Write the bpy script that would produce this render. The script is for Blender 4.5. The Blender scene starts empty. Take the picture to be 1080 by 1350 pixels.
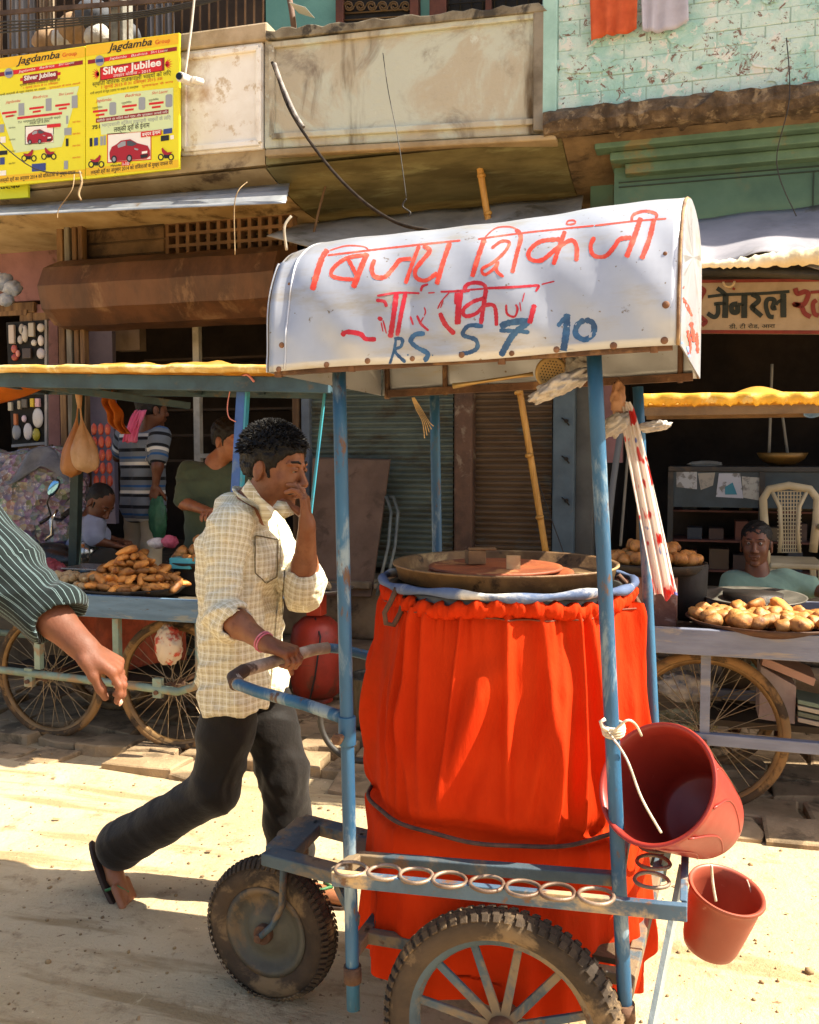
import bpy, math, random
import numpy as np
from math import sin, cos, pi, radians, atan2, sqrt
from mathutils import Vector, Matrix
from mathutils.bvhtree import BVHTree
random.seed(7)
scn = bpy.context.scene
COL = scn.collection
# ---------------------------------------------------------------- camera
F = 1220.0; YAW = radians(17); PIT = math.atan(75 / F); CH = 1.58
cam_d = bpy.data.cameras.new('camera'); cam = bpy.data.objects.new('camera', cam_d); COL.objects.link(cam)
cam.location = (0, 0, CH); cam.rotation_euler = (pi / 2 - PIT, 0, YAW)
cam_d.sensor_fit = 'VERTICAL'; cam_d.sensor_height = 36; cam_d.lens = 36 * F / 1350
cam_d.clip_start = .05; cam_d.clip_end = 500
scn.camera = cam
# ---------------------------------------------------------------- light
SUN_EL = radians(50); SUN_AZ = radians(6.0)      # azimuth from +X (the street runs along X), negative = towards the viewer
w = bpy.data.worlds.new('World'); scn.world = w; w.use_nodes = True
wn = w.node_tree; bg = wn.nodes['Background']
sky = wn.nodes.new('ShaderNodeTexSky'); sky.sky_type = 'NISHITA'; sky.sun_disc = False
sky.sun_elevation = SUN_EL; sky.sun_rotation = pi / 2 - SUN_AZ; sky.dust_density = 3.5; sky.air_density = 1.0; sky.ozone_density = .6
wn.links.new(sky.outputs[0], bg.inputs[0]); bg.inputs[1].default_value = 0.09
sd = bpy.data.lights.new('sun', 'SUN'); sd.energy = 5.0; sd.angle = radians(.5); sd.color = (1.0, .92, .765)
so = bpy.data.objects.new('sun', sd); COL.objects.link(so)
sdir = Vector((cos(SUN_EL) * cos(SUN_AZ), cos(SUN_EL) * sin(SUN_AZ), sin(SUN_EL)))
so.rotation_euler = sdir.to_track_quat('Z', 'Y').to_euler(); so.location = sdir * 20
scn.view_settings.view_transform = 'Standard'; scn.view_settings.look = 'None'
scn.view_settings.exposure = 1.42; scn.view_settings.gamma = 1
scn.view_settings.use_curve_mapping = False
scn.cycles.max_bounces = 6; scn.cycles.diffuse_bounces = 4; scn.cycles.transparent_max_bounces = 8
scn.cycles.caustics_reflective = False; scn.cycles.caustics_refractive = False
# ---------------------------------------------------------------- from measured picture points to places
RT = Vector((cos(YAW), sin(YAW), 0)); FW = Vector((-sin(YAW) * cos(PIT), cos(YAW) * cos(PIT), -sin(PIT))); UP = RT.cross(FW)
CO = Vector((0, 0, CH))
def ray(x, y): return FW + RT * ((x - 540) / F) + UP * ((675 - y) / F)
def P(x, y, Y):
    r = ray(x, y); return CO + r * (Y / r.y)
def PZ(x, y, Z):
    r = ray(x, y); return CO + r * ((Z - CH) / r.z)
def PD(x, y, d): return CO + ray(x, y) * d
def X_(x, Y, y=600): return P(x, y, Y).x
def Z_(y, Y, x=540): return P(x, y, Y).z
# ---------------------------------------------------------------- object bookkeeping
ORG = {}
def tag(o, label=None, cat=None, group=None, kind=None):
    if label: o['label'] = label
    if cat: o['category'] = cat
    if group: o['group'] = group
    if kind: o['kind'] = kind
    return o
def thing(name, loc, label, cat, group=None):
    o = bpy.data.objects.new(name, None); COL.objects.link(o); o.location = Vector(loc); o.empty_display_size = .1
    ORG[o.name] = Vector(loc); return tag(o, label, cat, group)
def group_empty(name, loc, parent=None, kind=None):
    o = bpy.data.objects.new(name, None); COL.objects.link(o)
    if parent: o.parent = parent; ORG[o.name] = ORG[parent.name].copy()
    else: o.location = Vector(loc); ORG[o.name] = Vector(loc)
    if kind: o['kind'] = kind
    return o
def smoothstep(a, b, x):
    t = np.clip((x - a) / (b - a), 0, 1); return t * t * (3 - 2 * t)
class MB:
    def __init__(s): s.v = []; s.f = []; s.sm = []; s.cuv = None; s.T = None
    def add(s, vs, fs, smooth=False):
        n = len(s.v)
        if s.T is not None: vs = [s.T @ Vector(q) for q in vs]
        s.v += [tuple(q) for q in vs]; s.f += [tuple(i + n for i in f) for f in fs]; s.sm += [smooth] * len(fs); return s
    def box(s, a, b, R=None):
        a = Vector(a); b = Vector(b); c = (a + b) / 2; h = (b - a) / 2
        vs = []
        for k in range(8):
            q = Vector((h.x * (1 if k & 1 else -1), h.y * (1 if k & 2 else -1), h.z * (1 if k & 4 else -1)))
            if R is not None: q = R @ q
            vs.append(c + q)
        return s.add(vs, [(0, 2, 3, 1), (4, 5, 7, 6), (0, 1, 5, 4), (2, 6, 7, 3), (0, 4, 6, 2), (1, 3, 7, 5)])
    def bar(s, p, q, w, h=None, up=(0, 0, 1)):        # square bar between two points
        p = Vector(p); q = Vector(q); d = (q - p); L = d.length; d.normalize(); u = Vector(up)
        if abs(d.dot(u)) > .98: u = Vector((0, 1, 0)) if abs(d.y) < .9 else Vector((1, 0, 0))
        a = d.cross(u).normalized(); b = a.cross(d).normalized(); h = h or w
        vs = [c + a * (sx * w / 2) + b * (sy * h / 2) for c in (p, q) for sx, sy in ((-1, -1), (1, -1), (1, 1), (-1, 1))]
        return s.add(vs, [(3, 2, 1, 0), (4, 5, 6, 7), (0, 1, 5, 4), (1, 2, 6, 5), (2, 3, 7, 6), (3, 0, 4, 7)])
    def tube(s, pts, r, n=10, cap=True, closed=False, flat=1.0, smooth=True):
        pts = [Vector(p) for p in pts]; m = len(pts)
        rs = r if isinstance(r, (list, tuple)) else [r] * m
        vs = []; a = None
        for i, p in enumerate(pts):
            if closed: d = pts[(i + 1) % m] - pts[i - 1]
            else: d = pts[min(i + 1, m - 1)] - pts[max(i - 1, 0)]
            d.normalize()
            if a is None:
                u = Vector((0, 0, 1)) if abs(d.z) < .9 else Vector((1, 0, 0)); a = d.cross(u).normalized()
            else: a = (a - d * a.dot(d)).normalized()
            b = d.cross(a)
            for k in range(n):
                t = 2 * pi * k / n; vs.append(p + a * (cos(t) * rs[i]) + b * (sin(t) * rs[i] * flat))
        fs = []
        for i in range(m if closed else m - 1):
            j = (i + 1) % m
            for k in range(n): fs.append((i * n + k, i * n + (k + 1) % n, j * n + (k + 1) % n, j * n + k))
        s.add(vs, fs, smooth)
        if cap and not closed:
            N = len(s.v) - len(vs)
            s.f += [tuple(N + k for k in range(n - 1, -1, -1)), tuple(N + (m - 1) * n + k for k in range(n))]; s.sm += [False, False]
        return s
    def lathe(s, prof, c=(0, 0, 0), n=40, ax=None, fn=None, smooth=True, a0=0, a1=2 * pi):   # prof: (r,z)
        c = Vector(c); R = Vector((0, 0, 1)).rotation_difference(Vector(ax)).to_matrix() if ax is not None else None
        full = abs(a1 - a0 - 2 * pi) < 1e-6; cols = n if full else n + 1
        vs = []
        for (r, z) in prof:
            for k in range(cols):
                t = a0 + (a1 - a0) * k / n; rr = r * (fn(t, z) if fn else 1); q = Vector((rr * cos(t), rr * sin(t), z))
                vs.append(c + (R @ q if R else q))
        fs = []
        for i in range(len(prof) - 1):
            for k in range(n):
                k2 = (k + 1) % cols
                fs.append((i * cols + k, i * cols + k2, (i + 1) * cols + k2, (i + 1) * cols + k))
        return s.add(vs, fs, smooth)
    def prism(s, pts, off, smooth=False):            # polygon (3-D points) extruded by a vector
        pts = [Vector(p) for p in pts]; off = Vector(off); n = len(pts)
        vs = pts + [p + off for p in pts]
        nrm = Vector((0, 0, 0))
        for i in range(n): nrm += pts[i].cross(pts[(i + 1) % n])
        fr = tuple(range(n)); bk = tuple(range(2 * n - 1, n - 1, -1))
        sd_ = [(i, n + i, n + (i + 1) % n, (i + 1) % n) for i in range(n)]
        if nrm.dot(off) > 0: fr = fr[::-1]; bk = bk[::-1]; sd_ = [q[::-1] for q in sd_]
        return s.add(vs, [fr, bk] + sd_, smooth)
    def grid(s, fn, nu, nv, smooth=True, th=0):
        vs = [fn(i / nu, j / nv) for j in range(nv + 1) for i in range(nu + 1)]
        fs = [(j * (nu + 1) + i, j * (nu + 1) + i + 1, (j + 1) * (nu + 1) + i + 1, (j + 1) * (nu + 1) + i) for j in range(nv) for i in range(nu)]
        return s.add(vs, fs, smooth)
    def ball(s, c, r, n=10, m=7, sc=(1, 1, 1), R=None, fn=None):
        c = Vector(c); vs = []
        for j in range(m + 1):
            ph = pi * j / m
            for i in range(n):
                t = 2 * pi * i / n; q = Vector((sin(ph) * cos(t), sin(ph) * sin(t), -cos(ph)))
                k = fn(q) if fn else 1
                q = Vector((q.x * sc[0], q.y * sc[1], q.z * sc[2])) * r * k
                vs.append(c + (R @ q if R else q))
        return s.add(vs, [(j * n + i, j * n + (i + 1) % n, (j + 1) * n + (i + 1) % n, (j + 1) * n + i) for j in range(m) for i in range(n)], True)
    def build(s, name, mat, parent=None, label=None, cat=None, group=None, kind=None, bev=0, solid=0, org=None, sub=0):
        vs = s.v
        if parent is not None: o0 = ORG[parent.name]
        elif org is not None: o0 = Vector(org)
        else:
            xs = [q[0] for q in vs]; ys = [q[1] for q in vs]; zs = [q[2] for q in vs]
            o0 = Vector(((min(xs) + max(xs)) / 2, (min(ys) + max(ys)) / 2, min(zs)))
        me = bpy.data.meshes.new(name)
        me.from_pydata([(q[0] - o0.x, q[1] - o0.y, q[2] - o0.z) for q in vs], [], s.f)
        me.polygons.foreach_set('use_smooth', s.sm); me.update()
        if s.cuv is not None:
            at = me.attributes.new('cuv', 'FLOAT_VECTOR', 'POINT'); at.data.foreach_set('vector', np.asarray(s.cuv, dtype=np.float32).ravel())
        me.materials.append(mat)
        o = bpy.data.objects.new(name, me); COL.objects.link(o)
        if parent is not None: o.parent = parent
        else: o.location = o0
        ORG[o.name] = o0.copy()
        if solid:
            m = o.modifiers.new('solid', 'SOLIDIFY'); m.thickness = solid; m.offset = 0
        if sub:
            m = o.modifiers.new('sub', 'SUBSURF'); m.levels = sub; m.render_levels = sub
        if bev:
            m = o.modifiers.new('bev', 'BEVEL'); m.width = bev; m.segments = 2; m.limit_method = 'ANGLE'; m.angle_limit = radians(40)
        return tag(o, label, cat, group, kind)
def pbox(m, x0, y0, x1, y1, Y, th):                  # upright box whose front face lies in the plane Y
    ym = (y0 + y1) / 2; xm = (x0 + x1) / 2
    return m.box((X_(x0, Y, ym), Y, Z_(y1, Y, xm)), (X_(x1, Y, ym), Y + th, Z_(y0, Y, xm)))
def ppoly(m, pts, Y, th): return m.prism([P(x, y, Y) for x, y in pts], (0, th, 0))
def copy_tree(o, parent=None, loc=None):
    c = o.copy(); COL.objects.link(c); c.parent = parent; ORG[c.name] = ORG[o.name].copy()
    if loc is not None: c.location = loc; 
    for ch in [q for q in bpy.data.objects if q.parent == o]: copy_tree(ch, c)
    return c
# ---------------------------------------------------------------- materials
def L(h):
    h = h.lstrip('#'); c = [int(h[i:i + 2], 16) / 255 for i in (0, 2, 4)]
    return tuple(x / 12.92 if x <= .04045 else ((x + .055) / 1.055) ** 2.4 for x in c) + (1,)
def new_mat(name):
    m = bpy.data.materials.new(name); m.use_nodes = True
    return m, m.node_tree.nodes, m.node_tree.links, m.node_tree.nodes['Principled BSDF']
def coords(n, l, stretch=None):
    t = n.new('ShaderNodeTexCoord')
    if not stretch: return t.outputs['Object']
    mp = n.new('ShaderNodeMapping'); mp.inputs['Scale'].default_value = stretch; l.new(t.outputs['Object'], mp.inputs[0]); return mp.outputs[0]
def noise(n, l, co, sc, det=4, rough=.6, dist=0):
    q = n.new('ShaderNodeTexNoise'); q.inputs['Scale'].default_value = sc; q.inputs['Detail'].default_value = det
    q.inputs['Roughness'].default_value = rough; q.inputs['Distortion'].default_value = dist; l.new(co, q.inputs['Vector']); return q.outputs['Fac']
def ramp(n, l, fac, a, b):
    q = n.new('ShaderNodeMapRange'); q.interpolation_type = 'SMOOTHSTEP'; q.inputs[1].default_value = a; q.inputs[2].default_value = b
    l.new(fac, q.inputs[0]); return q.outputs[0]
def mixc(n, l, fac, a, b):
    q = n.new('ShaderNodeMix'); q.data_type = 'RGBA'
    if isinstance(fac, (int, float)): q.inputs[0].default_value = fac
    else: l.new(fac, q.inputs[0])
    for v, i in ((a, 6), (b, 7)):
        if isinstance(v, tuple): q.inputs[i].default_value = v
        else: l.new(v, q.inputs[i])
    return q.outputs[2]
def bumpn(n, l, h, st, dist=.01, prev=None):
    b = n.new('ShaderNodeBump'); b.inputs['Strength'].default_value = st; b.inputs['Distance'].default_value = dist; l.new(h, b.inputs['Height'])
    if prev: l.new(prev, b.inputs['Normal'])
    return b.outputs[0]
MC = {}
def mat(name, c1, c2=None, sc=6, rough=.75, metal=0, bump=.3, bsc=60, c3=None, t3=.55, s3=3, w3=.12, stretch=None, lo=.35, hi=.65, var=0, trans=0, bd=.006, c4=None, t4=.6, s4=12, spec=None, sub=0):
    if name in MC: return MC[name]
    m, n, l, b = new_mat(name); co = coords(n, l, stretch)
    c = L(c1)
    if c2: c = mixc(n, l, ramp(n, l, noise(n, l, co, sc, 6), lo, hi), L(c1), L(c2))
    if c3: c = mixc(n, l, ramp(n, l, noise(n, l, co, s3, 8, .65, .4), t3 - w3 / 2, t3 + w3 / 2), c, L(c3))
    if c4: c = mixc(n, l, ramp(n, l, noise(n, l, co, s4, 6, .7), t4 - .05, t4 + .05), c, L(c4))
    if var:
        oi = n.new('ShaderNodeObjectInfo'); hs = n.new('ShaderNodeHueSaturation')
        mr = n.new('ShaderNodeMapRange'); mr.inputs[3].default_value = 1 - var; mr.inputs[4].default_value = 1 + var
        l.new(oi.outputs['Random'], mr.inputs[0]); l.new(mr.outputs[0], hs.inputs['Value'])
        if isinstance(c, tuple): hs.inputs['Color'].default_value = c
        else: l.new(c, hs.inputs['Color'])
        c = hs.outputs[0]
    if isinstance(c, tuple): b.inputs['Base Color'].default_value = c
    else: l.new(c, b.inputs['Base Color'])
    b.inputs['Metallic'].default_value = metal
    rr = n.new('ShaderNodeMapRange'); rr.inputs[3].default_value = max(.05, rough - .12); rr.inputs[4].default_value = min(1, rough + .12)
    l.new(noise(n, l, co, bsc * .3, 3), rr.inputs[0]); l.new(rr.outputs[0], b.inputs['Roughness'])
    if spec is not None: b.inputs['Specular IOR Level'].default_value = spec
    if bump: l.new(bumpn(n, l, noise(n, l, co, bsc, 5, .65), bump, bd), b.inputs['Normal'])
    if sub: b.inputs['Subsurface Weight'].default_value = sub; b.inputs['Subsurface Radius'].default_value = (.012, .004, .002)
    if trans:                                        # thin sheets that let light through
        tr = n.new('ShaderNodeBsdfTranslucent'); mx = n.new('ShaderNodeMixShader'); mx.inputs[0].default_value = trans
        if isinstance(c, tuple): tr.inputs[0].default_value = c
        else: l.new(c, tr.inputs[0])
        out = n['Material Output']; l.new(b.outputs[0], mx.inputs[1]); l.new(tr.outputs[0], mx.inputs[2]); l.new(mx.outputs[0], out.inputs[0])
    MC[name] = m; return m
# ---------------------------------------------------------------- ground, pavement, plinth
def ground_mat():
    m, n, l, b = new_mat('dusty_ground'); co = coords(n, l)
    c = mixc(n, l, ramp(n, l, noise(n, l, co, .9, 6, .6, .6), .35, .65), L('c4ae8a'), L('b09a74'))
    c = mixc(n, l, ramp(n, l, noise(n, l, co, 7, 6, .7), .52, .72), c, L('8f7756'))
    c = mixc(n, l, ramp(n, l, noise(n, l, co, 38, 3, .5), .66, .72), c, L('7d6446'))
    c = mixc(n, l, ramp(n, l, noise(n, l, co, 55, 3, .5), .70, .76), c, L('d8c19a'))
    st = coords(n, l, (.35, 3.2, 1)); c = mixc(n, l, ramp(n, l, noise(n, l, st, 2.6, 5, .6, .3), .54, .66), c, L('9c845e'))
    c = mixc(n, l, ramp(n, l, noise(n, l, co, 16, 7, .75, .5), .58, .74), c, L('927d5a')); c = mixc(n, l, ramp(n, l, noise(n, l, co, 2.1, 7, .7, .8), .60, .66), c, L('c9b48e'))
    l.new(c, b.inputs['Base Color']); b.inputs['Roughness'].default_value = .95
    h = bumpn(n, l, noise(n, l, st, 2.6, 5, .6, .3), .5, .03); h = bumpn(n, l, noise(n, l, co, 6, 6, .7), .6, .04, h); h = bumpn(n, l, noise(n, l, co, 90, 4, .7), .5, .006, h)
    l.new(h, b.inputs['Normal']); return m
GM = ground_mat()
m = MB()
def gz(x, y):
    return .012 * sin(x * 2.1 + 1.3 * sin(y * 1.7)) * cos(y * 2.9 + x) + .006 * sin(x * 7 + y * 3) * sin(y * 6.1 - x * 2)
xs = [-60, -20] + [-9 + .15 * i for i in range(101)] + [20, 60]; ys = [-60, -10] + [0 + .15 * i for i in range(44)] + [15, 60]
vs = [(x, y, (gz(x, y) if -6 < x < 4 and 0.5 < y < 5.5 else 0) - (0.03 if y > 3.9 else 0) * (1 if y < 20 else 0)) for y in ys for x in xs]
nx = len(xs)
m.add(vs, [(j * nx + i, j * nx + i + 1, (j + 1) * nx + i + 1, (j + 1) * nx + i) for j in range(len(ys) - 1) for i in range(nx - 1)], True)
m.build('ground', GM, kind='structure', org=(0, 0, 0))
# small stones and grit on the road
m = MB()
for i in range(2200):
    x = random.uniform(-4.5, 2.2); y = random.uniform(1.2, 4.3); r = random.choice((.002, .003, .003, .004, .006, .007)) * random.uniform(.6, 1.4)
    if random.random() < .03: r *= 2.2
    m.ball((x, y, gz(x, y) + r * .3), r, 5, 3, (1, random.uniform(.6, 1), .6), Matrix.Rotation(random.random() * 6, 3, 'Z'))
for i in range(26):
    x = random.uniform(-3.5, 1.6); y = random.uniform(1.9, 3.9); a = random.random() * 6; r = random.uniform(.008, .022)
    m.add([(x + r * cos(a + q * pi / 2 + random.uniform(-.3, .3)), y + r * sin(a + q * pi / 2) * .7, gz(x, y) + .004 + random.uniform(0, .006)) for q in range(4)], [(0, 1, 2, 3)])
m.build('grit', mat('grit', 'a78b62', '6f5b42', sc=3, rough=.95, bump=0), kind='stuff')
# broken flagstones of the pavement
pave = group_empty('pavement', (0, 3.95, 0), kind='structure')
stone = mat('paving_stone', 'a58b6a', '8b7455', sc=5, rough=.9, bump=.7, bsc=30, c3='6c5a42', t3=.58, s3=4, var=.16, bd=.012, c4='bfa681', t4=.66, s4=18)
rows = 7; y = 3.92
for r in range(rows):
    dy = random.uniform(.2, .3); x = -5.3 + random.random() * .3
    while x < 2.6:
        dx = random.uniform(.24, .5)
        j = lambda s=.035: random.uniform(-s, s)
        g = .011
        pts = [(x + g + j(), y + g + j()), (x + dx * .5 + j(), y + g + j(.04)), (x + dx - g + j(.02), y + g + j()), (x + dx - g + j(), y + dy * .5 + j()), (x + dx - g + j(), y + dy - g + j(.03)), (x + dx * .5 + j(), y + dy - g + j(.03)), (x + g + j(.02), y + dy - g + j())]
        if not (r == 0 and random.random() < .35):
            z = .012 + random.uniform(-.012, .02) + (0 if r else -.012); tx = random.uniform(-.05, .05); ty = random.uniform(-.05, .05)
            mb = MB(); top = [(a, b_, z + (a - x) * tx + (b_ - y) * ty) for a, b_ in pts]
            cx = sum(p[0] for p in top) / 7; cy = sum(p[1] for p in top) / 7
            ins = [(a + (cx - a) * .06, b_ + (cy - b_) * .06, q + .006) for a, b_, q in top]
            lowr = [(a, b_, -.06) for a, b_, q in top]
            mb.add(lowr + top + ins, [(i, (i + 1) % 7, 7 + (i + 1) % 7, 7 + i) for i in range(7)] + [(7 + i, 7 + (i + 1) % 7, 14 + (i + 1) % 7, 14 + i) for i in range(7)] + [tuple(range(14, 21))])
            mb.build('stone', stone, pave)
        x += dx
    y += dy
YPL = y
conc = mat('stained_concrete', '8a7355', '5e4c38', sc=3, rough=.92, bump=.6, bsc=25, c3='3c3024', t3=.6, s3=2.5, bd=.012)
m = MB(); m.box((-7, YPL + .01, -.1), (4, 9.2, .30)); m.build('step', conc, kind='structure', bev=.02)
m = MB(); m.box((-7, 5.98, .3), (4, 9.2, .66)); m.build('shop_floor', conc, kind='structure', bev=.02)
m = MB()
for x0, x1 in ((-2.9, -2.1), (-2.07, -1.35), (-1.3, -.5), (-.47, .4), (.44, 1.5)):
    m.box((x0, 5.92, .665), (x1, 6.42, .715 + random.uniform(-.01, .01)))
m.build('floor_slab', mat('slab', '97866c', '6b5b45', sc=4, rough=.85, bump=.5, bsc=30), kind='structure', bev=.01)
# ---------------------------------------------------------------- three shop buildings
YF = 6.4; YB = 5.3
BL = thing('shop_building', (-4, YF, 0), 'dingy brown building with white balcony panel, barred upper window and lattice vent', 'building')
BM = thing('shop_building', (-1.6, YF, 0), 'building with brown stained balcony panel above two closed roller shutters', 'building')
BR = thing('shop_building', (.8, YF, 0), 'teal building with peeling brick balcony wall over the dark general shop', 'building')
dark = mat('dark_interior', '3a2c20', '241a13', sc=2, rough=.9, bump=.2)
brown = mat('brown_plaster', '7a6043', '544028', sc=2.2, rough=.9, bump=.5, bsc=35, c3='352618', t3=.57, s3=3)
white = mat('white_limewash', 'f0eeea', 'e4dfd6', sc=3, rough=.85, bump=.35, bsc=40, c3='b39a82', t3=.6, s3=3.2, w3=.25, c4='c9b8a0', t4=.6, s4=9)
def balc_mat():
    m, n, l, b = new_mat('stained_balcony_plaster'); co = coords(n, l)
    c = mixc(n, l, ramp(n, l, noise(n, l, co, 1.6, 8, .65, .8), .46, .56), L('b8b09c'), L('c0c4b6'))
    c = mixc(n, l, ramp(n, l, noise(n, l, co, 2.2, 8, .65, .8), .5, .68), c, L('81776a'))
    st = coords(n, l, (3.2, 3.2, .5))
    c = mixc(n, l, ramp(n, l, noise(n, l, st, 1.3, 6, .6), .56, .72), c, L('5b4a33'))
    c = mixc(n, l, ramp(n, l, noise(n, l, co, 6, 8, .75, .3), .62, .68), c, L('c9cdc2'))
    l.new(c, b.inputs['Base Color']); b.inputs['Roughness'].default_value = .9
    l.new(bumpn(n, l, noise(n, l, co, 25, 6, .7), .6, .012), b.inputs['Normal']); return m
balc = balc_mat()
soff = mat('olive_soffit', '7f7650', '585030', sc=1.6, rough=.9, bump=.4, c3='8d8a63', t3=.6, s3=2.4, w3=.2, stretch=(1, 3, 1))
teal_w = mat('teal_wall', '5a7a6a', '47655a', sc=1.8, rough=.85, bump=.25, bsc=20, c3='6d6a50', t3=.66, s3=2.5, w3=.2)
pinkw = mat('pink_wall', '9a6f70', '7c5a58', sc=2, rough=.9, bump=.4, c3='5a4038', t3=.58, s3=3)
wood = mat('old_wood', '8a6a45', '5c4128', sc=3, rough=.8, bump=.5, bsc=30, stretch=(6, 6, .7))
greyw = mat('grey_wood', '8a8478', '5f584c', sc=3, rough=.85, bump=.5, bsc=30, stretch=(6, 6, .7))
# rooms behind the openings (one per building) ----
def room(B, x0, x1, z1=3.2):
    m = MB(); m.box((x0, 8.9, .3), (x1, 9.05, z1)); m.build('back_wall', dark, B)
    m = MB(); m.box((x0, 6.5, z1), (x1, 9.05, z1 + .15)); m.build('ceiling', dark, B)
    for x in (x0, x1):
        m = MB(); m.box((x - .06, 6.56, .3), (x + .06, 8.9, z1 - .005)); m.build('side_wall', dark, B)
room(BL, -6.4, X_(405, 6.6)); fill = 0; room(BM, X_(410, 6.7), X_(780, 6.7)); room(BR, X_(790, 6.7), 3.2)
# ---- left building front
def fr(B, name, mt, x0, y0, x1, y1, Y=YF, th=.15, bev=0, **k):
    m = MB(); pbox(m, x0, y0, x1, y1, Y, th); return m.build(name, mt, B, bev=bev, **k)
fr(BL, 'wall', pinkw, -120, 255, 78, 400)
fr(BL, 'wall', pinkw, 46, 400.5, 78, 640)
fr(BL, 'door_lintel', wood, -120, 402, 45, 416, YF - .03, .12, .01)
YL = 5.95
fr(BL, 'wall', brown, 96, 236, 217.5, 338, YL)
for i in range(3): fr(BL, 'board', brown, 99, 284 + i * 18, 216, 300 + i * 18, YL - .02, .03, .006)
fr(BL, 'wall', brown, 78.5, 236, 95.5, 338, YL)
fr(BL, 'wall', brown, 218.5, 224, 400, 264, YL)
fr(BL, 'beam', brown, 96, 385, 405, 424, YL + .05, .17, .01)
for x0, x1 in ((78, 86), (88, 95), (98, 104), (106, 112)): fr(BL, 'post', wood if x0 % 4 else greyw, x0, 286, x1, 690, YL - .08 - random.random() * .05, .06, .008)
# lattice vent
vt = MB(); x0, x1, yt, yb = 218, 384, 270, 336
cols = [220 + 13.6 * i for i in range(13)]
for i, cx in enumerate(cols):
    if i in (0,): pass
    pbox(vt, cx - 2.2, yt, cx + 2.2, yb, YL, .08)
for j in range(5):
    yy = yt + 2 + j * 15.6; pbox(vt, 217, yy - 2.2, 386, yy + 2.2, YL - .004, .088)
lat = vt.build('lattice', mat('lattice_clay', '8c6a48', '6d5036', sc=3, bump=.4), BL)
# rolled shutter hood
prof = [(0, .0), (-.16, -.02), (-.33, -.10), (-.40, -.24), (-.36, -.40), (-.22, -.50), (-.05, -.52)]
hl, hr = X_(66, 5.7, 370), X_(372, 5.7, 370); zt = Z_(337, 5.9, 200)
m = MB(); vs = []
segs = 26
for i in range(segs + 1):
    x = hl + (hr - hl) * i / segs; sc_ = 1 if 0 < i < segs else .97
    for a, b_ in prof: vs.append((x, YL + a * sc_ + .002 * sin(i * 1.9), zt + b_ * sc_ + .002 * sin(i * .8)))
np_ = len(prof)
m.add(vs, [(i * np_ + k + 1, (i + 1) * np_ + k + 1, (i + 1) * np_ + k, i * np_ + k) for i in range(segs) for k in range(np_ - 1)])
m.f += [tuple(range(np_)), tuple(segs * np_ + k for k in range(np_ - 1, -1, -1))]; m.sm += [False, False]
m.build('shutter_hood', mat('rusty_hood', '6e4a30', '4e3422', sc=4, rough=.6, bump=.3, c3='8a6a4c', t3=.6, s3=3, stretch=(1, 1, .4)), BL)
# shop window with pale frames, shelves and goods behind
frame = mat('pale_aluminium', 'c9c2b4', '9c9484', sc=4, rough=.5, bump=.1)
fr(BL, 'window_frame', frame, 255, 424, 263, 640, YF + .05, .05)
fr(BL, 'window_frame', frame, 263.5, 598, 330, 604, YF + .052, .045)
fr(BL, 'window_frame', frame, 330.5, 560, 334, 640, YF + .052, .045)
fr(BL, 'panel', mat('lilac_panel', '8a8092', '766c80', sc=3, bump=.1), 118, 428, 150, 690, YF + .25, .05)
fr(BL, 'panel', mat('beige_panel', 'a8907a', '8a7460', sc=3, bump=.1), 152, 426, 184, 462, YF + .5, .1)
fr(BL, 'post', mat('grey_blue_post', '6a7480', '50585f', sc=3), 397, 430, 408, 742, YF - .06, .07, .01)
fr(BL, 'post', wood, 385, 430, 395, 742, YF - .03, .05, .01)
shelfm = MB()
for j in range(5): pbox(shelfm, 190, 470 + 34 * j, 400, 473 + 34 * j, 7.2, .3)
shelfm.build('shelf', mat('dull_shelf', '4a3828'), BL)
# ---- middle building front
def shutter(B, x0, x1, ytop, ybot, mt, Y=YF):
    xa, xb = X_(x0, Y), X_(x1, Y); z0, z1 = Z_(ybot, Y, (x0 + x1) / 2), Z_(ytop, Y, (x0 + x1) / 2)
    m = MB(); p = .041; k = int((z1 - z0) / p); pr = []
    for i in range(k):
        for a, o in ((0, 0), (.22, .004), (.5, .015), (.78, .018), (.93, .014)): pr.append((z0 + (i + a) * p, o))
    nxs = 2; vs = []
    for i in range(nxs):
        x = xa + (xb - xa) * i / (nxs - 1)
        for z, o in pr: vs.append((x, Y - o, z))
    n = len(pr); m.add(vs, [(k_, n + k_, n + k_ + 1, k_ + 1) for k_ in range(n - 1)])
    return m.build('shutter', mt, B)
sh1 = mat('grey_green_shutter', '6f7a70', '57615a', sc=2, rough=.55, metal=.3, bump=.15, c3='4e4434', t3=.58, s3=2.4, w3=.2, stretch=(1, 1, 1.6))
sh2 = mat('rusty_brown_shutter', '6a5540', '55402c', sc=2, rough=.6, metal=.2, bump=.15, c3='57605c', t3=.6, s3=2, w3=.2, stretch=(1, 1, 1.6))
shutter(BM, 411, 598, 340, 748, sh1); shutter(BM, 624, 728, 340, 742, sh2)
fr(BM, 'pillar', mat('flaking_pillar', '6a4c38', '4c3628', sc=6, bump=.6, c3='8d7a64', t3=.6, s3=8), 598.5, 330, 623.5, 746, YF - .1, .2, .015)
blue_p = mat('blue_grey_pillar', '5f6f78', '4c5a62', sc=3, bump=.2, c3='7a6f5c', t3=.66, s3=5)
fr(BM, 'pillar', blue_p, 729, 330, 758, 748, YF - .12, .2, .012)
fr(BM, 'pillar', mat('grey_pillar', '66655e', '52504a', sc=3, bump=.2), 758.6, 330, 784, 748, YF - .04, .15, .012)
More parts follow.
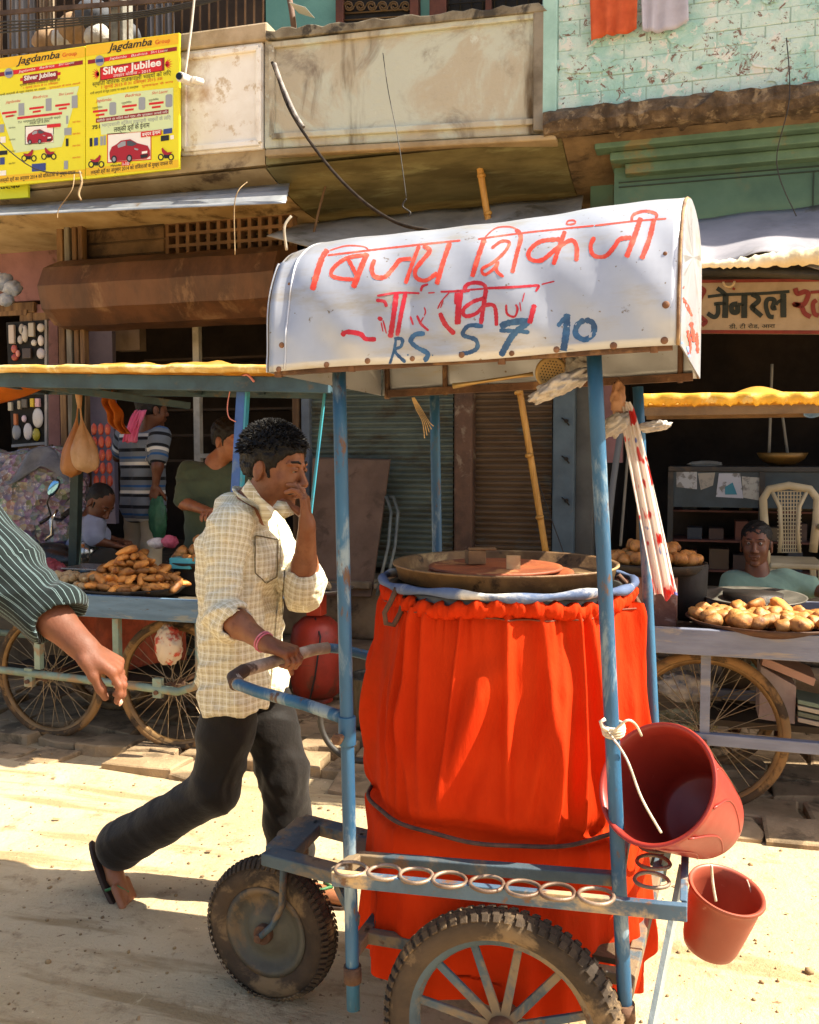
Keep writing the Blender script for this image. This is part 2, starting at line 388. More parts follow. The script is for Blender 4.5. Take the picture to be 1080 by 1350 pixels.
for yy in (555, 605, 660):
    m = MB(); c = P(747, yy, YF - .125); m.tube([c, c + Vector((0, -.02, 0))], .014, 8); m.tube([c + Vector((-.03, -.012, .02)), c + Vector((0, -.025, 0)), c + Vector((.02, -.012, -.03))], .005, 6)
    m.build('bolt', mat('dark_iron', '2e2822', rough=.6, metal=.5), BM)
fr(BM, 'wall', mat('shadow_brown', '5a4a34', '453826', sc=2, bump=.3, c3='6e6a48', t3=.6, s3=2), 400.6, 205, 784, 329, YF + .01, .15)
fr(BM, 'beam', mat('ochre_beam', '6e5b3c', '574729', sc=2, bump=.3), 430, 226, 700, 250, YF - .25, .2, .02)
fr(BM, 'beam', brown, 402, 250.5, 470, 300, YF - .12, .1, .02)
fr(BM, 'pillar', teal_w, 778, 215, 809, 330, YF - .5, .3, .01)
fr(BR, 'wall', teal_w, 810, 170, 1300, 300, 5.62, .12)
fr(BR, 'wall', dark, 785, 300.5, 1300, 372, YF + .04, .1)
fr(BR, 'wall', pinkw, 785, 372.5, 822, 610, YF + .04, .1)
m = MB()
for y0 in (240, 246):
    a, b_ = P(816, y0 + 1, 5.616), P(1300, y0 - 42, 5.616); b_.z = a.z; m.bar(a, b_, .008, .006)
a = P(1073, 226, 5.616); m.bar((a.x, a.y, a.z), (a.x, a.y, a.z - .5), .006, .008)
m.build('scored_line', mat('score', '2c3a34'), BR)
# cornice
m = MB(); xr = 3.6; xl = X_(785, 5.45, 190)
for i, (yy, zz, h) in enumerate(((5.40, 3.30, .05), (5.47, 3.25, .05), (5.54, 3.19, .06))):
    m.box((xl + .08 * i, yy, zz), (xr, 5.74, zz + h - .002))
m.build('cornice', mat('teal_cornice', '62806a', '4d6a58', sc=3, bump=.4, c3='7a7350', t3=.6, s3=4), BR, bev=.008)
# balcony floor slabs with curved soffit
zs = 3.37
for B, xa, xb, mt in ((BL, -6.4, X_(347, YB, 150), mat('cream_soffit', 'c4b08c', 'a08862', sc=2, bump=.3, c3='5d4a33', t3=.6, s3=2.5)), (BM, X_(348.5, YB, 150), X_(740, YB, 150), soff), (BR, X_(741, YB, 150), 3.6, conc)):
    m = MB(); n = 12; vs = []
    for i in range(n + 1):
        t = i / n; yy = YB + .02 + t * 1.1; z = zs - .02 - .12 * sin(min(1, t * 1.5) * pi / 2)
        vs += [(xa, yy, z), (xb, yy, z)]
    m.add(vs, [(2 * i, 2 * i + 1, 2 * i + 3, 2 * i + 2) for i in range(n)], True)
    m.box((xa, YB + .02, zs), (xb, 6.6, zs + .1)); m.build('balcony_floor', mt, B)
# white parapet panel
def panel(B, c4, mt, name='parapet', inset=6, rim=.022, th=.14, Y=YB, rimm=None):
    m = MB(); ppoly(m, c4, Y, th); m.build(name, mt, B, bev=.01)
    cx = sum(p[0] for p in c4) / 4; cy = sum(p[1] for p in c4) / 4
    ins = []
    for (x, y) in c4: ins.append((x + (inset if x < cx else -inset), y + (inset * 1.6 if y < cy else -inset * 1.6)))
    m = MB()
    for i in range(4):
        a, b_ = P(*ins[i], Y - rim / 2 + .001), P(*ins[(i + 1) % 4], Y - rim / 2 + .001); m.bar(a, b_, .035, rim, up=(0, 1, 0))
    m.build('moulding', rimm or mt, B, bev=.006)
panel(BL, [(238, 68), (346.5, 55), (346.5, 196), (238, 205)], white, inset=5)
fr(BL, 'parapet', MC.get('cream_soffit', brown), -200, 100, 237, 230, YB + .02, .12)
m = MB(); ppoly(m, [(234, 44), (352, 28), (352, 52), (234, 66)], YB - .02, .2); m.build('ledge', mat('ledge', 'b8a488', '94805f', sc=4, bump=.5), BL, bev=.012)
panel(BM, [(348.5, 44), (724, 4), (724, 176), (348.5, 196)], balc, inset=10)
# ragged coping on the brown balcony
m = MB(); top = []; xx = 350
while xx < 722: top.append((xx, 40 - (xx - 350) * .1 + random.uniform(-3, 2))); xx += random.uniform(8, 16)
ppoly(m, [(350, 52)] + top + [(722, 14)], YB - .035, .22); m.build('coping', mat('grey_coping', '8f8672', '6a5f4c', sc=7, bump=.7, c3='3e372c', t3=.58, s3=6), BM, bev=.006)
m = MB(); ppoly(m, [(349, 196.5), (724, 176.5), (733, 178), (733, 184), (349, 206)], YB - .03, .2); m.build('ledge', mat('ledge2', 'b09c7c', '8c7858', sc=4, bump=.5), BM, bev=.01)
m = MB(); ppoly(m, [(703, 12), (722, 4), (722, 172), (703, 172)], YB - .03, .03); m.build('pilaster', mat('grey_pilaster', '8c8373', '665c4c', sc=5, bump=.5), BM, bev=.006)
# teal brick parapet: each brick is its own piece
XA = X_(724, YB, 90); Yb = YB
zb0 = Z_(146, YB, 740); m = MB(); m.box((XA, Yb + .004, zb0 - .02), (3.6, Yb + .16, zb0 + 1.35)); m.build('mortar_backing', mat('mortar', 'b3cfc6', '8fa8a0', sc=8, bump=.6), BR)
m = MB(); m.box((XA - .035, Yb - .03, zb0 - .02), (XA + .045, Yb + .16, zb0 + 1.35)); m.build('corner_post', mat('pale_teal', 'a9cfc8', '93bab2', sc=4, bump=.3), BR, bev=.006)
def brick_mat():
    m, n, l, b = new_mat('peeling_teal_brick'); co = coords(n, l)
    c = mixc(n, l, ramp(n, l, noise(n, l, co, 5, 7, .65, .4), .4, .6), L('9fcac2'), L('c6dcd6'))
    c = mixc(n, l, ramp(n, l, noise(n, l, co, 11, 8, .7, .6), .56, .60), c, L('d9dcd6'))
    c = mixc(n, l, ramp(n, l, noise(n, l, co, 17, 8, .75, .8), .565, .60), c, L('7d6256'))
    c = mixc(n, l, ramp(n, l, noise(n, l, co, 31, 5, .7), .64, .67), c, L('2f3632'))
    l.new(c, b.inputs['Base Color']); b.inputs['Roughness'].default_value = .85
    h = bumpn(n, l, noise(n, l, co, 11, 8, .7, .6), .8, .02); l.new(bumpn(n, l, noise(n, l, co, 60, 5, .7), .6, .008, h), b.inputs['Normal']); return m
bkm = brick_mat(); bred = mat('bare_red_brick', 'b5583a', '94442c', sc=20, bump=.5, bsc=80)
z = zb0; r = 0
while z < zb0 + 1.3:
    x = XA + .05 - (.12 if r % 2 else 0)
    while x < 2.05:
        x0 = max(x, XA + .05); x1 = x + .235; o = random.uniform(-.002, .002)
        if x1 - x0 > .06:
            m = MB(); m.box((x0 + .001, Yb + o, z + .001 + random.uniform(0, .002)), (x1 - .001, Yb + .05, z + .079))
            m.build('brick', bkm, BR, bev=.003, org=None)
        x += .24
    z += .08; r += 1
m = MB(); rp = random.Random(4)
for i in range(46):
    cx = rp.uniform(XA + .1, 2.0); cz = rp.uniform(zb0 + .05, zb0 + 1.1); w1 = rp.uniform(.05, .17); h1 = rp.uniform(.03, .08); yy = Yb - .0045 - .0006 * (i % 5); kk = 14
    ps = [(cx + w1 * cos(2 * pi * q / kk) * rp.uniform(.65, 1.15), yy, cz + h1 * sin(2 * pi * q / kk) * rp.uniform(.6, 1.2)) for q in range(kk)]
    m.prism(ps, (0, .004, 0))
m.build('plaster_patch', bkm, BR, kind='stuff')
m = MB(); c = P(1072, 117, Yb - .012); m.box(c - Vector((.05, 0, .035)), c + Vector((.06, .03, .035))); m.build('brick', bred, BR, label='bare red broken brick')
# broken concrete edge under the bricks
m = MB(); vs = []; nn = 60; xE = 2.6
for i in range(nn + 1):
    x = XA - .02 + (xE - XA) * i / nn; r1 = random.uniform(-.02, .02); r2 = random.uniform(-.03, .03)
    for a, b_ in ((-.0 + r1 * .4, .01 + r1 * .6), (-.06 + r1, -.02 + r2 * .5), (-.075 + r2 * .6, -.08 + r1), (-.04 + r2, -.13 + r1 * .5), (.06, -.15 + r2 * .4)): vs.append((x, Yb + a, zb0 + b_))
m.add(vs, [(i * 5 + k + 1, (i + 1) * 5 + k + 1, (i + 1) * 5 + k, i * 5 + k) for i in range(nn) for k in range(4)])
m.build('broken_ledge', mat('broken_concrete', '6d5a45', '453729', sc=12, rough=.95, bump=1, bsc=40, c3='8d7a60', t3=.58, s3=14, bd=.02), BR)
# ---- upper storey behind the parapets
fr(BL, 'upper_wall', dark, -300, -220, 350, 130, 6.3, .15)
m = MB(); m.box((X_(351, 6.3), 6.3, 3.4), (X_(1500, 6.3), 6.45, 6.4)); m.build('upper_wall', mat('upper_teal', '6fa39b', '5c8f88', sc=2, bump=.3), BM)
fr(BM, 'window', mat('black_window', '16110d'), 452, -120, 540, 36, 6.26, .03)
fr(BM, 'window', mat('black_window', '16110d'), 588, -120, 800, 20, 6.26, .03)
rb = mat('red_brown_frame', '6b3a28', '4f2a1d', sc=5, bump=.3)
for x0, x1 in ((442, 452), (540, 551), (566, 588), (640, 648), (1000, 1010)): fr(BM, 'window_frame', rb, x0, -120, x1, 60, 6.22, .07, .006)
m = MB()
for i in range(6):
    cx = 460 + 15 * i
    for s_ in (1, -1):
        pts = [P(cx + s_ * (2 + 5 * (1 - t / 10)) * cos(t * .6), 8 + 7 * (1 - t / 14) * sin(t * .6) * s_, 6.24) for t in range(11)]
        m.tube(pts, .006, 5)
for yy in (0, 18, 27): m.tube([P(452, yy, 6.245), P(540, yy - 6, 6.245)], .006, 5)
m.build('window_grille', mat('brass_grille', '6d5230', rough=.5, metal=.4), BM)
m = MB()
for i in range(14): m.tube([P(592 + i * 15, -100, 6.24), P(592 + i * 15, 22, 6.24)], .006, 5)
m.tube([P(590, 6, 6.235), P(800, -14, 6.235)], .006, 5); m.build('window_grille', mat('dark_iron', '2e2822'), BM)
# barred window, its bars, curtains and stone post
gr = MB()
for i in range(30):
    xx = 2 + i * 11.9; gr.tube([P(xx, -160, YB + .06), P(xx, 118 - xx * .17, YB + .06)], .0065, 6)
gr.build('window_bar', mat('rusty_bar', '6a5444', '4a382c', rough=.7, metal=.3), BL)
m = MB()
for yy in (8, -60, 60): m.bar(P(-60, yy + 14, YB + .05), P(347, yy - 18, YB + .05), .012, .03)
m.build('window_rail', mat('rusty_bar', '4a3426'), BL)
fr(BL, 'stone_post', mat('grey_stone_post', '8d8a80', '6a665c', sc=14, bump=.6), 143, -160, 161, 60, YB + .1, .12, .01)
for (x0, x1, c) in ((-60, 20, '9a8468'), (24, 62, '7c7c80'), (66, 86, '8f7f6a'), (204, 240, '77767a')):
    m = MB(); a, b_ = X_(x0, 5.9), X_(x1, 5.9); za, zb_ = Z_(118, 5.9, x0), Z_(-160, 5.9, x0)
    m.grid(lambda u, v, a=a, b_=b_, za=za, zb_=zb_: (a + (b_ - a) * u, 5.9 + .03 * sin(u * 30) * (.6 + .4 * v), za + (zb_ - za) * v), 40, 6)
    m.build('curtain', mat('curtain_' + c, c, bump=.2), BL)
sackm = mat('white_sack', 'd8d4cc', 'b4aca0', sc=5, bump=.6, bsc=12, bd=.03)
for i, (xx, yy, r, c) in enumerate(((62, 55, .1, 'beige_sack'), (98, 38, .12, 'b'), (128, 48, .09, 'w'), (84, 52, .09, 'w'), (122, 22, .12, 'g'), (165, 46, .1, 'g'))):
    m = MB(); m.ball(P(xx, yy, 5.62), r, 14, 9, (1.1, .8, .9), fn=lambda q, i=i: 1 + .1 * sin(q.x * 6 + i) * cos(q.z * 7 + i * 2))
    m.build('bundle', {'w': sackm, 'b': mat('tan_sack', 'a98a68', '8a6c4c', bump=.5, bsc=12), 'g': mat('dark_bundle', '55585f', '3d3e44', bump=.5, bsc=12)}.get(c, mat('tan_sack', 'a98a68')), None,
            ['beige bundle at the left behind the window bars', 'tan knotted bundle behind the window bars beside the stone post', 'white bundle touching the stone post behind the bars', 'low white bundle between two tan ones behind the bars', 'dark grey bundle on top of the white ones behind the bars', 'dark bundle right of the stone post behind the bars'][i], 'bundle', 'bundles stored behind the barred window')
# ---------------------------------------------------------------- writing helpers
def text_geo(s, bold=0, shear=0):
    cu = bpy.data.curves.new('t', 'FONT'); cu.body = s; cu.size = 1; cu.offset = bold; cu.shear = shear; cu.resolution_u = 3
    o = bpy.data.objects.new('t', cu); me = o.to_mesh()
    vs = [tuple(v.co) for v in me.vertices]; fs = [tuple(p.vertices) for p in me.polygons]
    o.to_mesh_clear(); bpy.data.objects.remove(o); bpy.data.curves.remove(cu)
    return vs, fs
def ptext(m, s, x0, y0, x1, y1, h, fn, bold=0, shear=0):          # baseline from (x0,y0) to (x1,y1), letter height h, in picture points carried onto a surface by fn
    vs, fs = text_geo(s, bold, shear)
    if not vs: return
    a = min(v[0] for v in vs); b = max(v[0] for v in vs); ch = .72
    out = []
    for v in vs:
        t = (v[0] - a) / (b - a); out.append(fn(x0 + (x1 - x0) * t, y0 + (y1 - y0) * t - h * v[1] / ch))
    m.add(out, fs)
def stroke(m, pts, wpx, surf, step=1.6, closed=False, rag=.12, taper=True, res=True):   # brush stroke laid on a surface; surf(x,y)->(point,normal)
    if closed: pts = list(pts) + [pts[0]]
    P2 = [Vector((p[0], p[1])) for p in pts]
    # Catmull-Rom resample
    S = []
    for i in range(len(P2) - 1):
        p0 = P2[max(i - 1, 0)]; p1 = P2[i]; p2 = P2[i + 1]; p3 = P2[min(i + 2, len(P2) - 1)]; k = max(2, int((p2 - p1).length / step))
        for j in range(k):
            t = j / k; S.append(.5 * ((2 * p1) + (p2 - p0) * t + (2 * p0 - 5 * p1 + 4 * p2 - p3) * t * t + (3 * p1 - p0 - 3 * p2 + p3) * t ** 3))
    S.append(P2[-1])
    L_, R_, ok = [], [], True
    for i, p in enumerate(S):
        d = (S[min(i + 1, len(S) - 1)] - S[max(i - 1, 0)]); d = d.normalized() if d.length > 0 else Vector((1, 0)); q = Vector((-d.y, d.x))
        ww = wpx / 2 * (1 + random.uniform(-rag, rag)); e = min(i, len(S) - 1 - i)
        if taper and e < 2: ww *= (.55, .85)[e]
        a = surf(p.x + q.x * ww, p.y + q.y * ww); b = surf(p.x - q.x * ww, p.y - q.y * ww)
        if a is None or b is None: continue
        L_.append(a); R_.append(b)
    n = len(L_)
    if n > 1: m.add(L_ + R_, [(i, i + 1, n + i + 1, n + i) for i in range(n - 1)])
# ---------------------------------------------------------------- posters
yel = mat('poster_yellow', 'ece322', 'e8dc18', sc=2, rough=.45, bump=.05)
flat = lambda nm, c: mat('print_' + nm, c, rough=.5, bump=0)
prd, pmr, pwh, pbk, pgr, pgy, pbl, por = flat('red', 'd42020'), flat('maroon', '8e1f1c'), flat('white', 'f2f0ea'), flat('black', '231f1c'), flat('pale_green', 'd6e8b4'), flat('grey', '9aa0a8'), flat('blue', '3a4a8c'), flat('orange', 'eec01c')
def car(layer, x, y, s, sk=-.1):
    T = lambda pts: [(x + a * s, y + b * s + a * s * sk) for a, b in pts]
    layer(prd if 0 else flat('car_red', 'a81826'), T([(0, 5), (1, 2.6), (3, 1.6), (5, .1), (9, -.3), (12, 1.6), (16.5, 3), (17.5, 5), (17.6, 7.4), (16, 8.6), (2, 9), (.2, 8)]), 2)
    layer(pgy, T([(3.4, 2), (5.3, .6), (7, .5), (7, 2.4), (3.8, 3.2)]), 3); layer(flat('glass', '4a5058'), T([(7.5, .5), (9.2, .3), (12, 2), (10, 2.8), (7.6, 2.5)]), 3)
    for cx in (2, 8.6): layer(pbk, [(x + (cx + 1.25 * cos(t)) * s, y + (8 + 1.7 * sin(t)) * s + cx * s * sk) for t in [k * pi / 6 for k in range(12)]], 3); layer(pgy, [(x + (cx + .7 * cos(t)) * s, y + (8 + 1.0 * sin(t)) * s + cx * s * sk) for t in [k * pi / 5 for k in range(10)]], 4)
    layer(pwh, T([(14, 5.4), (16.4, 5.2), (16.3, 6.2), (14, 6.4)]), 3); layer(pbk, T([(13.3, 6.8), (16.8, 6.5), (16.4, 8), (13.6, 8.3)]), 3); layer(pgy, T([(10.8, 3.6), (12.6, 4.2), (12.2, 4.8), (10.8, 4.3)]), 3)
def bike(layer, x, y, s, fl=1):
    for cx in (-3.2, 3.2):
        layer(pbk, [(x + (cx * fl + 1.9 * cos(t)) * s, y + (2 + 2.2 * sin(t)) * s) for t in [k * pi / 6 for k in range(12)]], 2); layer(yel, [(x + (cx * fl + 1.1 * cos(t)) * s, y + (2 + 1.4 * sin(t)) * s) for t in [k * pi / 5 for k in range(10)]], 3)
    layer(flat('car_red', 'a81826'), [(x + a * s * fl, y + b * s) for a, b in ((-4, -1.4), (-1, -1), (1, -2.6), (2, -4), (2.8, -3.4), (2.4, -1), (1.4, .4), (-1, .6), (-3, 0))], 4)
    layer(pbk, [(x + a * s * fl, y + b * s) for a, b in ((-2, .4), (1.4, .4), (1, 2.8), (-1.6, 2.6))], 3)
def poster(T, corners, label, small=False):
    Yp = YB - .10; root = thing('poster', P(*corners[2], Yp), label, 'poster', 'yellow promotional posters on the balcony')
    m = MB(); ppoly(m, corners, Yp, .02); m.build('board', yel, root, bev=.003)
    layers = {}
    def layer(mt, pts, lv=1):
        m = layers.setdefault(mt.name, (MB(), mt))[0]; q = [P(a, b, Yp - .0012 * lv) for a, b in pts]
        nrm = (q[1] - q[0]).cross(q[2] - q[0])
        m.add(q if nrm.y < 0 else q[::-1], [tuple(range(len(q)))])
    def tx(mt, s, a, b, c, d, h, lv=3, **k):
        m = layers.setdefault(mt.name, (MB(), mt))[0]; (x0, y0), (x1, y1) = T(a, b), T(c, d); ptext(m, s, x0, y0, x1, y1, h / SC, lambda x, y: P(x, y, Yp - .0012 * lv), **k)
    SC = 6.75 if not small else 6.14
    R = lambda x0, y0, x1, y1, h: [T(x0, y0), T(x1, y1), T(x1, y1 + h), T(x0, y0 + h)]
    return root, layers, layer, tx, R
def finish(root, layers):
    for k, (m, mt) in layers.items(): m.build('print', mt, root, kind='stuff')
T = lambda a, b: (110 + a / 6.754, 40 + b / 6.75)
root, layers, layer, tx, R = poster(T, [(113, 59.5), (236.5, 43), (236.5, 222.5), (113, 236)], 'yellow poster with large heading and framed red car, right of the pair')
layer(por, R(22, 135, 846, 25, 95), 1); layer(por, R(22, 1225, 846, 1150, 70), 1)
layer(pgr, [T(120, 600), T(320, 560), T(800, 510), T(800, 880), T(600, 900), T(160, 930)], 1)
tx(pbk, 'Jagdamba', 215, 185, 610, 130, 66, shear=.3, bold=.012); tx(por if 0 else prd, 'Group', 640, 125, 772, 105, 40)
layer(pmr, R(40, 265, 832, 145, 36), 1); layer(prd, R(190, 242, 720, 162, 36), 2); layer(pgy, [(T(145, 270)[0] + 6 * cos(t), T(145, 270)[1] + 7 * sin(t)) for t in [k * pi / 8 for k in range(16)]], 3); layer(pbl, R(112, 258, 176, 250, 30), 4)
tx(pwh, 'Jagdamba', 230, 262, 385, 240, 22, 3, shear=.2); tx(pwh, 'Badrica', 425, 236, 570, 212, 22, 3, shear=.2); tx(pwh, 'Shri Laxmi', 600, 206, 750, 186, 22, 3, shear=.2)
layer(pmr, R(148, 330, 722, 240, 118), 2); layer(prd, R(160, 342, 700, 258, 96), 3)
for sx in (1, -1):
    cx = 110 if sx < 0 else 760; cy = 390 if sx < 0 else 300
    for k in range(7):
        a = k * pi / 6 - pi / 2; a = pi - a if sx < 0 else a; layer(prd, [T(cx - sx * 30, cy - 12), T(cx + 38 * cos(a), cy + 55 * sin(a)), T(cx - sx * 30, cy + 12)], 1)
tx(pwh, 'Silver Jubilee', 175, 395, 692, 312, 66, 4, bold=.03); tx(pwh, 'उपहार योजना - 2015', 265, 418, 600, 372, 26, 4)
tx(pbk, 'स्थिति वितरक राजकपाली भाइयों को लिए', 80, 500, 780, 395, 38, 2); tx(prd, '1 जुलाई 2015 से 31 दिसम्बर 2015 तक', 160, 520, 705, 440, 28, 2); tx(pbk, 'सभी कम्पनी के ग्रुप उत्पाद पर उपहार में आकर्षक', 60, 572, 490, 510, 20, 2); tx(prd, 'गुणवत्ता के साथ', 520, 505, 800, 465, 18, 2)
for i, (cx, cy, s) in enumerate(((110, 640, 'Jagdamba'), (370, 595, 'Badrica'), (610, 570, 'Shri Laxmi'))):
    tx(prd, s, cx, cy, cx + 140, cy - 16, 26, 2, shear=.3); layer(prd, R(cx - 25, cy + 75, cx + 105, cy + 60, 20), 2); layer(prd, R(cx, cy + 108, cx + 78, cy + 98, 18), 2)
    tx(pbk, 'एलुमिनियम', cx - 30, cy + 62, cx + 60, cy + 50, 16, 2); layer(pgy, [T(cx + 122, cy + 10), T(cx + 136, cy), T(cx + 170, cy - 2), T(cx + 182, cy + 8), T(cx + 182, cy + 100), T(cx + 170, cy + 112), T(cx + 136, cy + 114), T(cx + 122, cy + 106)], 2)
layer(pmr, R(112, 785, 758, 702, 38), 2); tx(pwh, 'खरीदी जाने पर मिलने वाले ग्रुप और पुरस्कार आपके लिए', 122, 815, 750, 735, 20, 3)
tx(pbk, '751', 78, 880, 146, 870, 32, 2, bold=.03); tx(pgy, 'भाग्यशाली विजेता व्यापारी भाइयों के लिए', 165, 862, 778, 790, 32, 2); tx(pbk, 'लक्की ड्रॉ के ईनाम', 270, 905, 590, 862, 44, 2, bold=.01)
layer(prd, R(212, 920, 606, 890, 262), 1); layer(pwh, R(220, 930, 598, 900, 244), 2)
def cl(mt, pts, lv=1): layer(mt, pts, lv + 2)
x0, y0 = T(232, 985); car(cl, x0, y0, 3.05, -.06)
layer(prd, R(512, 905, 695, 882, 48), 5); tx(pwh, 'बम्पर ईनाम', 522, 945, 688, 918, 32, 6, bold=.02)
layer(pbk, R(690, 940, 762, 930, 48), 2); layer(pbl, R(712, 880, 790, 868, 46), 2); layer(pwh, R(775, 935, 806, 931, 36), 2); layer(pbk, R(56, 960, 80, 957, 76), 2); layer(pbl, R(95, 958, 130, 953, 70), 2); layer(pgy, R(150, 945, 172, 942, 80), 2); layer(pgy, R(178, 938, 200, 935, 84), 2)
x0, y0 = T(115, 1165); bike(layer, x0, y0, 2.1, 1); x0, y0 = T(735, 1100); bike(layer, x0, y0, 2.1, -1)
tx(pbk, 'Hyundai', 245, 1215, 335, 1205, 22, 2, bold=.01); layer(prd, R(340, 1165, 415, 1158, 42), 2); tx(pwh, 'i-10', 350, 1202, 408, 1196, 30, 3, bold=.02)
tx(pbk, 'लक्की ड्रॉ का अनुसार 2014 को विजेताओं के मुख्य सफल पर', 65, 1282, 795, 1192, 34, 2, bold=.01)
finish(root, layers)
T = lambda a, b: (a / 6.13, 50 + b / 6.136)
root, layers, layer, tx, R = poster(T, [(-14, 79), (112, 60.5), (112, 235.5), (-14, 247)], 'yellow poster with many small pictures round a small car, cut by the left edge', True)
layer(por, R(-80, 175, 686, 70, 85), 1); layer(por, R(-80, 1120, 686, 1062, 60), 1); layer(pgr, [T(-40, 470), T(640, 390), T(500, 880), T(120, 930)], 1)
tx(pbk, 'Jagdamba', 132, 215, 482, 160, 58, shear=.3, bold=.012); tx(prd, 'Group', 505, 155, 620, 138, 34)
layer(pmr, R(-60, 288, 670, 180, 34), 1); layer(prd, R(100, 262, 560, 196, 34), 2); layer(pgy, [(T(72, 285)[0] + 6 * cos(t), T(72, 285)[1] + 6.6 * sin(t)) for t in [k * pi / 8 for k in range(16)]], 3); layer(pbl, R(45, 275, 98, 268, 26), 4)
tx(pwh, 'Jagdamba', 150, 282, 285, 258, 20, 3, shear=.2); tx(pwh, 'Badrica', 320, 252, 440, 232, 20, 3, shear=.2); tx(pwh, 'Shri Laxmi', 475, 226, 600, 206, 20, 3, shear=.2)
layer(pmr, R(184, 306, 466, 265, 66), 2); layer(prd, R(164, 326, 490, 275, 24), 1); tx(pwh, 'Silver Jubilee', 195, 345, 452, 305, 38, 4, bold=.03)
tx(pbk, 'स्थिति वितरक राजकपाली भाइयों को', 160, 392, 486, 345, 18, 2); tx(prd, '1 जुलाई 2015 से 31 दिसम्बर', 190, 412, 470, 370, 16, 2); tx(pbk, 'सभी कम्पनी के ग्रुप उत्पाद पर उपहार', 0, 470, 370, 415, 16, 2); tx(prd, 'गुणवत्ता के साथ आपके', 400, 410, 650, 372, 14, 2)
for i, (cx, cy, s) in enumerate(((45, 530, 'Jagdamba'), (265, 492, 'Badrica'), (475, 468, 'Shri Laxmi'))):
    tx(prd, s, cx, cy, cx + 120, cy - 14, 22, 2, shear=.3); layer(prd, R(cx - 28, cy + 72, cx + 90, cy + 58, 18), 2); layer(prd, R(cx, cy + 100, cx + 65, cy + 90, 16), 2)
    layer(pgy, R(cx + 105, cy, cx + 152, cy - 4, 100), 2)
layer(prd, R(140, 640, 502, 598, 20), 2); tx(pbk, '751 भाग्यशाली विजेता व्यापारी भाइयों', 145, 692, 490, 650, 18, 2); tx(pbk, 'लक्की ड्रॉ के ईनाम', 240, 702, 400, 682, 22, 2)
layer(prd, R(202, 712, 436, 696, 152), 1); layer(pwh, R(208, 720, 430, 704, 138), 2); x0, y0 = T(218, 748); car(cl, x0, y0, 1.95, -.06); layer(prd, R(380, 700, 490, 690, 28), 5)
x0, y0 = T(235, 950); bike(layer, x0, y0, 2.0, 1); x0, y0 = T(395, 935); bike(layer, x0, y0, 2.0, -1)
for (a, b, c, d, mt) in ((0, 700, 34, 66, pgy), (4, 800, 42, 50, pwh), (-10, 915, 70, 34, pbk), (0, 968, 38, 58, pbl), (0, 1075, 50, 40, pwh), (535, 630, 16, 66, pgy), (520, 730, 58, 58, pgy), (532, 815, 22, 62, pbk), (518, 995, 32, 68, pgy), (258, 1020, 112, 62, pbl)):
    layer(mt, R(a, b, a + c, b - c * .08, d), 2)
for k in range(9): tx(prd if k % 2 else pbk, 'उपहार योजना', (585 if k % 2 else 70), 640 + k * 48, (650 if k % 2 else 125), 634 + k * 48, 13, 2)
tx(pbk, 'लक्की ड्रॉ का अनुसार 2014 को विजेताओं के मुख्य सफल', 0, 1168, 610, 1100, 30, 2, bold=.01)
finish(root, layers)
m = MB(); ppoly(m, [(-10, 246), (37, 243), (37, 260), (-10, 263)], YB - .03, .02); q = thing('poster', P(10, 262, YB - .03), 'small yellow-green strip of a third poster under the left poster', 'poster'); m.build('board', mat('poster_lime', 'd8e02a', rough=.5, bump=0), q)
m = MB(); ptext(m, 'तर.प०', 0, 249, 26, 248, 6, lambda x, y: P(x, y, YB - .033), bold=.03); m.build('print', pbk, q, kind='stuff')
# ---------------------------------------------------------------- awnings
galv = mat('galvanised_sheet', 'a3a6aa', '84888c', sc=5, rough=.45, metal=.35, bump=.1, c3='7c6a54', t3=.66, s3=4)
def corr(name, pts4, mt, n, amp, label, cat, along=True):
    a, b, c, d = [Vector(p) for p in pts4]; m = MB()       # a,b back edge left/right; d,c front edge
    nrm = (b - a).cross(d - a).normalized()
    N = n * 6
    m.grid(lambda u, v: (a.lerp(b, u)).lerp(d.lerp(c, u), v) + nrm * amp * sin(v * n * 2 * pi), 20, N)
    return m.build(name, mt, None, label, cat, solid=.003)
tin = corr('tin_awning', (P(-40, 268, 5.75), P(384, 232, 5.75), P(377, 268, 5.0), P(-40, 286, 5.0)), galv, 6, .010, 'grey corrugated tin awning under the yellow posters', 'awning')
clothg = mat('grey_awning_cloth', 'b6b0a6', '8f8a80', sc=3, rough=.9, bump=.4, bsc=20, c3='77705f', t3=.6, s3=3, trans=.25)
m = MB(); A = [P(398, 294, 5.9), P(770, 258, 5.9), P(762, 285, 5.2), P(352, 303, 5.25)]
m.grid(lambda u, v: (A[0].lerp(A[1], u)).lerp(A[3].lerp(A[2], u), v) + Vector((0, .02 * sin(u * 23), .03 * sin(u * 9 + v * 2) * v - .16 * v * (.4 + .6 * sin(u * pi)))), 40, 8)
m.build('cloth_awning', clothg, None, 'pale grey cloth awning strip hanging behind the cart roof', 'awning', solid=.004)
m = MB(); A = [P(905, 290, 5.55), P(1160, 262, 5.55), P(1160, 352, 4.85), P(905, 350, 4.85)]
m.grid(lambda u, v: (A[0].lerp(A[1], u)).lerp(A[3].lerp(A[2], u), v) + Vector((0, .02 * sin(u * 14), .03 * sin(u * 11 + v * 3) * v + .04 * v * sin(u * 4))), 40, 10)
m.build('cloth_awning', mat('lead_grey_sheet', '96939a', '7b7980', sc=2.5, rough=.8, bump=.3, bsc=20, c3='6a655e', t3=.6, s3=3), None, 'dull grey sheet awning over the shop signboard', 'awning', solid=.004)
m = MB(); vs = []; nn = 50; A = [P(922, 352, 4.83), P(1160, 345, 4.83)]
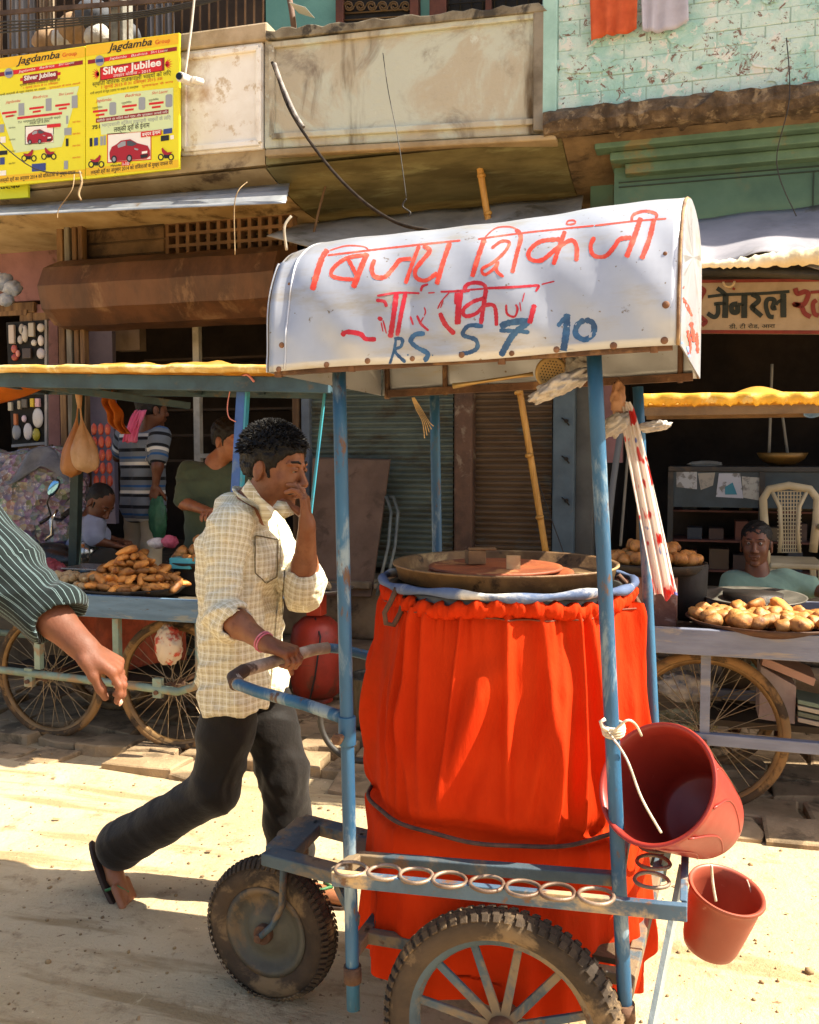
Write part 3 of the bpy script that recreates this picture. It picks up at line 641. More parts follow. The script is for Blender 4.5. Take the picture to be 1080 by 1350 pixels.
for i in range(nn + 1):
    u = i / nn; p = A[0].lerp(A[1], u); lift = .02 + .10 * max(0, u - .15) ** 1.0 + .008 * random.uniform(-1, 1)
    vs += [p + Vector((0, .1, lift + .03)), p + Vector((0, -.03, lift)), p + Vector((0, -.03, -.015 + random.uniform(-.008, .008)))]
m.add(vs, [(3 * i + k + 1, 3 * i + k + 4, 3 * i + k + 3, 3 * i + k) for i in range(nn) for k in range(2)], True)
m.build('torn_cloth', mat('cream_torn_cloth', 'efe3c4', 'd6c49c', sc=4, rough=.95, bump=.6, bsc=30), None, 'cream torn cloth edging along the lip of the grey sheet awning', 'cloth', solid=.004)
m = MB(); m.tube([P(915, 358, 4.88), P(1000, 359, 4.88), P(1160, 366, 4.88)], .03, 8, flat=.8); m.build('awning_pole', mat('tarred_pole', '33302c', '22201d', sc=8, bump=.6), None, 'dark ragged pole under the awning lip above the signboard', 'pole')
# ---------------------------------------------------------------- general shop signboard
sb = thing('signboard', P(1010, 440, 5.6), 'cream shop signboard with dark Hindi lettering and red border over the dark shop', 'sign')
YS = 5.6
m = MB(); ppoly(m, [(912, 369), (1200, 366), (1200, 441), (912, 439)], YS, .03); m.build('board', mat('sign_cream', 'b39c80', 'a08a6c', sc=4, rough=.7, bump=.15, c3='8a7458', t3=.6, s3=3, w3=.2), sb)
m = MB()
for a in ([(912, 369), (1200, 366), (1200, 370), (912, 373)], [(912, 435), (1200, 436), (1200, 441), (912, 439.5)]): ppoly(m, a, YS - .003, .002)
m.build('border', mat('sign_red', '8c3424', '74291d', sc=8, bump=0), sb)
S = lambda pts: [(910 + a / 6.353, 350 + b / 6.35) for a, b in pts]
sf = lambda x, y: P(x, y, YS - .004)
mk = MB(); mr = MB()
def bs(m, pts, w_):
    q = MB(); stroke(q, S(pts), w_, sf, step=1, rag=.03, taper=False); q.build('letter_stroke', mat('sign_ink', '232a26', bump=0, rough=.6) if m is mk else mat('sign_red_ink', '7e2a24', bump=0, rough=.6), sb)
bs(mk, [(148, 262), (300, 245), (600, 235), (832, 218)], 4)
bs(mk, [(225, 190), (262, 215), (300, 250)], 6); bs(mk, [(298, 245), (292, 440)], 8); bs(mk, [(300, 320), (240, 318), (200, 325)], 4.5); bs(mk, [(232, 320), (232, 400), (200, 432), (145, 400)], 6)
bs(mk, [(455, 245), (452, 440)], 8); bs(mk, [(455, 325), (400, 325)], 4); bs(mk, [(398, 322), (350, 335), (352, 385), (395, 388), (398, 335)], 7)
bs(mk, [(515, 240), (565, 265), (570, 300), (520, 345), (530, 365), (600, 425)], 6.5); bs(mk, [(510, 350), (545, 358)], 8)
bs(mk, [(780, 235), (782, 435)], 8); bs(mk, [(720, 330), (745, 300), (780, 290)], 4); bs(mk, [(722, 355), (690, 355), (705, 290), (650, 285), (635, 340), (660, 420), (700, 432)], 6)
bs(mr, [(880, 190), (900, 235), (960, 220), (990, 240), (965, 310), (935, 330), (870, 325), (930, 345), (960, 400), (1010, 430)], 6.5); bs(mr, [(1010, 225), (1100, 218)], 4); bs(mr, [(1060, 290), (1030, 320), (1040, 400), (1075, 420)], 6); bs(mr, [(1110, 225), (1108, 430)], 8)
bs(mr, [(85, 180), (120, 210), (95, 260), (80, 300)], 5); bs(mr, [(85, 430), (130, 470), (95, 500)], 6); bs(mr, [(355, 190), (375, 200)], 3)

m = MB(); x0, y0 = S([(325, 528)])[0]; x1, y1 = S([(712, 522)])[0]; ptext(m, 'डी. टी रोड, आरा', x0, y0, x1, y1, 5.2, sf, bold=.01); m.build('lettering', mat('sign_ink', '232a26'), sb, kind='stuff')
m = MB(); c = P(961, 371, YS - .03); m.tube([c + Vector((.03 * cos(t), 0, .03 * sin(t))) for t in [pi + k * pi / 8 for k in range(9)]], .007, 6); m.build('lamp_ring', mat('pale_ring', 'c9b088'), sb)
# ---------------------------------------------------------------- cloths on the brick wall, cctv, wires
def hang(name, x0, y0, x1, y1, mt, label, cat='cloth', seed=0, Y=YB - .03):
    m = MB(); a = P(x0, y0, Y); b = P(x1, y0, Y); z1_ = Z_(y1, Y, (x0 + x1) / 2)
    def f(u, v):
        p = a.lerp(b, u); sk = .10 * (u - .2) if seed == 1 else .07 * u
        return Vector((p.x + .02 * v * sin(u * 5 + seed), Y - .006 - .012 * sin(u * 19 + seed) * v, a.z + (z1_ - a.z) * v * (1 - sk * 2 - (.35 * (1 - u) * 0)) + .025 * sin(u * 4 + seed) * v))
    m.grid(f, 26, 14); return m.build(name, mt, None, label, cat, solid=.004)
hang('hanging_cloth', 777, -40, 842, 53, mat('orange_cloth', 'd8663a', 'c4552e', sc=10, rough=.9, bump=.4, bsc=30, trans=.2), 'orange cloth hung over the teal brick balcony', seed=1)
hang('hanging_cloth', 844, -40, 906, 44, mat('lilac_white_cloth', 'c9c6d4', 'b8b4c2', sc=6, rough=.9, bump=.3, bsc=30, trans=.2), 'white cloth hung beside the orange cloth on the teal balcony', seed=2)
cc = thing('cctv_camera', P(238, 100, 5.2), 'small white round security camera at the right edge of the poster', 'camera')
m = MB(); c = P(237, 101, 5.12); m.tube([c, c + Vector((.02, .12, .01))], .03, 14); m.tube([c + Vector((.05, .06, 0)), c + Vector((.09, .12, .0))], .022, 10); m.build('housing', mat('cctv_white', 'd9d6cf', rough=.4, bump=0), cc, bev=.004)
m = MB(); m.tube([c + Vector((-.0005, -.012, 0)), c + Vector((0, -.001, 0))], .020, 14); m.build('lens', mat('lens', '14110f', rough=.1, bump=0), cc)
dk = mat('black_cable', '2a2622', rough=.6, bump=0); rope = mat('jute_rope', 'a8906a', '80694a', sc=20, bump=.6, bsc=80)
def wire(pts, r, mt, label, cat='cable', name='cable', group=None):
    m = MB(); P3 = [Vector(p) for p in pts]; S_ = []
    for i in range(len(P3) - 1):
        p0 = P3[max(i - 1, 0)]; p1 = P3[i]; p2 = P3[i + 1]; p3 = P3[min(i + 2, len(P3) - 1)]
        for j in range(6):
            t = j / 6; S_.append(.5 * ((2 * p1) + (p2 - p0) * t + (2 * p0 - 5 * p1 + 4 * p2 - p3) * t * t + (3 * p1 - p0 - 3 * p2 + p3) * t ** 3))
    S_.append(P3[-1]); m.tube(S_, r, 6); return m.build(name, mt, None, label, cat, group)
wire([P(359, 82, 5.22), P(366, 100, 5.2), P(385, 150, 5.1), P(430, 215, 5.0), P(475, 262, 4.95), P(520, 292, 4.9), P(560, 303, 4.85), P(590, 306, 4.85)], .010, mat('dusty_cable', '1e1a17', '3a322c', sc=14, rough=.95, spec=.1), 'thick drooping cable tied to the brown balcony')
wire([P(362, 84, 5.2), P(372, 112, 5.18), P(388, 148, 5.1), P(400, 168, 5.08)], .013, mat('pale_wrap', '9a938c', '6a6460', sc=20), 'pale rag twisted round the upper cable end', 'rag', 'rag')
wire([P(505, 70, 5.27), P(512, 120, 5.2), P(526, 190, 5.1), P(536, 262, 5.05)], .0025, dk, 'thin wire hanging down the middle of the brown balcony')
wire([P(536, 262, 5.05), P(531, 272, 5.05), P(541, 280, 5.05), P(538, 286, 5.05)], .005, dk, 'small iron hook at the end of the thin wire', 'hook', 'hook')
wire([P(1037, 50, 5.25), P(1041, 130, 5.2), P(1024, 215, 5.2), P(1050, 285, 5.2)], .003, dk, 'thin black wire down the teal brick wall')
wire([P(-20, 170, 5.1), P(45, 222, 5.08), P(108, 228, 5.1)], .004, dk, 'thin wire sagging across the left poster')
for k in range(4): wire([P(-20, 30 + 5 * k, 5.3), P(120, 22 + 3 * k, 5.25), P(240, 6 + 2 * k, 5.25), P(420, -40 + k, 5.2)], .005, dk, ['uppermost', 'second highest', 'third highest', 'lowest'][k] + ' of four black cables strung across the barred window')
wire([P(258, -20, 5.2), P(252, 40, 5.2), P(244, 100, 5.18)], .007, mat('pale_cable', 'b9b2a6'), 'pale cable running down to the security camera')
wire([P(105, 226, 5.0), P(108, 240, 4.98), P(104, 255, 4.97), P(107, 264, 4.97)], .007, rope, 'knotted rope end dangling between the two posters', 'rope', 'rope')
wire([P(98, 230, 5.0), P(95, 250, 4.96), P(78, 275, 4.95), P(76, 288, 4.95)], .003, rope, 'thin string hanging from the poster corner over the tin awning', 'string', 'string')
wire([P(326, 240, 5.0), P(314, 252, 4.95), P(309, 275, 4.95), P(310, 336, 4.95)], .003, rope, 'knotted string hanging over the tin awning before the lattice', 'string', 'string')
wire([P(434, 228, 5.6), P(420, 280, 5.55), P(409, 330, 5.5)], .008, wood, 'thin stick slanting down beside the lattice vent', 'stick', 'stick')
wire([P(384, 285, 5.1), P(375, 300, 5.08), P(378, 330, 5.1)], .009, mat('pale_rag', 'b0a898', '8d8474', sc=10, bump=.5), 'pale rag knotted at the corner of the cloth awning', 'rag', 'rag')
wire([P(374, -40, 5.7), P(384, 10, 5.6), P(388, 40, 5.6)], .02, mat('rust_pipe', '6a5040'), 'rusty pipe standing at the junction of the balconies', 'pipe', 'pipe')
m = MB(); m.box(P(388, 6, 5.5) - Vector((.02, .05, .03)), P(404, 16, 5.5) + Vector((.02, .1, .03)), Matrix.Rotation(.4, 3, 'Y')); m.build('floodlight', mat('lamp_grey', 'b4b4b0', rough=.5), None, 'small grey floodlight fixed above the brown balcony end', 'lamp', bev=.01)
wire([P(632, 215, 5.55), P(645, 296, 5.6), P(686, 520, 5.75), P(722, 742, 5.85)], .022, mat('bamboo', 'd09a48', 'b57f34', sc=6, rough=.5, bump=.2, stretch=(8, 8, 1)), 'long yellow bamboo pole leaning against the shutters', 'pole', 'bamboo_pole')
b_ = bpy.data.objects['bamboo_pole']; m = MB(); 
for t in (.03, .12, .24, .4, .56, .72, .88):
    p = P(632, 215, 5.55).lerp(P(722, 742, 5.85), t); d = (P(722, 742, 5.85) - P(632, 215, 5.55)).normalized(); m.tube([p - d * .012, p - d * .004, p + d * .004, p + d * .012], [.022, .0265, .0265, .022], 10)
m.build('node_ring', MC['bamboo'], b_)
# ================================================================ the drink cart
CART = thing('drink_cart', (-.47, 2.45, 0), 'blue handcart with white painted tin roof and red Hindi lettering, being pushed along the road', 'cart')
blue = mat('worn_blue_paint', '2f6486', '244e6c', sc=5, rough=.5, bump=.35, bsc=50, c3='7f9098', t3=.58, s3=12, c4='5b3f2c', t4=.62, s4=26, stretch=(1, 1, .35), spec=.5)
greyb = mat('dusty_blue_iron', '4a5a62', '38464e', sc=6, rough=.75, bump=.5, bsc=50, c3='7d6a50', t3=.53, s3=5, c4='5a4230', t4=.62, s4=16)
rust = mat('rusty_iron', '6b4a34', '4a3324', sc=9, rough=.8, bump=.6, bsc=60, c3='8d6a48', t3=.58, s3=10)
rubber = mat('dusty_rubber', '4f3f2e', '33291f', sc=5, rough=.9, bump=.5, bsc=60, c3='80694b', t3=.58, s3=7)
PFL = [P(447, 488, 2.05), P(466, 1330, 2.05)]; PFR = [P(783, 462, 2.05), P(827, 1385, 2.05)]
PBL = [P(573, 522, 2.80), P(583, 1135, 2.80)]; PBR = [P(841, 510, 2.80), P(872, 1160, 2.80)]
for a, b in (PFL, PFR, PBL, PBR):
    m = MB(); r = .0165 if a in (PFL[0], PFR[0]) else .0155
    m.tube([a.lerp(b, i / 10) for i in range(11)], r, 14); m.build('pole', blue, CART)
m = MB(); c = PFL[0].lerp(PFL[1], (955 - 488) / 842); m.tube([c - Vector((0, 0, .035)), c + Vector((0, 0, .035))], .0215, 14)
m.build('collar', blue, CART, bev=.002)
m = MB(); m.tube([c + Vector((-.01, -.05, -.01)), c + Vector((0, .02, -.01))], .007, 8); m.tube([c + Vector((-.01, -.048, -.01)), c + Vector((-.008, -.036, -.01))], .014, 6); m.build('bolt', rust, CART)
for a, b in (PFL, PFR):
    m = MB(); c = a.lerp(b, .93); m.tube([c, c + (b - a).normalized() * .04], .022, 12); m.build('collar', rust, CART)
# push handle
hp = [P(458, 948, 2.05), P(400, 928, 2.10), P(340, 912, 2.17), P(313, 902, 2.22), P(308, 893, 2.27), P(322, 884, 2.33), P(372, 869, 2.5), P(412, 857, 2.63), P(432, 854, 2.68), P(452, 856, 2.70), P(500, 868, 2.74), P(577, 885, 2.80)]
m = MB(); m.tube(hp, .0155, 12); H_ = m.build('handle', blue, CART)
m = MB(); m.tube([hp[3] + Vector((.004, 0, 0))] + hp[4:8] + [hp[8]], .0185, 12); m.build('grip_wrap', mat('grimy_pale_tape', 'c9b8a4', '8d7a68', sc=14, rough=.6, bump=.4, c3='5e4c40', t3=.62, s3=12), H_)
m = MB(); m.tube([hp[3] + Vector((-.004, 0, 0)), hp[4], hp[5]], .0195, 12); m.build('tape', mat('brown_tape', '5c4638', '46342a', sc=10), H_)
# frame: rails, deck extension, struts
zf = .37
def q4(a): return a[0].lerp(a[1], (zf - a[0].z) / (a[1].z - a[0].z))
A, B_, C_, D_ = q4(PFL), q4(PFR), q4(PBL), q4(PBR)
for p, q in ((A, B_), (C_, D_), (A, C_), (B_, D_)):
    o_ = Vector((0, .085, 0)) if p is A and q is B_ else Vector((0, 0, 0)); m = MB(); m.bar(p + o_, q + o_, .03, .03); m.build('rail', greyb, CART, bev=.003)
m = MB()
for i in range(5): t = (i + .5) / 5; m.bar(A.lerp(B_, t) + Vector((0, .11, .02)), C_.lerp(D_, t) + Vector((0, 0, .02)), .09, .014)
m.build('deck_board', mat('deck_wood', '5f4a34', '46351f', bump=.5), CART)
e1, e2, e3, e4 = PZ(352, 1128, .49), PZ(398, 1084, .49), PZ(485, 1106, .49), PZ(475, 1160, .49)
for p, q, ww in ((e1, e4, .055), (e2, e3, .05), (e1 + Vector((.03, .02, 0)), e2 + Vector((.03, 0, 0)), .09), (e4 + Vector((-.02, 0, .0)), e3, .05)):
    m = MB(); m.bar(p, q, ww, .035); m.build('deck_beam', greyb, CART, bev=.004)
m = MB(); m.bar(e4 + Vector((-.02, -.02, -.01)), PFL[0].lerp(PFL[1], .80), .03, .03); m.build('bracket', greyb, CART, bev=.003)
m = MB(); m.bar(P(445, 1165, 2.2), P(470, 1215, 2.1), .018, .03); m.build('bracket', greyb, CART)
# glass shelf: angle-iron border with welded rings
ZL, ZR = .605, .632
f0, f1 = PZ(438, 1158, ZL), PZ(906, 1204, ZR); b0 = f0 + Vector((.02, .118, .0)); b1 = f1 + Vector((-.15, .118, 0)); f1b = Vector((f1.x, f1.y + .62, ZR))
sh = group_empty('glass_shelf', None, CART)
m = MB(); m.bar(f0, f1, .012, .034, up=(0, 0, 1)); m.bar(f0 + Vector((0, .006, .015)), f1 + Vector((0, .006, .015)), .014, .004); m.build('rim', mat('shelf_blue', '4a6478', '3a5062', sc=6, rough=.5, bump=.3, c3='c9a877', t3=.56, s3=4, c4='6b4a33', t4=.6, s4=14), sh, bev=.002)
m = MB(); m.bar(b0, b1, .028, .028); m.build('rim', greyb, sh, bev=.003)
m = MB(); m.bar(f0 + Vector((0, .02, 0)), b0, .028, .028); m.build('rim', greyb, sh, bev=.003)
m = MB(); m.bar(f1 + Vector((-.006, .02, 0)), f1b, .012, .034); m.bar(f1 + Vector((-.008, .02, .016)), f1b + Vector((-.008, 0, .016)), .014, .004); m.build('rim', MC['shelf_blue'], sh, bev=.002)
m = MB(); m.bar(b1, b1 + Vector((0, .47, 0)), .028, .028); m.build('rim', greyb, sh, bev=.003)
m = MB(); m.bar(b1 + Vector((0, .47, 0)), f1b, .028, .02); m.build('rim', greyb, sh, bev=.003)
ringm = mat('ring_iron', '9c8874', '6a5444', sc=9, rough=.5, metal=.4, bump=.3)
def ring(c, r=.037):
    m = MB(); m.tube([c + Vector((r * cos(t), r * sin(t), .0008 * sin(t * 2 + c.x * 30))) for t in [k * pi / 12 for k in range(24)]], .0045, 6, closed=True, flat=1); m.build('ring', ringm, sh)
for i in range(8): ring(PZ((463, 507, 549, 593, 642, 690, 735, 786)[i], (1146, 1150, 1154, 1160, 1165, 1171, 1176, 1181)[i], ZL + .028 * i / 8 + .017))
for k in range(5): ring(Vector((f1.x - .075, f1.y + .09 + .095 * k, ZR + .019)))
m = MB(); m.bar(f1 + Vector((-.01, .25, -.01)), PZ(858, 1360, .33) + Vector((0, .0, 0)), .012, .03); m.build('strut', mat('pale_strut', '9fa9a8', '7d8684', sc=5, rough=.5, metal=.3), CART)
m = MB(); m.bar(f1b + Vector((-.03, 0, -.01)), D_ + Vector((0, 0, -.05)), .02, .03); m.build('strut', greyb, CART)
# castor wheel
hub = PD(358, 1222, 1); hub = CO + ray(358, 1222) * ((.206 - CH) / ray(358, 1222).z)
Rz = Matrix.Rotation(radians(-6), 3, 'Z'); ax = Rz @ Vector((0, 1, 0))
def wheel(name, c, ax, Rr, tr, parent, tread, lugs=44, spokes=0, hubr=.03, solid=False):
    W = group_empty(name, None, parent)
    m = MB(); prof = []
    for k in range(17):
        t = 2 * pi * k / 16; prof.append((Rr - tr + tr * cos(t) * (1 if cos(t) > 0 else 1.15), tr * .95 * sin(t)))
    m.lathe(prof, c, 64, ax); m.build('tyre', rubber, W)
    # tread blocks
    m = MB(); R0 = Vector((0, 0, 1)).rotation_difference(ax).to_matrix()
    for k in range(lugs):
        t = 2 * pi * k / lugs; er = Vector((cos(t), sin(t), 0)); et = Vector((-sin(t), cos(t), 0)); ez = Vector((0, 0, 1))
        for s_ in (-1, 1):
            for (u, rr) in ((.38, .985), (.86, .80)):
                o = er * (Rr - tr + tr * (rr - .035)) + ez * (s_ * u * tr * .95) + et * (Rr * pi / lugs * (.5 if s_ > 0 else 0) + (.004 if u > .5 else 0))
                M3 = Matrix((er * cos(u * .9 * s_) + ez * sin(u * .9 * s_), et, -er * sin(u * .9 * s_) + ez * cos(u * .9 * s_))).transposed()
                hx, hy, hz = tread, Rr * pi / lugs * .62, tr * .24
                vs = [c + R0 @ (o + M3 @ Vector((hx * (1 if q & 1 else -1), hy * (1 if q & 2 else -1) * (.85 if q & 1 else 1), hz * (1 if q & 4 else -1)))) for q in range(8)]
                m.add(vs, [(0, 2, 3, 1), (4, 5, 7, 6), (0, 1, 5, 4), (2, 6, 7, 3), (0, 4, 6, 2), (1, 3, 7, 5)])
    m.build('tread', rubber, W, kind='stuff')
    ri = Rr - 2 * tr
    if solid:
        m = MB(); prof = [(ri + .012, -.03), (ri + .014, -.036), (ri - .004, -.036), (ri - .012, -.018), (ri * .62, -.012), (ri * .5, -.028), (ri * .3, -.034), (.0, -.034)]
        m.lathe(prof, c, 48, ax); m.lathe([(a, -b) for a, b in prof], c, 48, ax); m.build('rim', mat('dusty_steel_rim', '5d5a4c', '46413a', sc=6, rough=.7, bump=.3, c3='7a6448', t3=.55, s3=6), W)
    else:
        m = MB(); m.lathe([(ri + .012, -.022), (ri + .012, .022), (ri - .006, .02), (ri - .016, 0), (ri - .006, -.02), (ri + .012, -.022)], c, 56, ax); m.build('rim', greyb, W)
    m = MB(); a_ = ax.normalized(); m.tube([c - a_ * .055, c + a_ * .055], hubr, 16); m.tube([c - a_ * .08, c + a_ * .08], .012, 10); m.build('hub', rust, W, bev=.003)
    for k in range(spokes):
        t = 2 * pi * (k + .35) / spokes; e = R0 @ Vector((cos(t), sin(t), 0)); tt = R0 @ Vector((-sin(t), cos(t), 0))
        p = c + e * hubr * .9; q = c + e * (ri - .008); m = MB()
        vs = []
        for (o, ww) in ((p, .011), (q, .009)):
            for sx, sy in ((-1, -1), (1, -1), (1, 1), (-1, 1)): vs.append(o + tt * sx * ww + a_ * sy * .005)
        m.add(vs, [(3, 2, 1, 0), (4, 5, 6, 7), (0, 1, 5, 4), (1, 2, 6, 5), (2, 3, 7, 6), (3, 0, 4, 7)])
        m.build('spoke', greyb, W, bev=.002)
    return W
wheel('castor_wheel', hub, ax, .206, .044, CART, .0015, 70, 0, .028, True)
for s_ in (-1, 1):
    o = ax * (s_ * .062); top = Vector((hub.x + .075, hub.y, .47)); m = MB()
    pts = [top + o * .9, top + o + Vector((.0, 0, -.07)), hub + o + Vector((.07, 0, .10)), hub + o + Vector((.04, 0, .04)), hub + o]
    m.tube(pts, .017, 10, flat=.55); m.build('castor_fork', greyb, CART)
m = MB(); m.tube([top + Vector((0, 0, -.005)), top + Vector((0, 0, .025))], .05, 16); m.build('swivel_plate', greyb, CART)
hubw = Vector((-.395, 2.020, .266))
wheel('cart_wheel', hubw, Vector((0, 1, 0)), .280, .034, CART, .0028, 66, 12, .034)
wheel('cart_wheel', hubw + Vector((0, .80, 0)), Vector((0, 1, 0)), .275, .034, CART, .006, 60, 12, .034)
m = MB(); m.tube([hubw, hubw + Vector((0, .80, 0))], .014, 10); m.build('axle', rust, CART)
# ---- tin roof
prof = [(0, 0), (.0, .07), (.006, .14), (.022, .205), (.055, .262), (.10, .30), (.16, .332), (.25, .358), (.36, .374), (.5, .384), (.64, .384), (.76, .365), (.83, .33), (.86, .25), (.872, .12), (.875, .0)]
prof = [tuple(.5 * (2 * b_ + (c_ - a_) * t + (2 * a_ - 5 * b_ + 4 * c_ - d_) * t * t + (3 * b_ - a_ - 3 * c_ + d_) * t ** 3) for a_, b_, c_, d_ in zip(prof[max(i - 1, 0)], prof[i], prof[i + 1], prof[min(i + 2, len(prof) - 1)])) for i in range(len(prof) - 1) for t in (0, .3333, .6667)] + [prof[-1]]
def roof_pt(u, i):                                       # u along the length, i index into the profile
    o, h = prof[i]; xl = -.945 + (-.02) * o; xr = -.035 + .05 * o; sc_ = .955 + .045 * u
    z = 1.772 + .030 * u; x = xl + (xr - xl) * u
    dent = .004 * sin(u * 17 + h * 9) * (h > .03) + .003 * sin(u * 41 + h * 31) * (h > .03) + .006 * math.exp(-((u - .04) / .02) ** 2) * (h > .1)
    return Vector((x, 1.975 + o + dent, z + h * sc_ + .003 * sin(u * 9) - .012 * max(0, 1 - u / .06) * (h > .28)))
tinm = None
def tin_mat():
    m, n, l, b = new_mat('white_painted_tin'); co = coords(n, l)
    c = mixc(n, l, ramp(n, l, noise(n, l, co, 3, 6, .6), .35, .65), L('c4c6cc'), L('b2b4ba'))
    c = mixc(n, l, ramp(n, l, noise(n, l, coords(n, l, (1, 1, 4)), 2.5, 6, .7), .50, .74), c, L('b3a68f'))
    c = mixc(n, l, ramp(n, l, noise(n, l, co, 60, 3, .5), .70, .74), c, L('8a7c6a'))
    c = mixc(n, l, ramp(n, l, noise(n, l, co, 23, 5, .8), .64, .70), c, L('7a6650'))
    l.new(c, b.inputs['Base Color']); b.inputs['Roughness'].default_value = .38; b.inputs['Metallic'].default_value = .5
    l.new(bumpn(n, l, noise(n, l, co, 4, 3, .5), .12, .02), b.inputs['Normal']); return m
tinm = tin_mat()
canopy = group_empty('roof', None, CART)
m = MB(); NU = 60
from itertools import chain
def dens(i):
    return i
vs = []; np_ = len(prof)
for i in range(NU + 1):
    for k in range(np_): vs.append(roof_pt(i / NU, k))
m.add(vs, [(i * np_ + k, (i + 1) * np_ + k, (i + 1) * np_ + k + 1, i * np_ + k + 1) for i in range(NU) for k in range(np_ - 1)], True)
roof_v = list(m.v); roof_f = list(m.f)
m.build('roof_sheet', tinm, canopy, solid=.003)
endm = MB()
for u, s_ in ((0, 1), (1, -1)):
    rim = [roof_pt(u, k) + Vector((-.006 * s_, 0, 0)) for k in range(np_)]
    c = Vector((0, 0, 0))
    for p in rim: c += p
    c /= np_
    mid = [p.lerp(c, .35) + Vector((s_ * random.uniform(-.002, .003), 0, 0)) for p in rim]
    fs = [(k, k + 1, np_ + k + 1, np_ + k) for k in range(np_ - 1)] + [(np_ - 1, 0, np_, 2 * np_ - 1)] + [(np_ + k, np_ + (k + 1) % np_, 2 * np_) for k in range(np_)]
    m = MB(); m.add(rim + mid + [c], fs if s_ > 0 else [f[::-1] for f in fs]); m.build('end_panel', tinm, canopy, solid=.003)
    if u == 1: end_v = list(m.v); end_f = list(m.f)
# folded lips, seam, inner angle-iron frame
m = MB(); m.tube([roof_pt(1, k) + Vector((.002, 0, 0)) for k in range(np_)], .004, 6); m.build('lip', mat('rusty_lip', '9c7c54', '6b4a30', sc=20, bump=.5), canopy)
m = MB(); m.tube([roof_pt(.045 + .012 * (k / 29), k) + Vector((0, -.002, .001)) for k in range(0, 29)], .003, 6); m.build('seam', tinm, canopy)
for i, (o, zz) in enumerate(((.02, .004), (.86, .004))):
    m = MB(); a = roof_pt(0.01, 0) + Vector((0, o, zz)); b = roof_pt(.99, 0) + Vector((.04 if o > .5 else 0, o, zz)); m.bar(a, b, .022, .022); m.build('roof_rail', rust, canopy)
for u in (.02, .22, .60, .95):
    m = MB(); m.tube([roof_pt(u, k) + Vector((0, .012 if prof[k][0] < .3 else -.012, -.012)) for k in range(np_)], .009, 6); m.build('rib', rust, canopy)
m = MB(); m.box(roof_pt(.03, 0) + Vector((0, .02, .02)), roof_pt(.97, 0) + Vector((0, .84, .024))) if 0 else None
# surfaces for brushwork
bvh = BVHTree.FromPolygons([Vector(q) for q in roof_v], roof_f)
def roofs(x, y):
    h = bvh.ray_cast(CO, ray(x, y).normalized())
    if h[0] is None: return None
    nn = h[1] if h[1].dot(h[0] - CO) < 0 else -h[1]
    return h[0] + nn * .0021
bvh2 = BVHTree.FromPolygons([Vector(q) for q in end_v], end_f)
def ends(x, y):
    h = bvh2.ray_cast(CO, ray(x, y).normalized())
    return None if h[0] is None else h[0] + Vector((.0022, 0, 0))
Z1 = lambda pts: [(350 + a / 4, 290 + b / 4) for a, b in pts]
Z2 = lambda pts: [(600 + a / 3.2727, 255 + b / 3.2727) for a, b in pts]
redp = mat('brush_red', 'd4402e', 'e07058', sc=30, rough=.5, bump=.1, lo=.45, hi=.75); drk = mat('brush_dark_red', 'b0182a', 'c85a5e', sc=34, rough=.5, bump=.1, lo=.5, hi=.75); nav = mat('brush_blue', '23456c', '3f6a90', sc=26, rough=.5, bump=.1)
def brush(lst, w_, mt, Z, surf=roofs, rag=.14):
    for s_ in lst:
        ww = w_; m = MB()
        if isinstance(s_, tuple): s_, ww = s_
        stroke(m, Z(s_), ww * 1.1 + .2, surf, rag=rag)
        if m.v: m.build('letter_stroke', mt, canopy)
brush([([(330, 190), (545, 164), (830, 132), (1030, 112)], 2), ([(330, 160), (300, 205), (272, 290), (250, 372)], 6.5), ([(340, 165), (430, 140), (520, 145), (545, 165)], 1.5),
       ([(525, 188), (430, 205), (362, 255), (350, 295), (400, 312), (468, 316)], 4.5), ([(437, 208), (460, 250), (484, 300)], 4.5), ([(537, 178), (500, 270), (465, 360)], 6.5),
       [(577, 212), (562, 258), (577, 300), (630, 303), (680, 252), (712, 215), (772, 208)], ([(812, 140), (778, 230), (740, 338)], 4.5),
       [(832, 140), (868, 165), (835, 210), (793, 265), (800, 308), (850, 320), (908, 280)], ([(975, 122), (937, 230), (905, 342)], 5.5)], 5, redp, Z1)
brush([([(100, 200), (300, 173), (600, 142)], 1.8), ([(605, 142), (780, 122), (912, 112)], 1.8), ([(130, 192), (180, 152), (250, 150), (285, 180)], 1.5), ([(128, 198), (103, 270), (75, 362)], 5.5),
       ([(158, 240), (200, 210), (235, 215), (215, 255), (165, 300), (118, 328), (130, 352), (170, 325), (185, 300), (180, 335), (210, 362)], 3.6), ([(262, 158), (285, 190), (268, 260), (247, 345)], 5),
       ([(455, 200), (370, 210), (322, 250), (325, 285), (375, 290), (440, 240), (500, 205), (525, 232), (524, 295)], 5), ([(475, 165), (445, 250), (425, 310)], 5),
       ([(480, 135), (490, 122), (515, 120), (520, 132), (495, 138), (480, 135)], 2), ([(603, 190), (586, 230), (600, 270), (650, 272), (690, 230), (712, 200), (762, 193)], 5), ([(802, 108), (772, 195), (740, 278)], 6),
       ([(762, 128), (770, 96), (820, 80), (868, 92), (866, 115)], 3.4), ([(860, 112), (838, 200), (805, 285)], 6)], 5, redp, Z2)
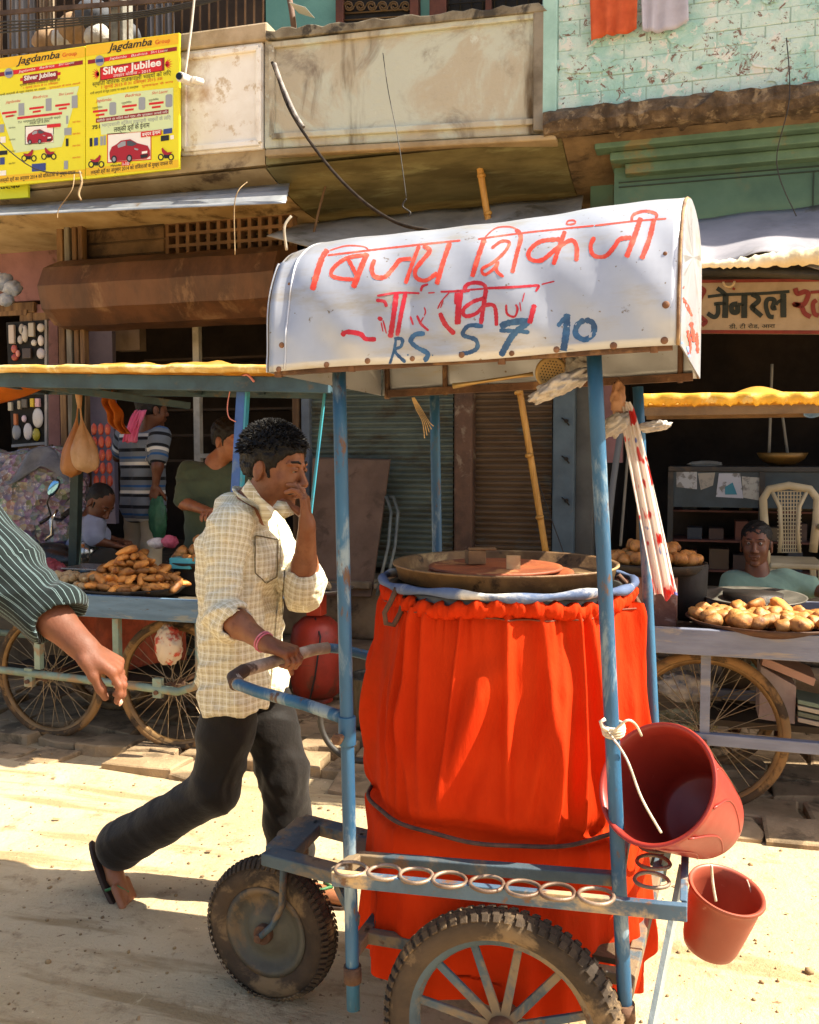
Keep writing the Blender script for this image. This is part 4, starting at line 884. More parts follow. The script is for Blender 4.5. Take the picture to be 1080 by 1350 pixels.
brush([([(590, 402), (700, 386), (815, 388)], 2.4), ([(860, 386), (895, 384)], 1.8), ([(925, 380), (1080, 376)], 2.4), ([(405, 612), (430, 592), (500, 602), (530, 628), (585, 630)], 5.5), ([(585, 425), (628, 432), (640, 460)], 4), ([(595, 515), (618, 528)], 5), ([(622, 530), (640, 600)], 1.6), ([(612, 540), (622, 590)], 1.4),
       ([(692, 388), (678, 500), (660, 622)], 6), ([(740, 388), (718, 490), (696, 612)], 5), ([(860, 340), (830, 352), (822, 378)], 3), ([(765, 510), (780, 555)], 2), ([(800, 505), (822, 550), (862, 585)], 3), ([(838, 460), (845, 490), (820, 540)], 1.5),
       ([(970, 385), (930, 430), (910, 470)], 1.5), ([(922, 490), (950, 550), (1000, 602)], 5.5), ([(940, 425), (925, 465)], 1.2), ([(1022, 385), (1016, 450), (1010, 552)], 5)], 4, drk, Z1)
brush([([(0, 422), (130, 412)], 2), ([(135, 410), (250, 406), (365, 398)], 3), ([(370, 395), (430, 380)], 1.6), ([(40, 430), (50, 398), (90, 386), (130, 400), (128, 448), (80, 468), (38, 500), (45, 530), (90, 520), (130, 485), (172, 490), (180, 572)], 4.5), ([(30, 425), (22, 490), (18, 565)], 4), ([(4, 430), (2, 480)], 3), ([(135, 415), (112, 565)], 5),
       ([(222, 480), (226, 520), (258, 532), (270, 500), (262, 480)], 2.6), ([(280, 470), (285, 510)], 1.4), ([(366, 398), (348, 425)], 2.5), ([(343, 480), (322, 562)], 6), ([(300, 430), (290, 470)], 1.2)], 4, drk, Z2)
brush([([(690, 622), (682, 680), (656, 765)], 3), ([(680, 625), (722, 630), (716, 668), (682, 690), (740, 752)], 4), ([(842, 600), (790, 606), (768, 640), (800, 672), (856, 705), (842, 740), (805, 754)], 5.5), ([(752, 708), (754, 716)], 3), ([(880, 712), (886, 716)], 2)], 5, nav, Z1, rag=.2)
brush([([(122, 574), (60, 572), (36, 610), (90, 632), (95, 668), (58, 688), (18, 692)], 5), ([(195, 575), (240, 558), (312, 556), (250, 612), (198, 702)], 7.5), ([(192, 592), (260, 594), (322, 600)], 4.5), ([(442, 575), (488, 522)], 5), ([(484, 520), (480, 600), (466, 690)], 8), ([(444, 692), (512, 680)], 4), ([(560, 545), (528, 570), (522, 610), (560, 632), (598, 605), (596, 560), (560, 545)], 6.5)], 5, nav, Z2, rag=.15)
brush([([(970, 430), (1020, 530)], 3), ([(985, 400), (975, 420)], 2), ([(960, 560), (955, 640)], 2.5), ([(1015, 555), (1030, 640)], 4), ([(1000, 590), (1012, 650), (1005, 700)], 3), ([(1040, 600), (1045, 690)], 3)], 3, redp, Z2, ends, rag=.4)
brush([([(975, 640), (980, 690)], 3), ([(1000, 660), (1010, 720)], 2.5)], 3, mat('brush_light_blue', '7f9cc8', rough=.5), Z2, ends, rag=.4)
rv = mat('rivet_rust', '6a4630', '8a6448', sc=30, rough=.8)
for (x, y, r) in ((372, 455, 4), (368, 487, 4), (431, 481, 4), (485, 476, 4), (544, 473, 3.5), (609, 468, 4), (675, 466, 3.5), (734, 461, 4), (809, 456, 4.5), (876, 449, 4.5), (878, 402, 4.5), (877, 335, 2.6), (382, 375, 2.2)):
    p = roofs(x, y)
    if p:
        m = MB(); m.ball(p, r / 1220 * 2.1, 12, 6, (1, .45, 1)); m.build('rivet', rv, canopy)
# ================================================================ the drum and what lies on it
DC = Vector((-.475, 2.45, 0))
drum = None
m = MB(); m.lathe([(0, .40), (.27, .40), (.28, .42), (.285, .7), (.29, 1.0), (.295, 1.18), (.322, 1.235), (.30, 1.236), (.30, 1.1), (0, 1.1)], DC, 48); m.build('drum', mat('drum_steel', '6b6a66', '4f4c46', sc=5, rough=.5, metal=.4, bump=.2), None, 'big steel drum standing on the cart, wrapped in orange cloth', 'drum')
prn = random.Random(12); PLEATS = [(prn.uniform(-pi, pi), prn.uniform(.022, .055), prn.uniform(.008, .024), prn.uniform(-.22, .22), prn.choice((.66, .66, .75, .85, .95)), 1.3) for _ in range(58)] + [(prn.uniform(-pi, pi), prn.uniform(.03, .08), prn.uniform(.012, .026), prn.uniform(-.5, .5), prn.uniform(.64, .8), prn.uniform(.9, 1.05)) for _ in range(20)]
def cloth_r(t, z):
    zt, zb = 1.215, .655
    if z >= zb: s_ = (z - zb) / (zt - zb)
    else: s_ = 0
    base = .322 + .040 * (1 - s_) + .012 * sin(pi * s_)
    if s_ > .94: base -= .010 * (s_ - .94) / .06
    f = 0.0
    for (t0, wd, am, tl, z0, z1) in PLEATS:
        d = (t - t0 - tl * (z - 1.2) + pi) % (2 * pi) - pi
        if abs(d) < wd * 3:
            k_ = 1.0
            if z < z0: k_ = max(0, 1 - (z0 - z) / .12)
            if z > z1: k_ = max(0, 1 - (z - z1) / .10)
            f += am * math.exp(-(d / wd) ** 2) * k_ * (.55 + .45 * min(1, s_ * 2.5))
    f += .004 * sin(t * 58 + 5 * sin(t * 7) + 3 * z) * float(smoothstep(.72, 1, s_)) - .008
    tf = -pi / 2 - .10 + (z - .9) * .95; d = (t - tf + pi) % (2 * pi) - pi
    wv = .075 + .05 * (z - .65); f += .030 * math.exp(-(d / wv) ** 2) * float(smoothstep(.64, .80, z) * (1 - smoothstep(1.0, 1.12, z))) - .012 * math.exp(-((d - .16) / .07) ** 2) * float(1 - smoothstep(1.0, 1.12, z))
    tie = math.exp(-((z - .665) / .022) ** 2); f -= .016 * tie
    if z < zb:
        k = min(1.2, (zb - z) / .3); base = .376 + .018 * k; f += .012 * sin(t * 13 + 2 * z) * k + .006 * sin(t * 29) * k
    return base + f
m = MB(); NT = 560; zsamp = [.26 + .012 * i for i in range(34)] + [.672 + .0105 * i for i in range(52)]; zsamp = [z for z in zsamp if z < 1.216]
vs = []
for z in zsamp:
    for k in range(NT):
        t = 2 * pi * k / NT; r = cloth_r(t, z); yy = DC.y + r * sin(t); lim = 2.142 - .10 * float(smoothstep(.64, .78, z)) - .07 * float(1 - smoothstep(.50, .60, z)); yy = yy if yy > lim + .03 else lim + .03 * math.exp((yy - lim - .03) / .03); vs.append((DC.x + r * cos(t), yy, z + (.012 * sin(t * 7) + .01 * sin(t * 3)) * (z < .33)))
m.add(vs, [(i * NT + k, i * NT + (k + 1) % NT, (i + 1) * NT + (k + 1) % NT, (i + 1) * NT + k) for i in range(len(zsamp) - 1) for k in range(NT)], True)
om, n, l, b = new_mat('orange_skirt_cloth'); co = coords(n, l)
c = mixc(n, l, ramp(n, l, noise(n, l, co, 3, 5, .6), .3, .7), L('d83c0e'), L('c83008')); c = mixc(n, l, ramp(n, l, noise(n, l, co, 13, 6, .8), .66, .78), c, L('8a2a14')); c = mixc(n, l, ramp(n, l, noise(n, l, co, 2.3, 6, .7), .52, .75), c, L('b8380f'))
l.new(c, b.inputs['Base Color']); b.inputs['Roughness'].default_value = .85; b.inputs['Specular IOR Level'].default_value = .12
l.new(bumpn(n, l, noise(n, l, coords(n, l, (1, 1, .25)), 22, 5, .6), .6, .012, bumpn(n, l, noise(n, l, co, 400, 2), .25, .002)), b.inputs['Normal'])
tr = n.new('ShaderNodeBsdfTranslucent'); l.new(c, tr.inputs[0]); mx = n.new('ShaderNodeMixShader'); mx.inputs[0].default_value = .2; l.new(b.outputs[0], mx.inputs[1]); l.new(tr.outputs[0], mx.inputs[2]); l.new(mx.outputs[0], n['Material Output'].inputs[0])
skirt = m.build('orange_cloth', om, None, 'bright orange-red gathered cloth skirt tied round the big drum', 'cloth')
m = MB(); vs = []; NT2 = 400; pr = [(-.006, 1.204), (.000, 1.212), (.004, 1.222), (.004, 1.232), (-.001, 1.240), (-.010, 1.243)]
for j, (o, z) in enumerate(pr):
    for k in range(NT2):
        t = 2 * pi * k / NT2; rr = .334 + o * (1 + .9 * sin(t * 71 + sin(t * 9) * 4)) + .0035 * sin(t * 37 + 3 * sin(t * 5)) + .002 * sin(t * 133); vs.append((DC.x + rr * cos(t), DC.y + rr * sin(t), z + .006 * sin(t * 43 + 1) * (j > 1) + .008 * sin(t * 5 + 2) - .012))
m.add(vs, [(i * NT2 + k, i * NT2 + (k + 1) % NT2, (i + 1) * NT2 + (k + 1) % NT2, (i + 1) * NT2 + k) for i in range(len(pr) - 1) for k in range(NT2)], True)
m.build('ruffle', om, skirt, solid=.002)
def rope_ring(z, r, thick, mt, name, parent, amp=.004, fn=None):
    m = MB(); m.tube([Vector((DC.x + (fn(t, z) + r if fn else r) * cos(t), DC.y + (fn(t, z) + r if fn else r) * sin(t), z + amp * sin(t * 3 + 1) )) for t in [2 * pi * k / 120 for k in range(120)]], thick, 8, closed=True); return m.build(name, mt, parent)
rope_ring(1.193, .002, .0022, mat('thin_cord', '7a3a22'), 'drawstring', skirt, .003, cloth_r)
rope_ring(.668, .006, .0055, mat('grey_rope', '5a3c30', '3c2a24', sc=30, bump=.6), 'tie_rope', skirt, .004, lambda t, z: .366 + .004 * sin(t * 11))
m = MB()
for k in range(120): pass
bw = mat('blue_white_rag', '5a6c8e', '3c4c6c', sc=5, rough=.8, bump=.4, c3='cfcabf', t3=.56, s3=3, w3=.1)
m.tube([Vector((DC.x + .335 * cos(t), DC.y + .328 * sin(t), 1.247 + .003 * sin(t * 6))) for t in [2 * pi * k / 90 for k in range(90)]], [.011 + .003 * sin(k * .9) for k in range(90)], 10, closed=True)
m.build('rag_ring', bw, None, 'blue and white rag rolled round the drum under the rusty pan', 'rag')
panm = mat('rusty_pan_steel', '8a6a46', '5e4530', sc=5, rough=.55, metal=.35, bump=.4, bsc=40, c3='b09468', t3=.58, s3=5, c4='3a2a1e', t4=.62, s4=12)
pc = Vector((DC.x - .005, DC.y, 0))
pan = MB(); pan.lathe([(0, 1.252), (.26, 1.253), (.282, 1.260), (.292, 1.290), (.302, 1.294), (.303, 1.289), (.296, 1.286), (.288, 1.252), (.265, 1.246), (0, 1.246)], pc, 64)
PAN = pan.build('pan', panm, None, 'wide shallow rusty pan lying on top of the drum', 'pan')
for c, r, z, lb in ((Vector((DC.x - .005, DC.y - .06, 0)), .19, 1.270, 'rusty round lid lying lower in the pan'), (Vector((DC.x - .02, DC.y - .055, 0)), .175, 1.281, 'upper rusty round lid in the pan with small wooden pieces on it')):
    m = MB(); m.lathe([(0, z + .004), (r * .93, z + .004), (r, z + .008), (r + .002, z + .004), (r, z), (0, z)], c, 56); m.build('lid', mat('rusty_lid', 'a0552e', '7a3d22', sc=6, rough=.6, bump=.4, c3='c08a58', t3=.6, s3=6), None, lb, 'lid', 'lids lying in the rusty pan')
m = MB(); m.box((-.58, 2.405, 1.288), (-.53, 2.44, 1.325), Matrix.Rotation(.5, 3, 'Z')); m.box((-.575, 2.41, 1.3255), (-.50, 2.44, 1.331), Matrix.Rotation(.3, 3, 'Z')); m.build('wood_block', mat('small_wood', '8f6a42', '6a4a2c', sc=8, bump=.4), None, 'small brown open wooden block standing on the upper lid', 'block', bev=.002)
c = P(677, 745, 2.36); m = MB(); m.box(c - Vector((.018, .004, .025)), c + Vector((.018, .004, .025)), Matrix.Rotation(.2, 3, 'Z')); m.build('wood_chip', mat('pale_chip', 'c9ab7e', 'a98a5c', sc=8), None, 'pale flat wooden chip standing upright on the lid', 'wood piece')
# iron handle loops on the drum
for pts, lb in (([(523, 775), (516, 792), (507, 808), (509, 822), (519, 824), (528, 808), (533, 788), (530, 774)], 'rusty iron handle loop hanging at the left of the drum rim'), ([(815, 758), (828, 772), (845, 800), (846, 818), (838, 826), (826, 800), (812, 775)], 'rusty iron handle loop at the right of the drum rim')):
    d = 2.33 if pts[0][0] < 600 else 2.42
    m = MB(); m.tube([PD(x, y, d) for x, y in pts], .007, 8); m.build('iron_handle', rust, None, lb, 'handle')
# ================================================================ things hanging on the cart
def bucket(name, c, axis, r0, r1, h, mt, label, rib=True, hollow=mat('bucket_inside', '4a1a16', rough=.6)):
    B = thing(name, c - Vector(axis).normalized() * h, label, 'bucket', 'red plastic buckets on the cart')
    a = Vector(axis).normalized(); m = MB(); R_ = Vector((0, 0, 1)).rotation_difference(a).to_matrix()
    pr = [(r0 + .006, 0), (r0 + .008, -.006), (r0 + .002, -.012), (r0 - .002, -.02)]
    for k in range(1, 9): t = k / 8; pr.append((r0 + (r1 - r0) * t ** 1.2, -.02 - (h - .05) * t))
    pr += [(r1 * .93, -h + .014), (r1 * .75, -h + .004), (r1 * .4, -h), (0, -h)]
    pi_ = [(0, -h + .008), (r1 * .7, -h + .012), (r1 * .88, -h + .03)] + [(r0 + (r1 - r0) * (t / 8) ** 1.2 - .004, -.02 - (h - .05) * t / 8) for t in range(8, 0, -1)] + [(r0 - .004, -.004), (r0 + .002, .001), (r0 + .006, 0)]
    m.lathe(pr, c, 56, a); m.lathe(pi_, c, 56, a); m.build('shell', mt, B)
    if rib:
        m = MB()
        for k in range(10):
            t0 = 2 * pi * k / 10; pts = []
            for j in range(14):
                t = j / 13; rr = r0 + (r1 - r0) * t ** 1.2 + .001; al = t0 + .35 * sin(t * pi) * (1 if k % 2 else .8)
                pts.append(c + R_ @ Vector((rr * cos(al), rr * sin(al), -.022 - (h - .06) * t)))
            m.tube(pts, .0022, 5)
        m.build('rib', mt, B)
    return B, a, R_
bm1 = mat('red_plastic', '9c3428', '8c2c22', sc=3, rough=.38, bump=.1, bsc=20, c3='8a2a24', t3=.62, s3=4, spec=.5, c4='c98a78', t4=.70, s4=26); bm2 = mat('brown_red_plastic', '9a4a34', '8a3f2c', sc=3, rough=.45, bump=.1, bsc=20, c3='7a3828', t3=.6, s3=4, c4='b88a74', t4=.70, s4=26)
fwd = FW.normalized(); axb = (-RT * .62 + UP * .50 - fwd * .60).normalized()
bk1, a1, R1 = bucket('bucket', PD(864, 1032, 2.02), axb, .132, .098, .27, bm1, 'large red bucket tied on its side, mouth towards the viewer, right of the orange cloth')
ax2 = (UP * .93 + RT * .16 - fwd * .30).normalized()
bk2, a2, R2 = bucket('bucket', PD(959, 1172, 2.32), ax2, .088, .070, .19, bm2, 'small brown-red bucket hanging upright below the large red one', rib=False)
ws = mat('white_string', 'dcd0bc', 'b8a88c', sc=30, bump=.4)
kn = P(809, 962, 2.05)
wire([kn + Vector((-.01, -.02, 0)), PD(826, 1000, 1.93), PD(846, 1052, 1.90), PD(872, 1098, 1.88)], .0028, ws, 'white string running from the pole knot across the mouth of the large bucket', 'string', 'string')
wire([kn + Vector((0, -.02, .0)), PD(826, 950, 1.98), PD(838, 955, 2.0), PD(846, 970, 2.02)], .0028, ws, 'short white string arching from the pole knot to the bucket rim', 'string', 'string')
m = MB()
for k in range(4): m.tube([kn + Vector(((.021 + .002 * sin(k)) * cos(t), (.021) * sin(t), -.008 + .006 * k + .004 * sin(t))) for t in [j * pi / 8 for j in range(16)]], .0042, 6, closed=True)
m.tube([kn + Vector((-.01, -.022, .004)), kn + Vector((-.022, -.03, .012)), kn + Vector((-.026, -.03, .024)), kn + Vector((-.016, -.026, .03))], .004, 6)
m.build('string_knot', ws, None, 'white cord wound and knotted round the right front pole', 'knot')
wire([PD(938, 1140, 2.2), PD(940, 1165, 2.2), PD(944, 1188, 2.2)], .0035, ws, 'twisted string holding the small bucket', 'string', 'string')
wire([PD(985, 1160, 2.36), PD(990, 1175, 2.36), PD(994, 1190, 2.36)], .002, ws, 'short string end on the far inside of the small bucket', 'string', 'string')
# skimmer with perforated disc
SK = thing('skimmer', P(640, 500, 2.3), 'brass skimmer with round perforated head tucked under the cart roof', 'skimmer')
brass = mat('dull_brass', 'b09058', '8a6c3e', sc=6, rough=.4, metal=.5, bump=.15)
a = PD(597, 509, 2.15); b = PD(703, 493, 2.12); m = MB(); m.tube([a, a.lerp(b, .3), a.lerp(b, .8), b], [.010, .006, .006, .008], 8, flat=.7); m.build('shaft', brass, SK)
hc = PD(727, 491, 2.11); nrm = (CO - hc).normalized(); m = MB(); m.lathe([(0, .002), (.030, .001), (.036, .004), (.037, .001), (.030, -.002), (0, -.002)], hc, 28, nrm); m.build('disc', brass, SK)
m = MB(); Rn = Vector((0, 0, 1)).rotation_difference(nrm).to_matrix()
for i in range(-4, 5):
    for j in range(-4, 5):
        u, v = (i + (j % 2) * .5) * .0068, j * .0062
        if u * u + v * v < .027 ** 2: m.lathe([(.0017, 0), (0, 0)], hc + Rn @ Vector((u, v, .0026)), 6, nrm)
m.build('hole', mat('hole_black', '1a130d'), SK)
def crumple(name, c, r, sc_, mt, label, cat, seed=0, n=26, amp=.35, R=None):
    rnd = random.Random(seed); ks = [(Vector((rnd.uniform(-1, 1), rnd.uniform(-1, 1), rnd.uniform(-1, 1))).normalized(), rnd.uniform(3, 9), rnd.uniform(0, 6)) for _ in range(9)]
    m = MB(); m.ball(c, r, n, n * 2 // 3, sc_, R, fn=lambda q: 1 + amp * sum(abs(sin(q.dot(k) * f + ph)) for k, f, ph in ks) / 9 * 2 - amp)
    return m.build(name, mt, None, label, cat)
plas = mat('crumpled_plastic', 'd8cfc4', 'a8a09a', sc=16, rough=.3, bump=.6, bsc=40, c3='6a7a94', t3=.62, s3=18, bd=.01, trans=.3)
crumple('plastic_bag', PD(738, 508, 2.06), .030, (1.9, 1, .55), plas, 'crumpled grey-white plastic bag tucked beside the skimmer head', 'bag', 3, 44, .7, Matrix.Rotation(-.45, 3, 'Y'))
crumple('plastic_bag', PD(762, 488, 2.1), .022, (1, 1, 1.3), plas, 'small crumpled bag wedged between skimmer and front pole', 'bag', 5, 40, .7)
for k in range(5): wire([PD(543 + k * .8, 524, 2.6), PD(549 + k * 1.8, 540, 2.6), PD(557 + k * 2.2, 556, 2.58), PD(560 + k * 3, 578 - k * 4, 2.58)], .0013, mat('straw', 'c9a878'), 'pale frayed string hanging under the left half of the cart roof', 'string', 'string', 'frayed string ends under the cart roof')
# long printed polythene strip tied to the rear pole
pm_, n, l, b = new_mat('printed_polythene'); co = coords(n, l)
c = mixc(n, l, ramp(n, l, noise(n, l, coords(n, l, (1, 1, .6)), 24, 2, .4), .585, .625), L('e9dfd6'), L('cf3a34')); c = mixc(n, l, ramp(n, l, noise(n, l, co, 17, 2, .4), .64, .67), c, L('6a78b8'))
l.new(c, b.inputs['Base Color']); b.inputs['Roughness'].default_value = .3; tr = n.new('ShaderNodeBsdfTranslucent'); l.new(c, tr.inputs[0]); mx = n.new('ShaderNodeMixShader'); mx.inputs[0].default_value = .45; l.new(b.outputs[0], mx.inputs[1]); l.new(tr.outputs[0], mx.inputs[2]); l.new(mx.outputs[0], n['Material Output'].inputs[0])
m = MB(); Yp = 2.72
def pf(u, v):
    y = 530 + (786 - 530) * v; xl = 815 + 4 * v + 44 * v ** 1.1; xr = 832 + 16 * v ** .5 + 46 * v; x = xl + (xr - xl) * u
    p = P(x, y, Yp); return p + Vector((0, .022 * sin(u * 17 + v * 2) * (.3 + .7 * v) - .02 * u, .01 * sin(u * 9) * (v > .95)))
m.grid(pf, 60, 30); m.build('polythene_strip', pm_, None, 'long white polythene strip printed red and blue, hanging from the rear right pole', 'plastic')
crumple('plastic_knot', P(815, 528, 2.72), .035, (.5, .5, 1.3), mat('tan_plastic', 'd0a07c', 'b88058', rough=.4, bump=.5, trans=.3), 'tan knotted plastic at the top of the printed strip', 'plastic', 8, 30, .6)
crumple('plastic_bow', P(812, 560, 2.70), .045, (.8, .4, .5), plas, 'crumpled pale plastic bow left of the rear right pole', 'plastic', 9, 36, .8, Matrix.Rotation(-.6, 3, 'Y'))
crumple('plastic_bow', P(862, 562, 2.72), .04, (.9, .35, .3), plas, 'crumpled pale plastic tail sticking out right of the rear pole', 'plastic', 11, 36, .8, Matrix.Rotation(-.1, 3, 'Y'))
# ================================================================ the two snack carts on the pavement
blueg = mat('grey_blue_board', '5f7a90', '4c6478', sc=5, rough=.7, bump=.35, bsc=40, c3='7d8078', t3=.6, s3=7, stretch=(.5, 1, 3), c4='4a4038', t4=.66, s4=14)
darkteal = mat('dark_teal_paint', '3a5560', '2c4048', sc=6, rough=.6, bump=.3, c3='5a5446', t3=.6, s3=7)
turq = mat('turquoise_paint', '3f98a8', '3684a0', sc=5, rough=.5, bump=.2, c3='5a7a80', t3=.6, s3=9)
palegreen = mat('pale_green_pipe', '7f9080', '6a7a6c', sc=8, rough=.6, bump=.4, c3='8a7355', t3=.55, s3=9)
greyvi = mat('grey_violet_board', '7f8494', '6c7080', sc=5, rough=.7, bump=.35, bsc=40, c3='938a80', t3=.6, s3=7, stretch=(.5, 1, 3))
tarp = mat('yellow_tarp', 'd8a440', 'c08c34', sc=6, rough=.6, bump=.9, bsc=9, c3='c9a060', t3=.6, s3=6, trans=.3, bd=.015)
tyrem = mat('cycle_tyre', '4f3c28', '3a2c1e', sc=8, rough=.85, bump=.4, c3='8d6a40', t3=.5, s3=6); rimm = mat('cycle_rim', '8a6a42', '6e5232', sc=9, rough=.45, metal=.4, bump=.2)
spokem = mat('spoke_wire', 'a89478', '8a7658', sc=9, rough=.4, metal=.5, bump=0)
tabletop = mat('table_top', '5a5040', '433a2e', sc=4, rough=.8, bump=.4)
def cycle_wheel(c, R_, parent, ns=32, tilt=0):
    W = group_empty('wheel', None, parent); ax = Vector((sin(tilt), cos(tilt), 0)); m = MB(); m.lathe([(R_ - .022 + .022 * cos(2 * pi * k / 10), .020 * sin(2 * pi * k / 10)) for k in range(11)], c, 72, ax); m.build('tyre', tyrem, W)
    m = MB(); m.lathe([(R_ - .038, -.016), (R_ - .040, .016), (R_ - .054, .012), (R_ - .056, -.012), (R_ - .038, -.016)], c, 72, ax); m.build('rim', rimm, W)
    m = MB(); m.tube([c - ax * .05, c - ax * .03, c + ax * .03, c + ax * .05], [.03, .018, .018, .03], 12); m.tube([c - ax * .09, c + ax * .09], .009, 8); m.build('hub', rust, W)
    R0 = Vector((0, 0, 1)).rotation_difference(ax).to_matrix(); m = MB()
    for k in range(ns):
        t = 2 * pi * k / ns; s_ = 1 if k % 2 else -1; t2 = t + (.55 if (k // 2) % 2 else -.55); p = c + R0 @ Vector((.027 * cos(t2), .027 * sin(t2), s_ * .04)); q = c + R0 @ Vector(((R_ - .05) * cos(t), (R_ - .05) * sin(t), 0)); m.tube([p, q], .0019, 4, cap=False)
    m.build('spokes', spokem, W, kind='stuff')
TZ = .85
LC = thing('snack_cart', (-3.2, 4.5, 0), 'four-wheeled blue snack cart with yellow tarpaulin roof at the left, heaped with fried snacks', 'cart')
xl, xr = -4.75, X_(272, 4.1, 790)
m = MB(); m.box((xl, 4.10, TZ - .115), (xr, 4.135, TZ)); m.build('front_board', blueg, LC, bev=.004)
m = MB(); m.box((xl, 4.136, TZ - .10), (xr - .002, 4.96, TZ - .06)); m.build('table_top', tabletop, LC)
m = MB(); m.box((xl, 4.961, TZ - .115), (xr, 4.99, TZ)); m.build('rear_board', blueg, LC, bev=.004)
m = MB(); m.box((xr + .001, 4.10, TZ - .115), (xr + .03, 4.99, TZ)); m.build('end_board', blueg, LC, bev=.004)
zpipe = .43; pl = [Vector((xl, 4.13, zpipe + .01)), P(130, 898, 4.13), P(235, 912, 4.13), P(258, 905, 4.13), P(263, 890, 4.13), P(262, 806, 4.13)]
m = MB(); m.tube(pl, .021, 10); m.build('side_pipe', palegreen, LC)
m = MB(); m.tube([q + Vector((0, .8, 0)) for q in pl], .021, 10); m.build('side_pipe', palegreen, LC)
for x in (X_(60, 4.3), X_(232, 4.3, 905)):
    cycle_wheel(Vector((x, 4.30, .355)), .355, LC, 36); cycle_wheel(Vector((x, 4.86, .355)), .355, LC, 36)
    m = MB(); m.tube([(x, 4.1, .36), (x, 5.0, .36)], .012, 8); m.build('axle', rust, LC)
    for yy in (4.13, 4.93):
        m = MB(); m.bar((x, yy, .33), (x, yy, zpipe), .05, .03); m.build('axle_bracket', palegreen, LC)
for x in (xl + .1, X_(45, 4.13), X_(150, 4.13)):
    m = MB(); m.bar((x, 4.13, zpipe), (x, 4.13, TZ - .12), .035); m.build('leg', palegreen, LC)
# roof of the left cart
def post(a, b, ww, dd, mt, par, nm='post'):
    m = MB(); m.bar(a, b, ww, dd); m.build(nm, mt, par, bev=.003)
a = P(319, 500, 4.12); b = P(310, 652, 4.12); dn = (b - a); b = a + dn * ((TZ - a.z) / dn.z); m = MB(); m.bar(a, b, .046, .012); m.build('post', mat('royal_blue_post', '3a62a8', '305694', sc=6, rough=.5, bump=.2, c3='5a7090', t3=.62, s3=9), LC, bev=.002)
m = MB(); m.bar(a + Vector((.029, .012, 0)), b + Vector((.029, .012, 0)), .010, .034); m.build('post_edge', turq, LC)
post(P(104, 512, 4.95), Vector((X_(98, 4.95, 740), 4.95, TZ)), .06, .05, mat('dark_green_post', '34443f', '28342f', sc=6, bump=.4), LC)
post(P(429, 512, 4.95), P(409, 655, 4.95) + Vector((-.03, 0, -.35)), .016, .016, turq, LC)
post(Vector((xl + .05, 4.12, TZ)), P(-150, 500, 4.12), .04, .03, darkteal, LC)
m = MB(); m.bar(P(-160, 498, 4.08), P(435, 508, 4.08), .035, .075); m.build('roof_beam', darkteal, LC, bev=.004)
m = MB(); m.bar(P(-160, 512, 4.98), P(445, 521, 4.98), .035, .045); m.build('roof_beam', darkteal, LC, bev=.004)
for x0, x1 in ((0, 60), (110, 150), (235, 262), (330, 345), (425, 436)):
    m = MB(); m.bar(P(x0, 505, 4.10), P(x1, 517, 4.96), .04, .03); m.build('rafter', darkteal, LC, bev=.003)
m = MB(); m.bar(P(-10, 500, 4.06), P(250, 535, 4.9), .035, .04); m.build('brace', darkteal, LC, bev=.003)
m = MB()
def tf(u, v):
    x = -160 + 600 * u; yf = 487 + 6 * (x > 390) * (x - 390) / 40; p = P(x, yf, 4.03); q = P(x, 500, 5.05); hump = .03 * math.exp(-((x - 235) / 120) ** 2) + .008 * sin(x * .05) + .004 * sin(x * .13 + v * 5)
    r_ = p.lerp(q, v); r_.z += (.03 + hump) * sin(min(1, v * 1.15) * pi) + .010 * sin(x * .2) * v
    return r_
m.grid(tf, 90, 16); TR = m.build('tarpaulin', tarp, LC, solid=.004)
m = MB(); pts = [P(-160 + 10 * i, 486 + .5 * sin(i * .9) + (3 * max(0, i - 52) / 4), 4.02) + Vector((0, .008 * sin(i * 1.7), 0)) for i in range(60)]
m.tube(pts, [.025 + .0015 * sin(i * 1.3) + .001 * sin(i * 3.1) for i in range(60)], 12, flat=.8); m.build('rolled_edge', mat('cream_yellow_roll', 'd8b468', 'c99a44', sc=7, rough=.7, bump=.6, bsc=30, c3='e6cf94', t3=.55, s3=6), LC)
m = MB(); m.grid(lambda u, v: P(-40 + 120 * u, 506 + v * (38 * (1 - u) ** 1.1 + 2), 4.35 + .2 * v) + Vector((0, .02 * sin(u * 9 + v * 3), 0)), 24, 10); m.build('tarpaulin_flap', mat('orange_tarp', 'dc8420', 'c87218', sc=4, rough=.6, bump=.4, trans=.5), LC, solid=.003)
m = MB(); m.grid(lambda u, v: P(132 + 16 * u + 24 * v ** 1.5, 510 + 62 * v, 4.8) + Vector((.01 * sin(v * 14), .03 * sin(u * 11 + v * 7), 0)), 16, 22)
m.build('orange_rag', mat('orange_rag', 'c8701e', 'a85818', sc=9, rough=.8, bump=.5, trans=.35), None, 'ragged orange cloth strip hanging from the left cart roof', 'cloth', solid=.004)
wire([P(316, 498, 4.08), P(326, 494, 4.06), P(335, 503, 4.05)], .006, mat('pink_string', 'd08070'), 'short pink string tied at the head of the blue post', 'string', 'string')
wire([P(304, 512, 4.1), P(300, 535, 4.1), P(302, 550, 4.1), P(311, 556, 4.1)], .003, MC['pink_string'], 'long pink string loop hanging left of the blue post', 'string', 'string')
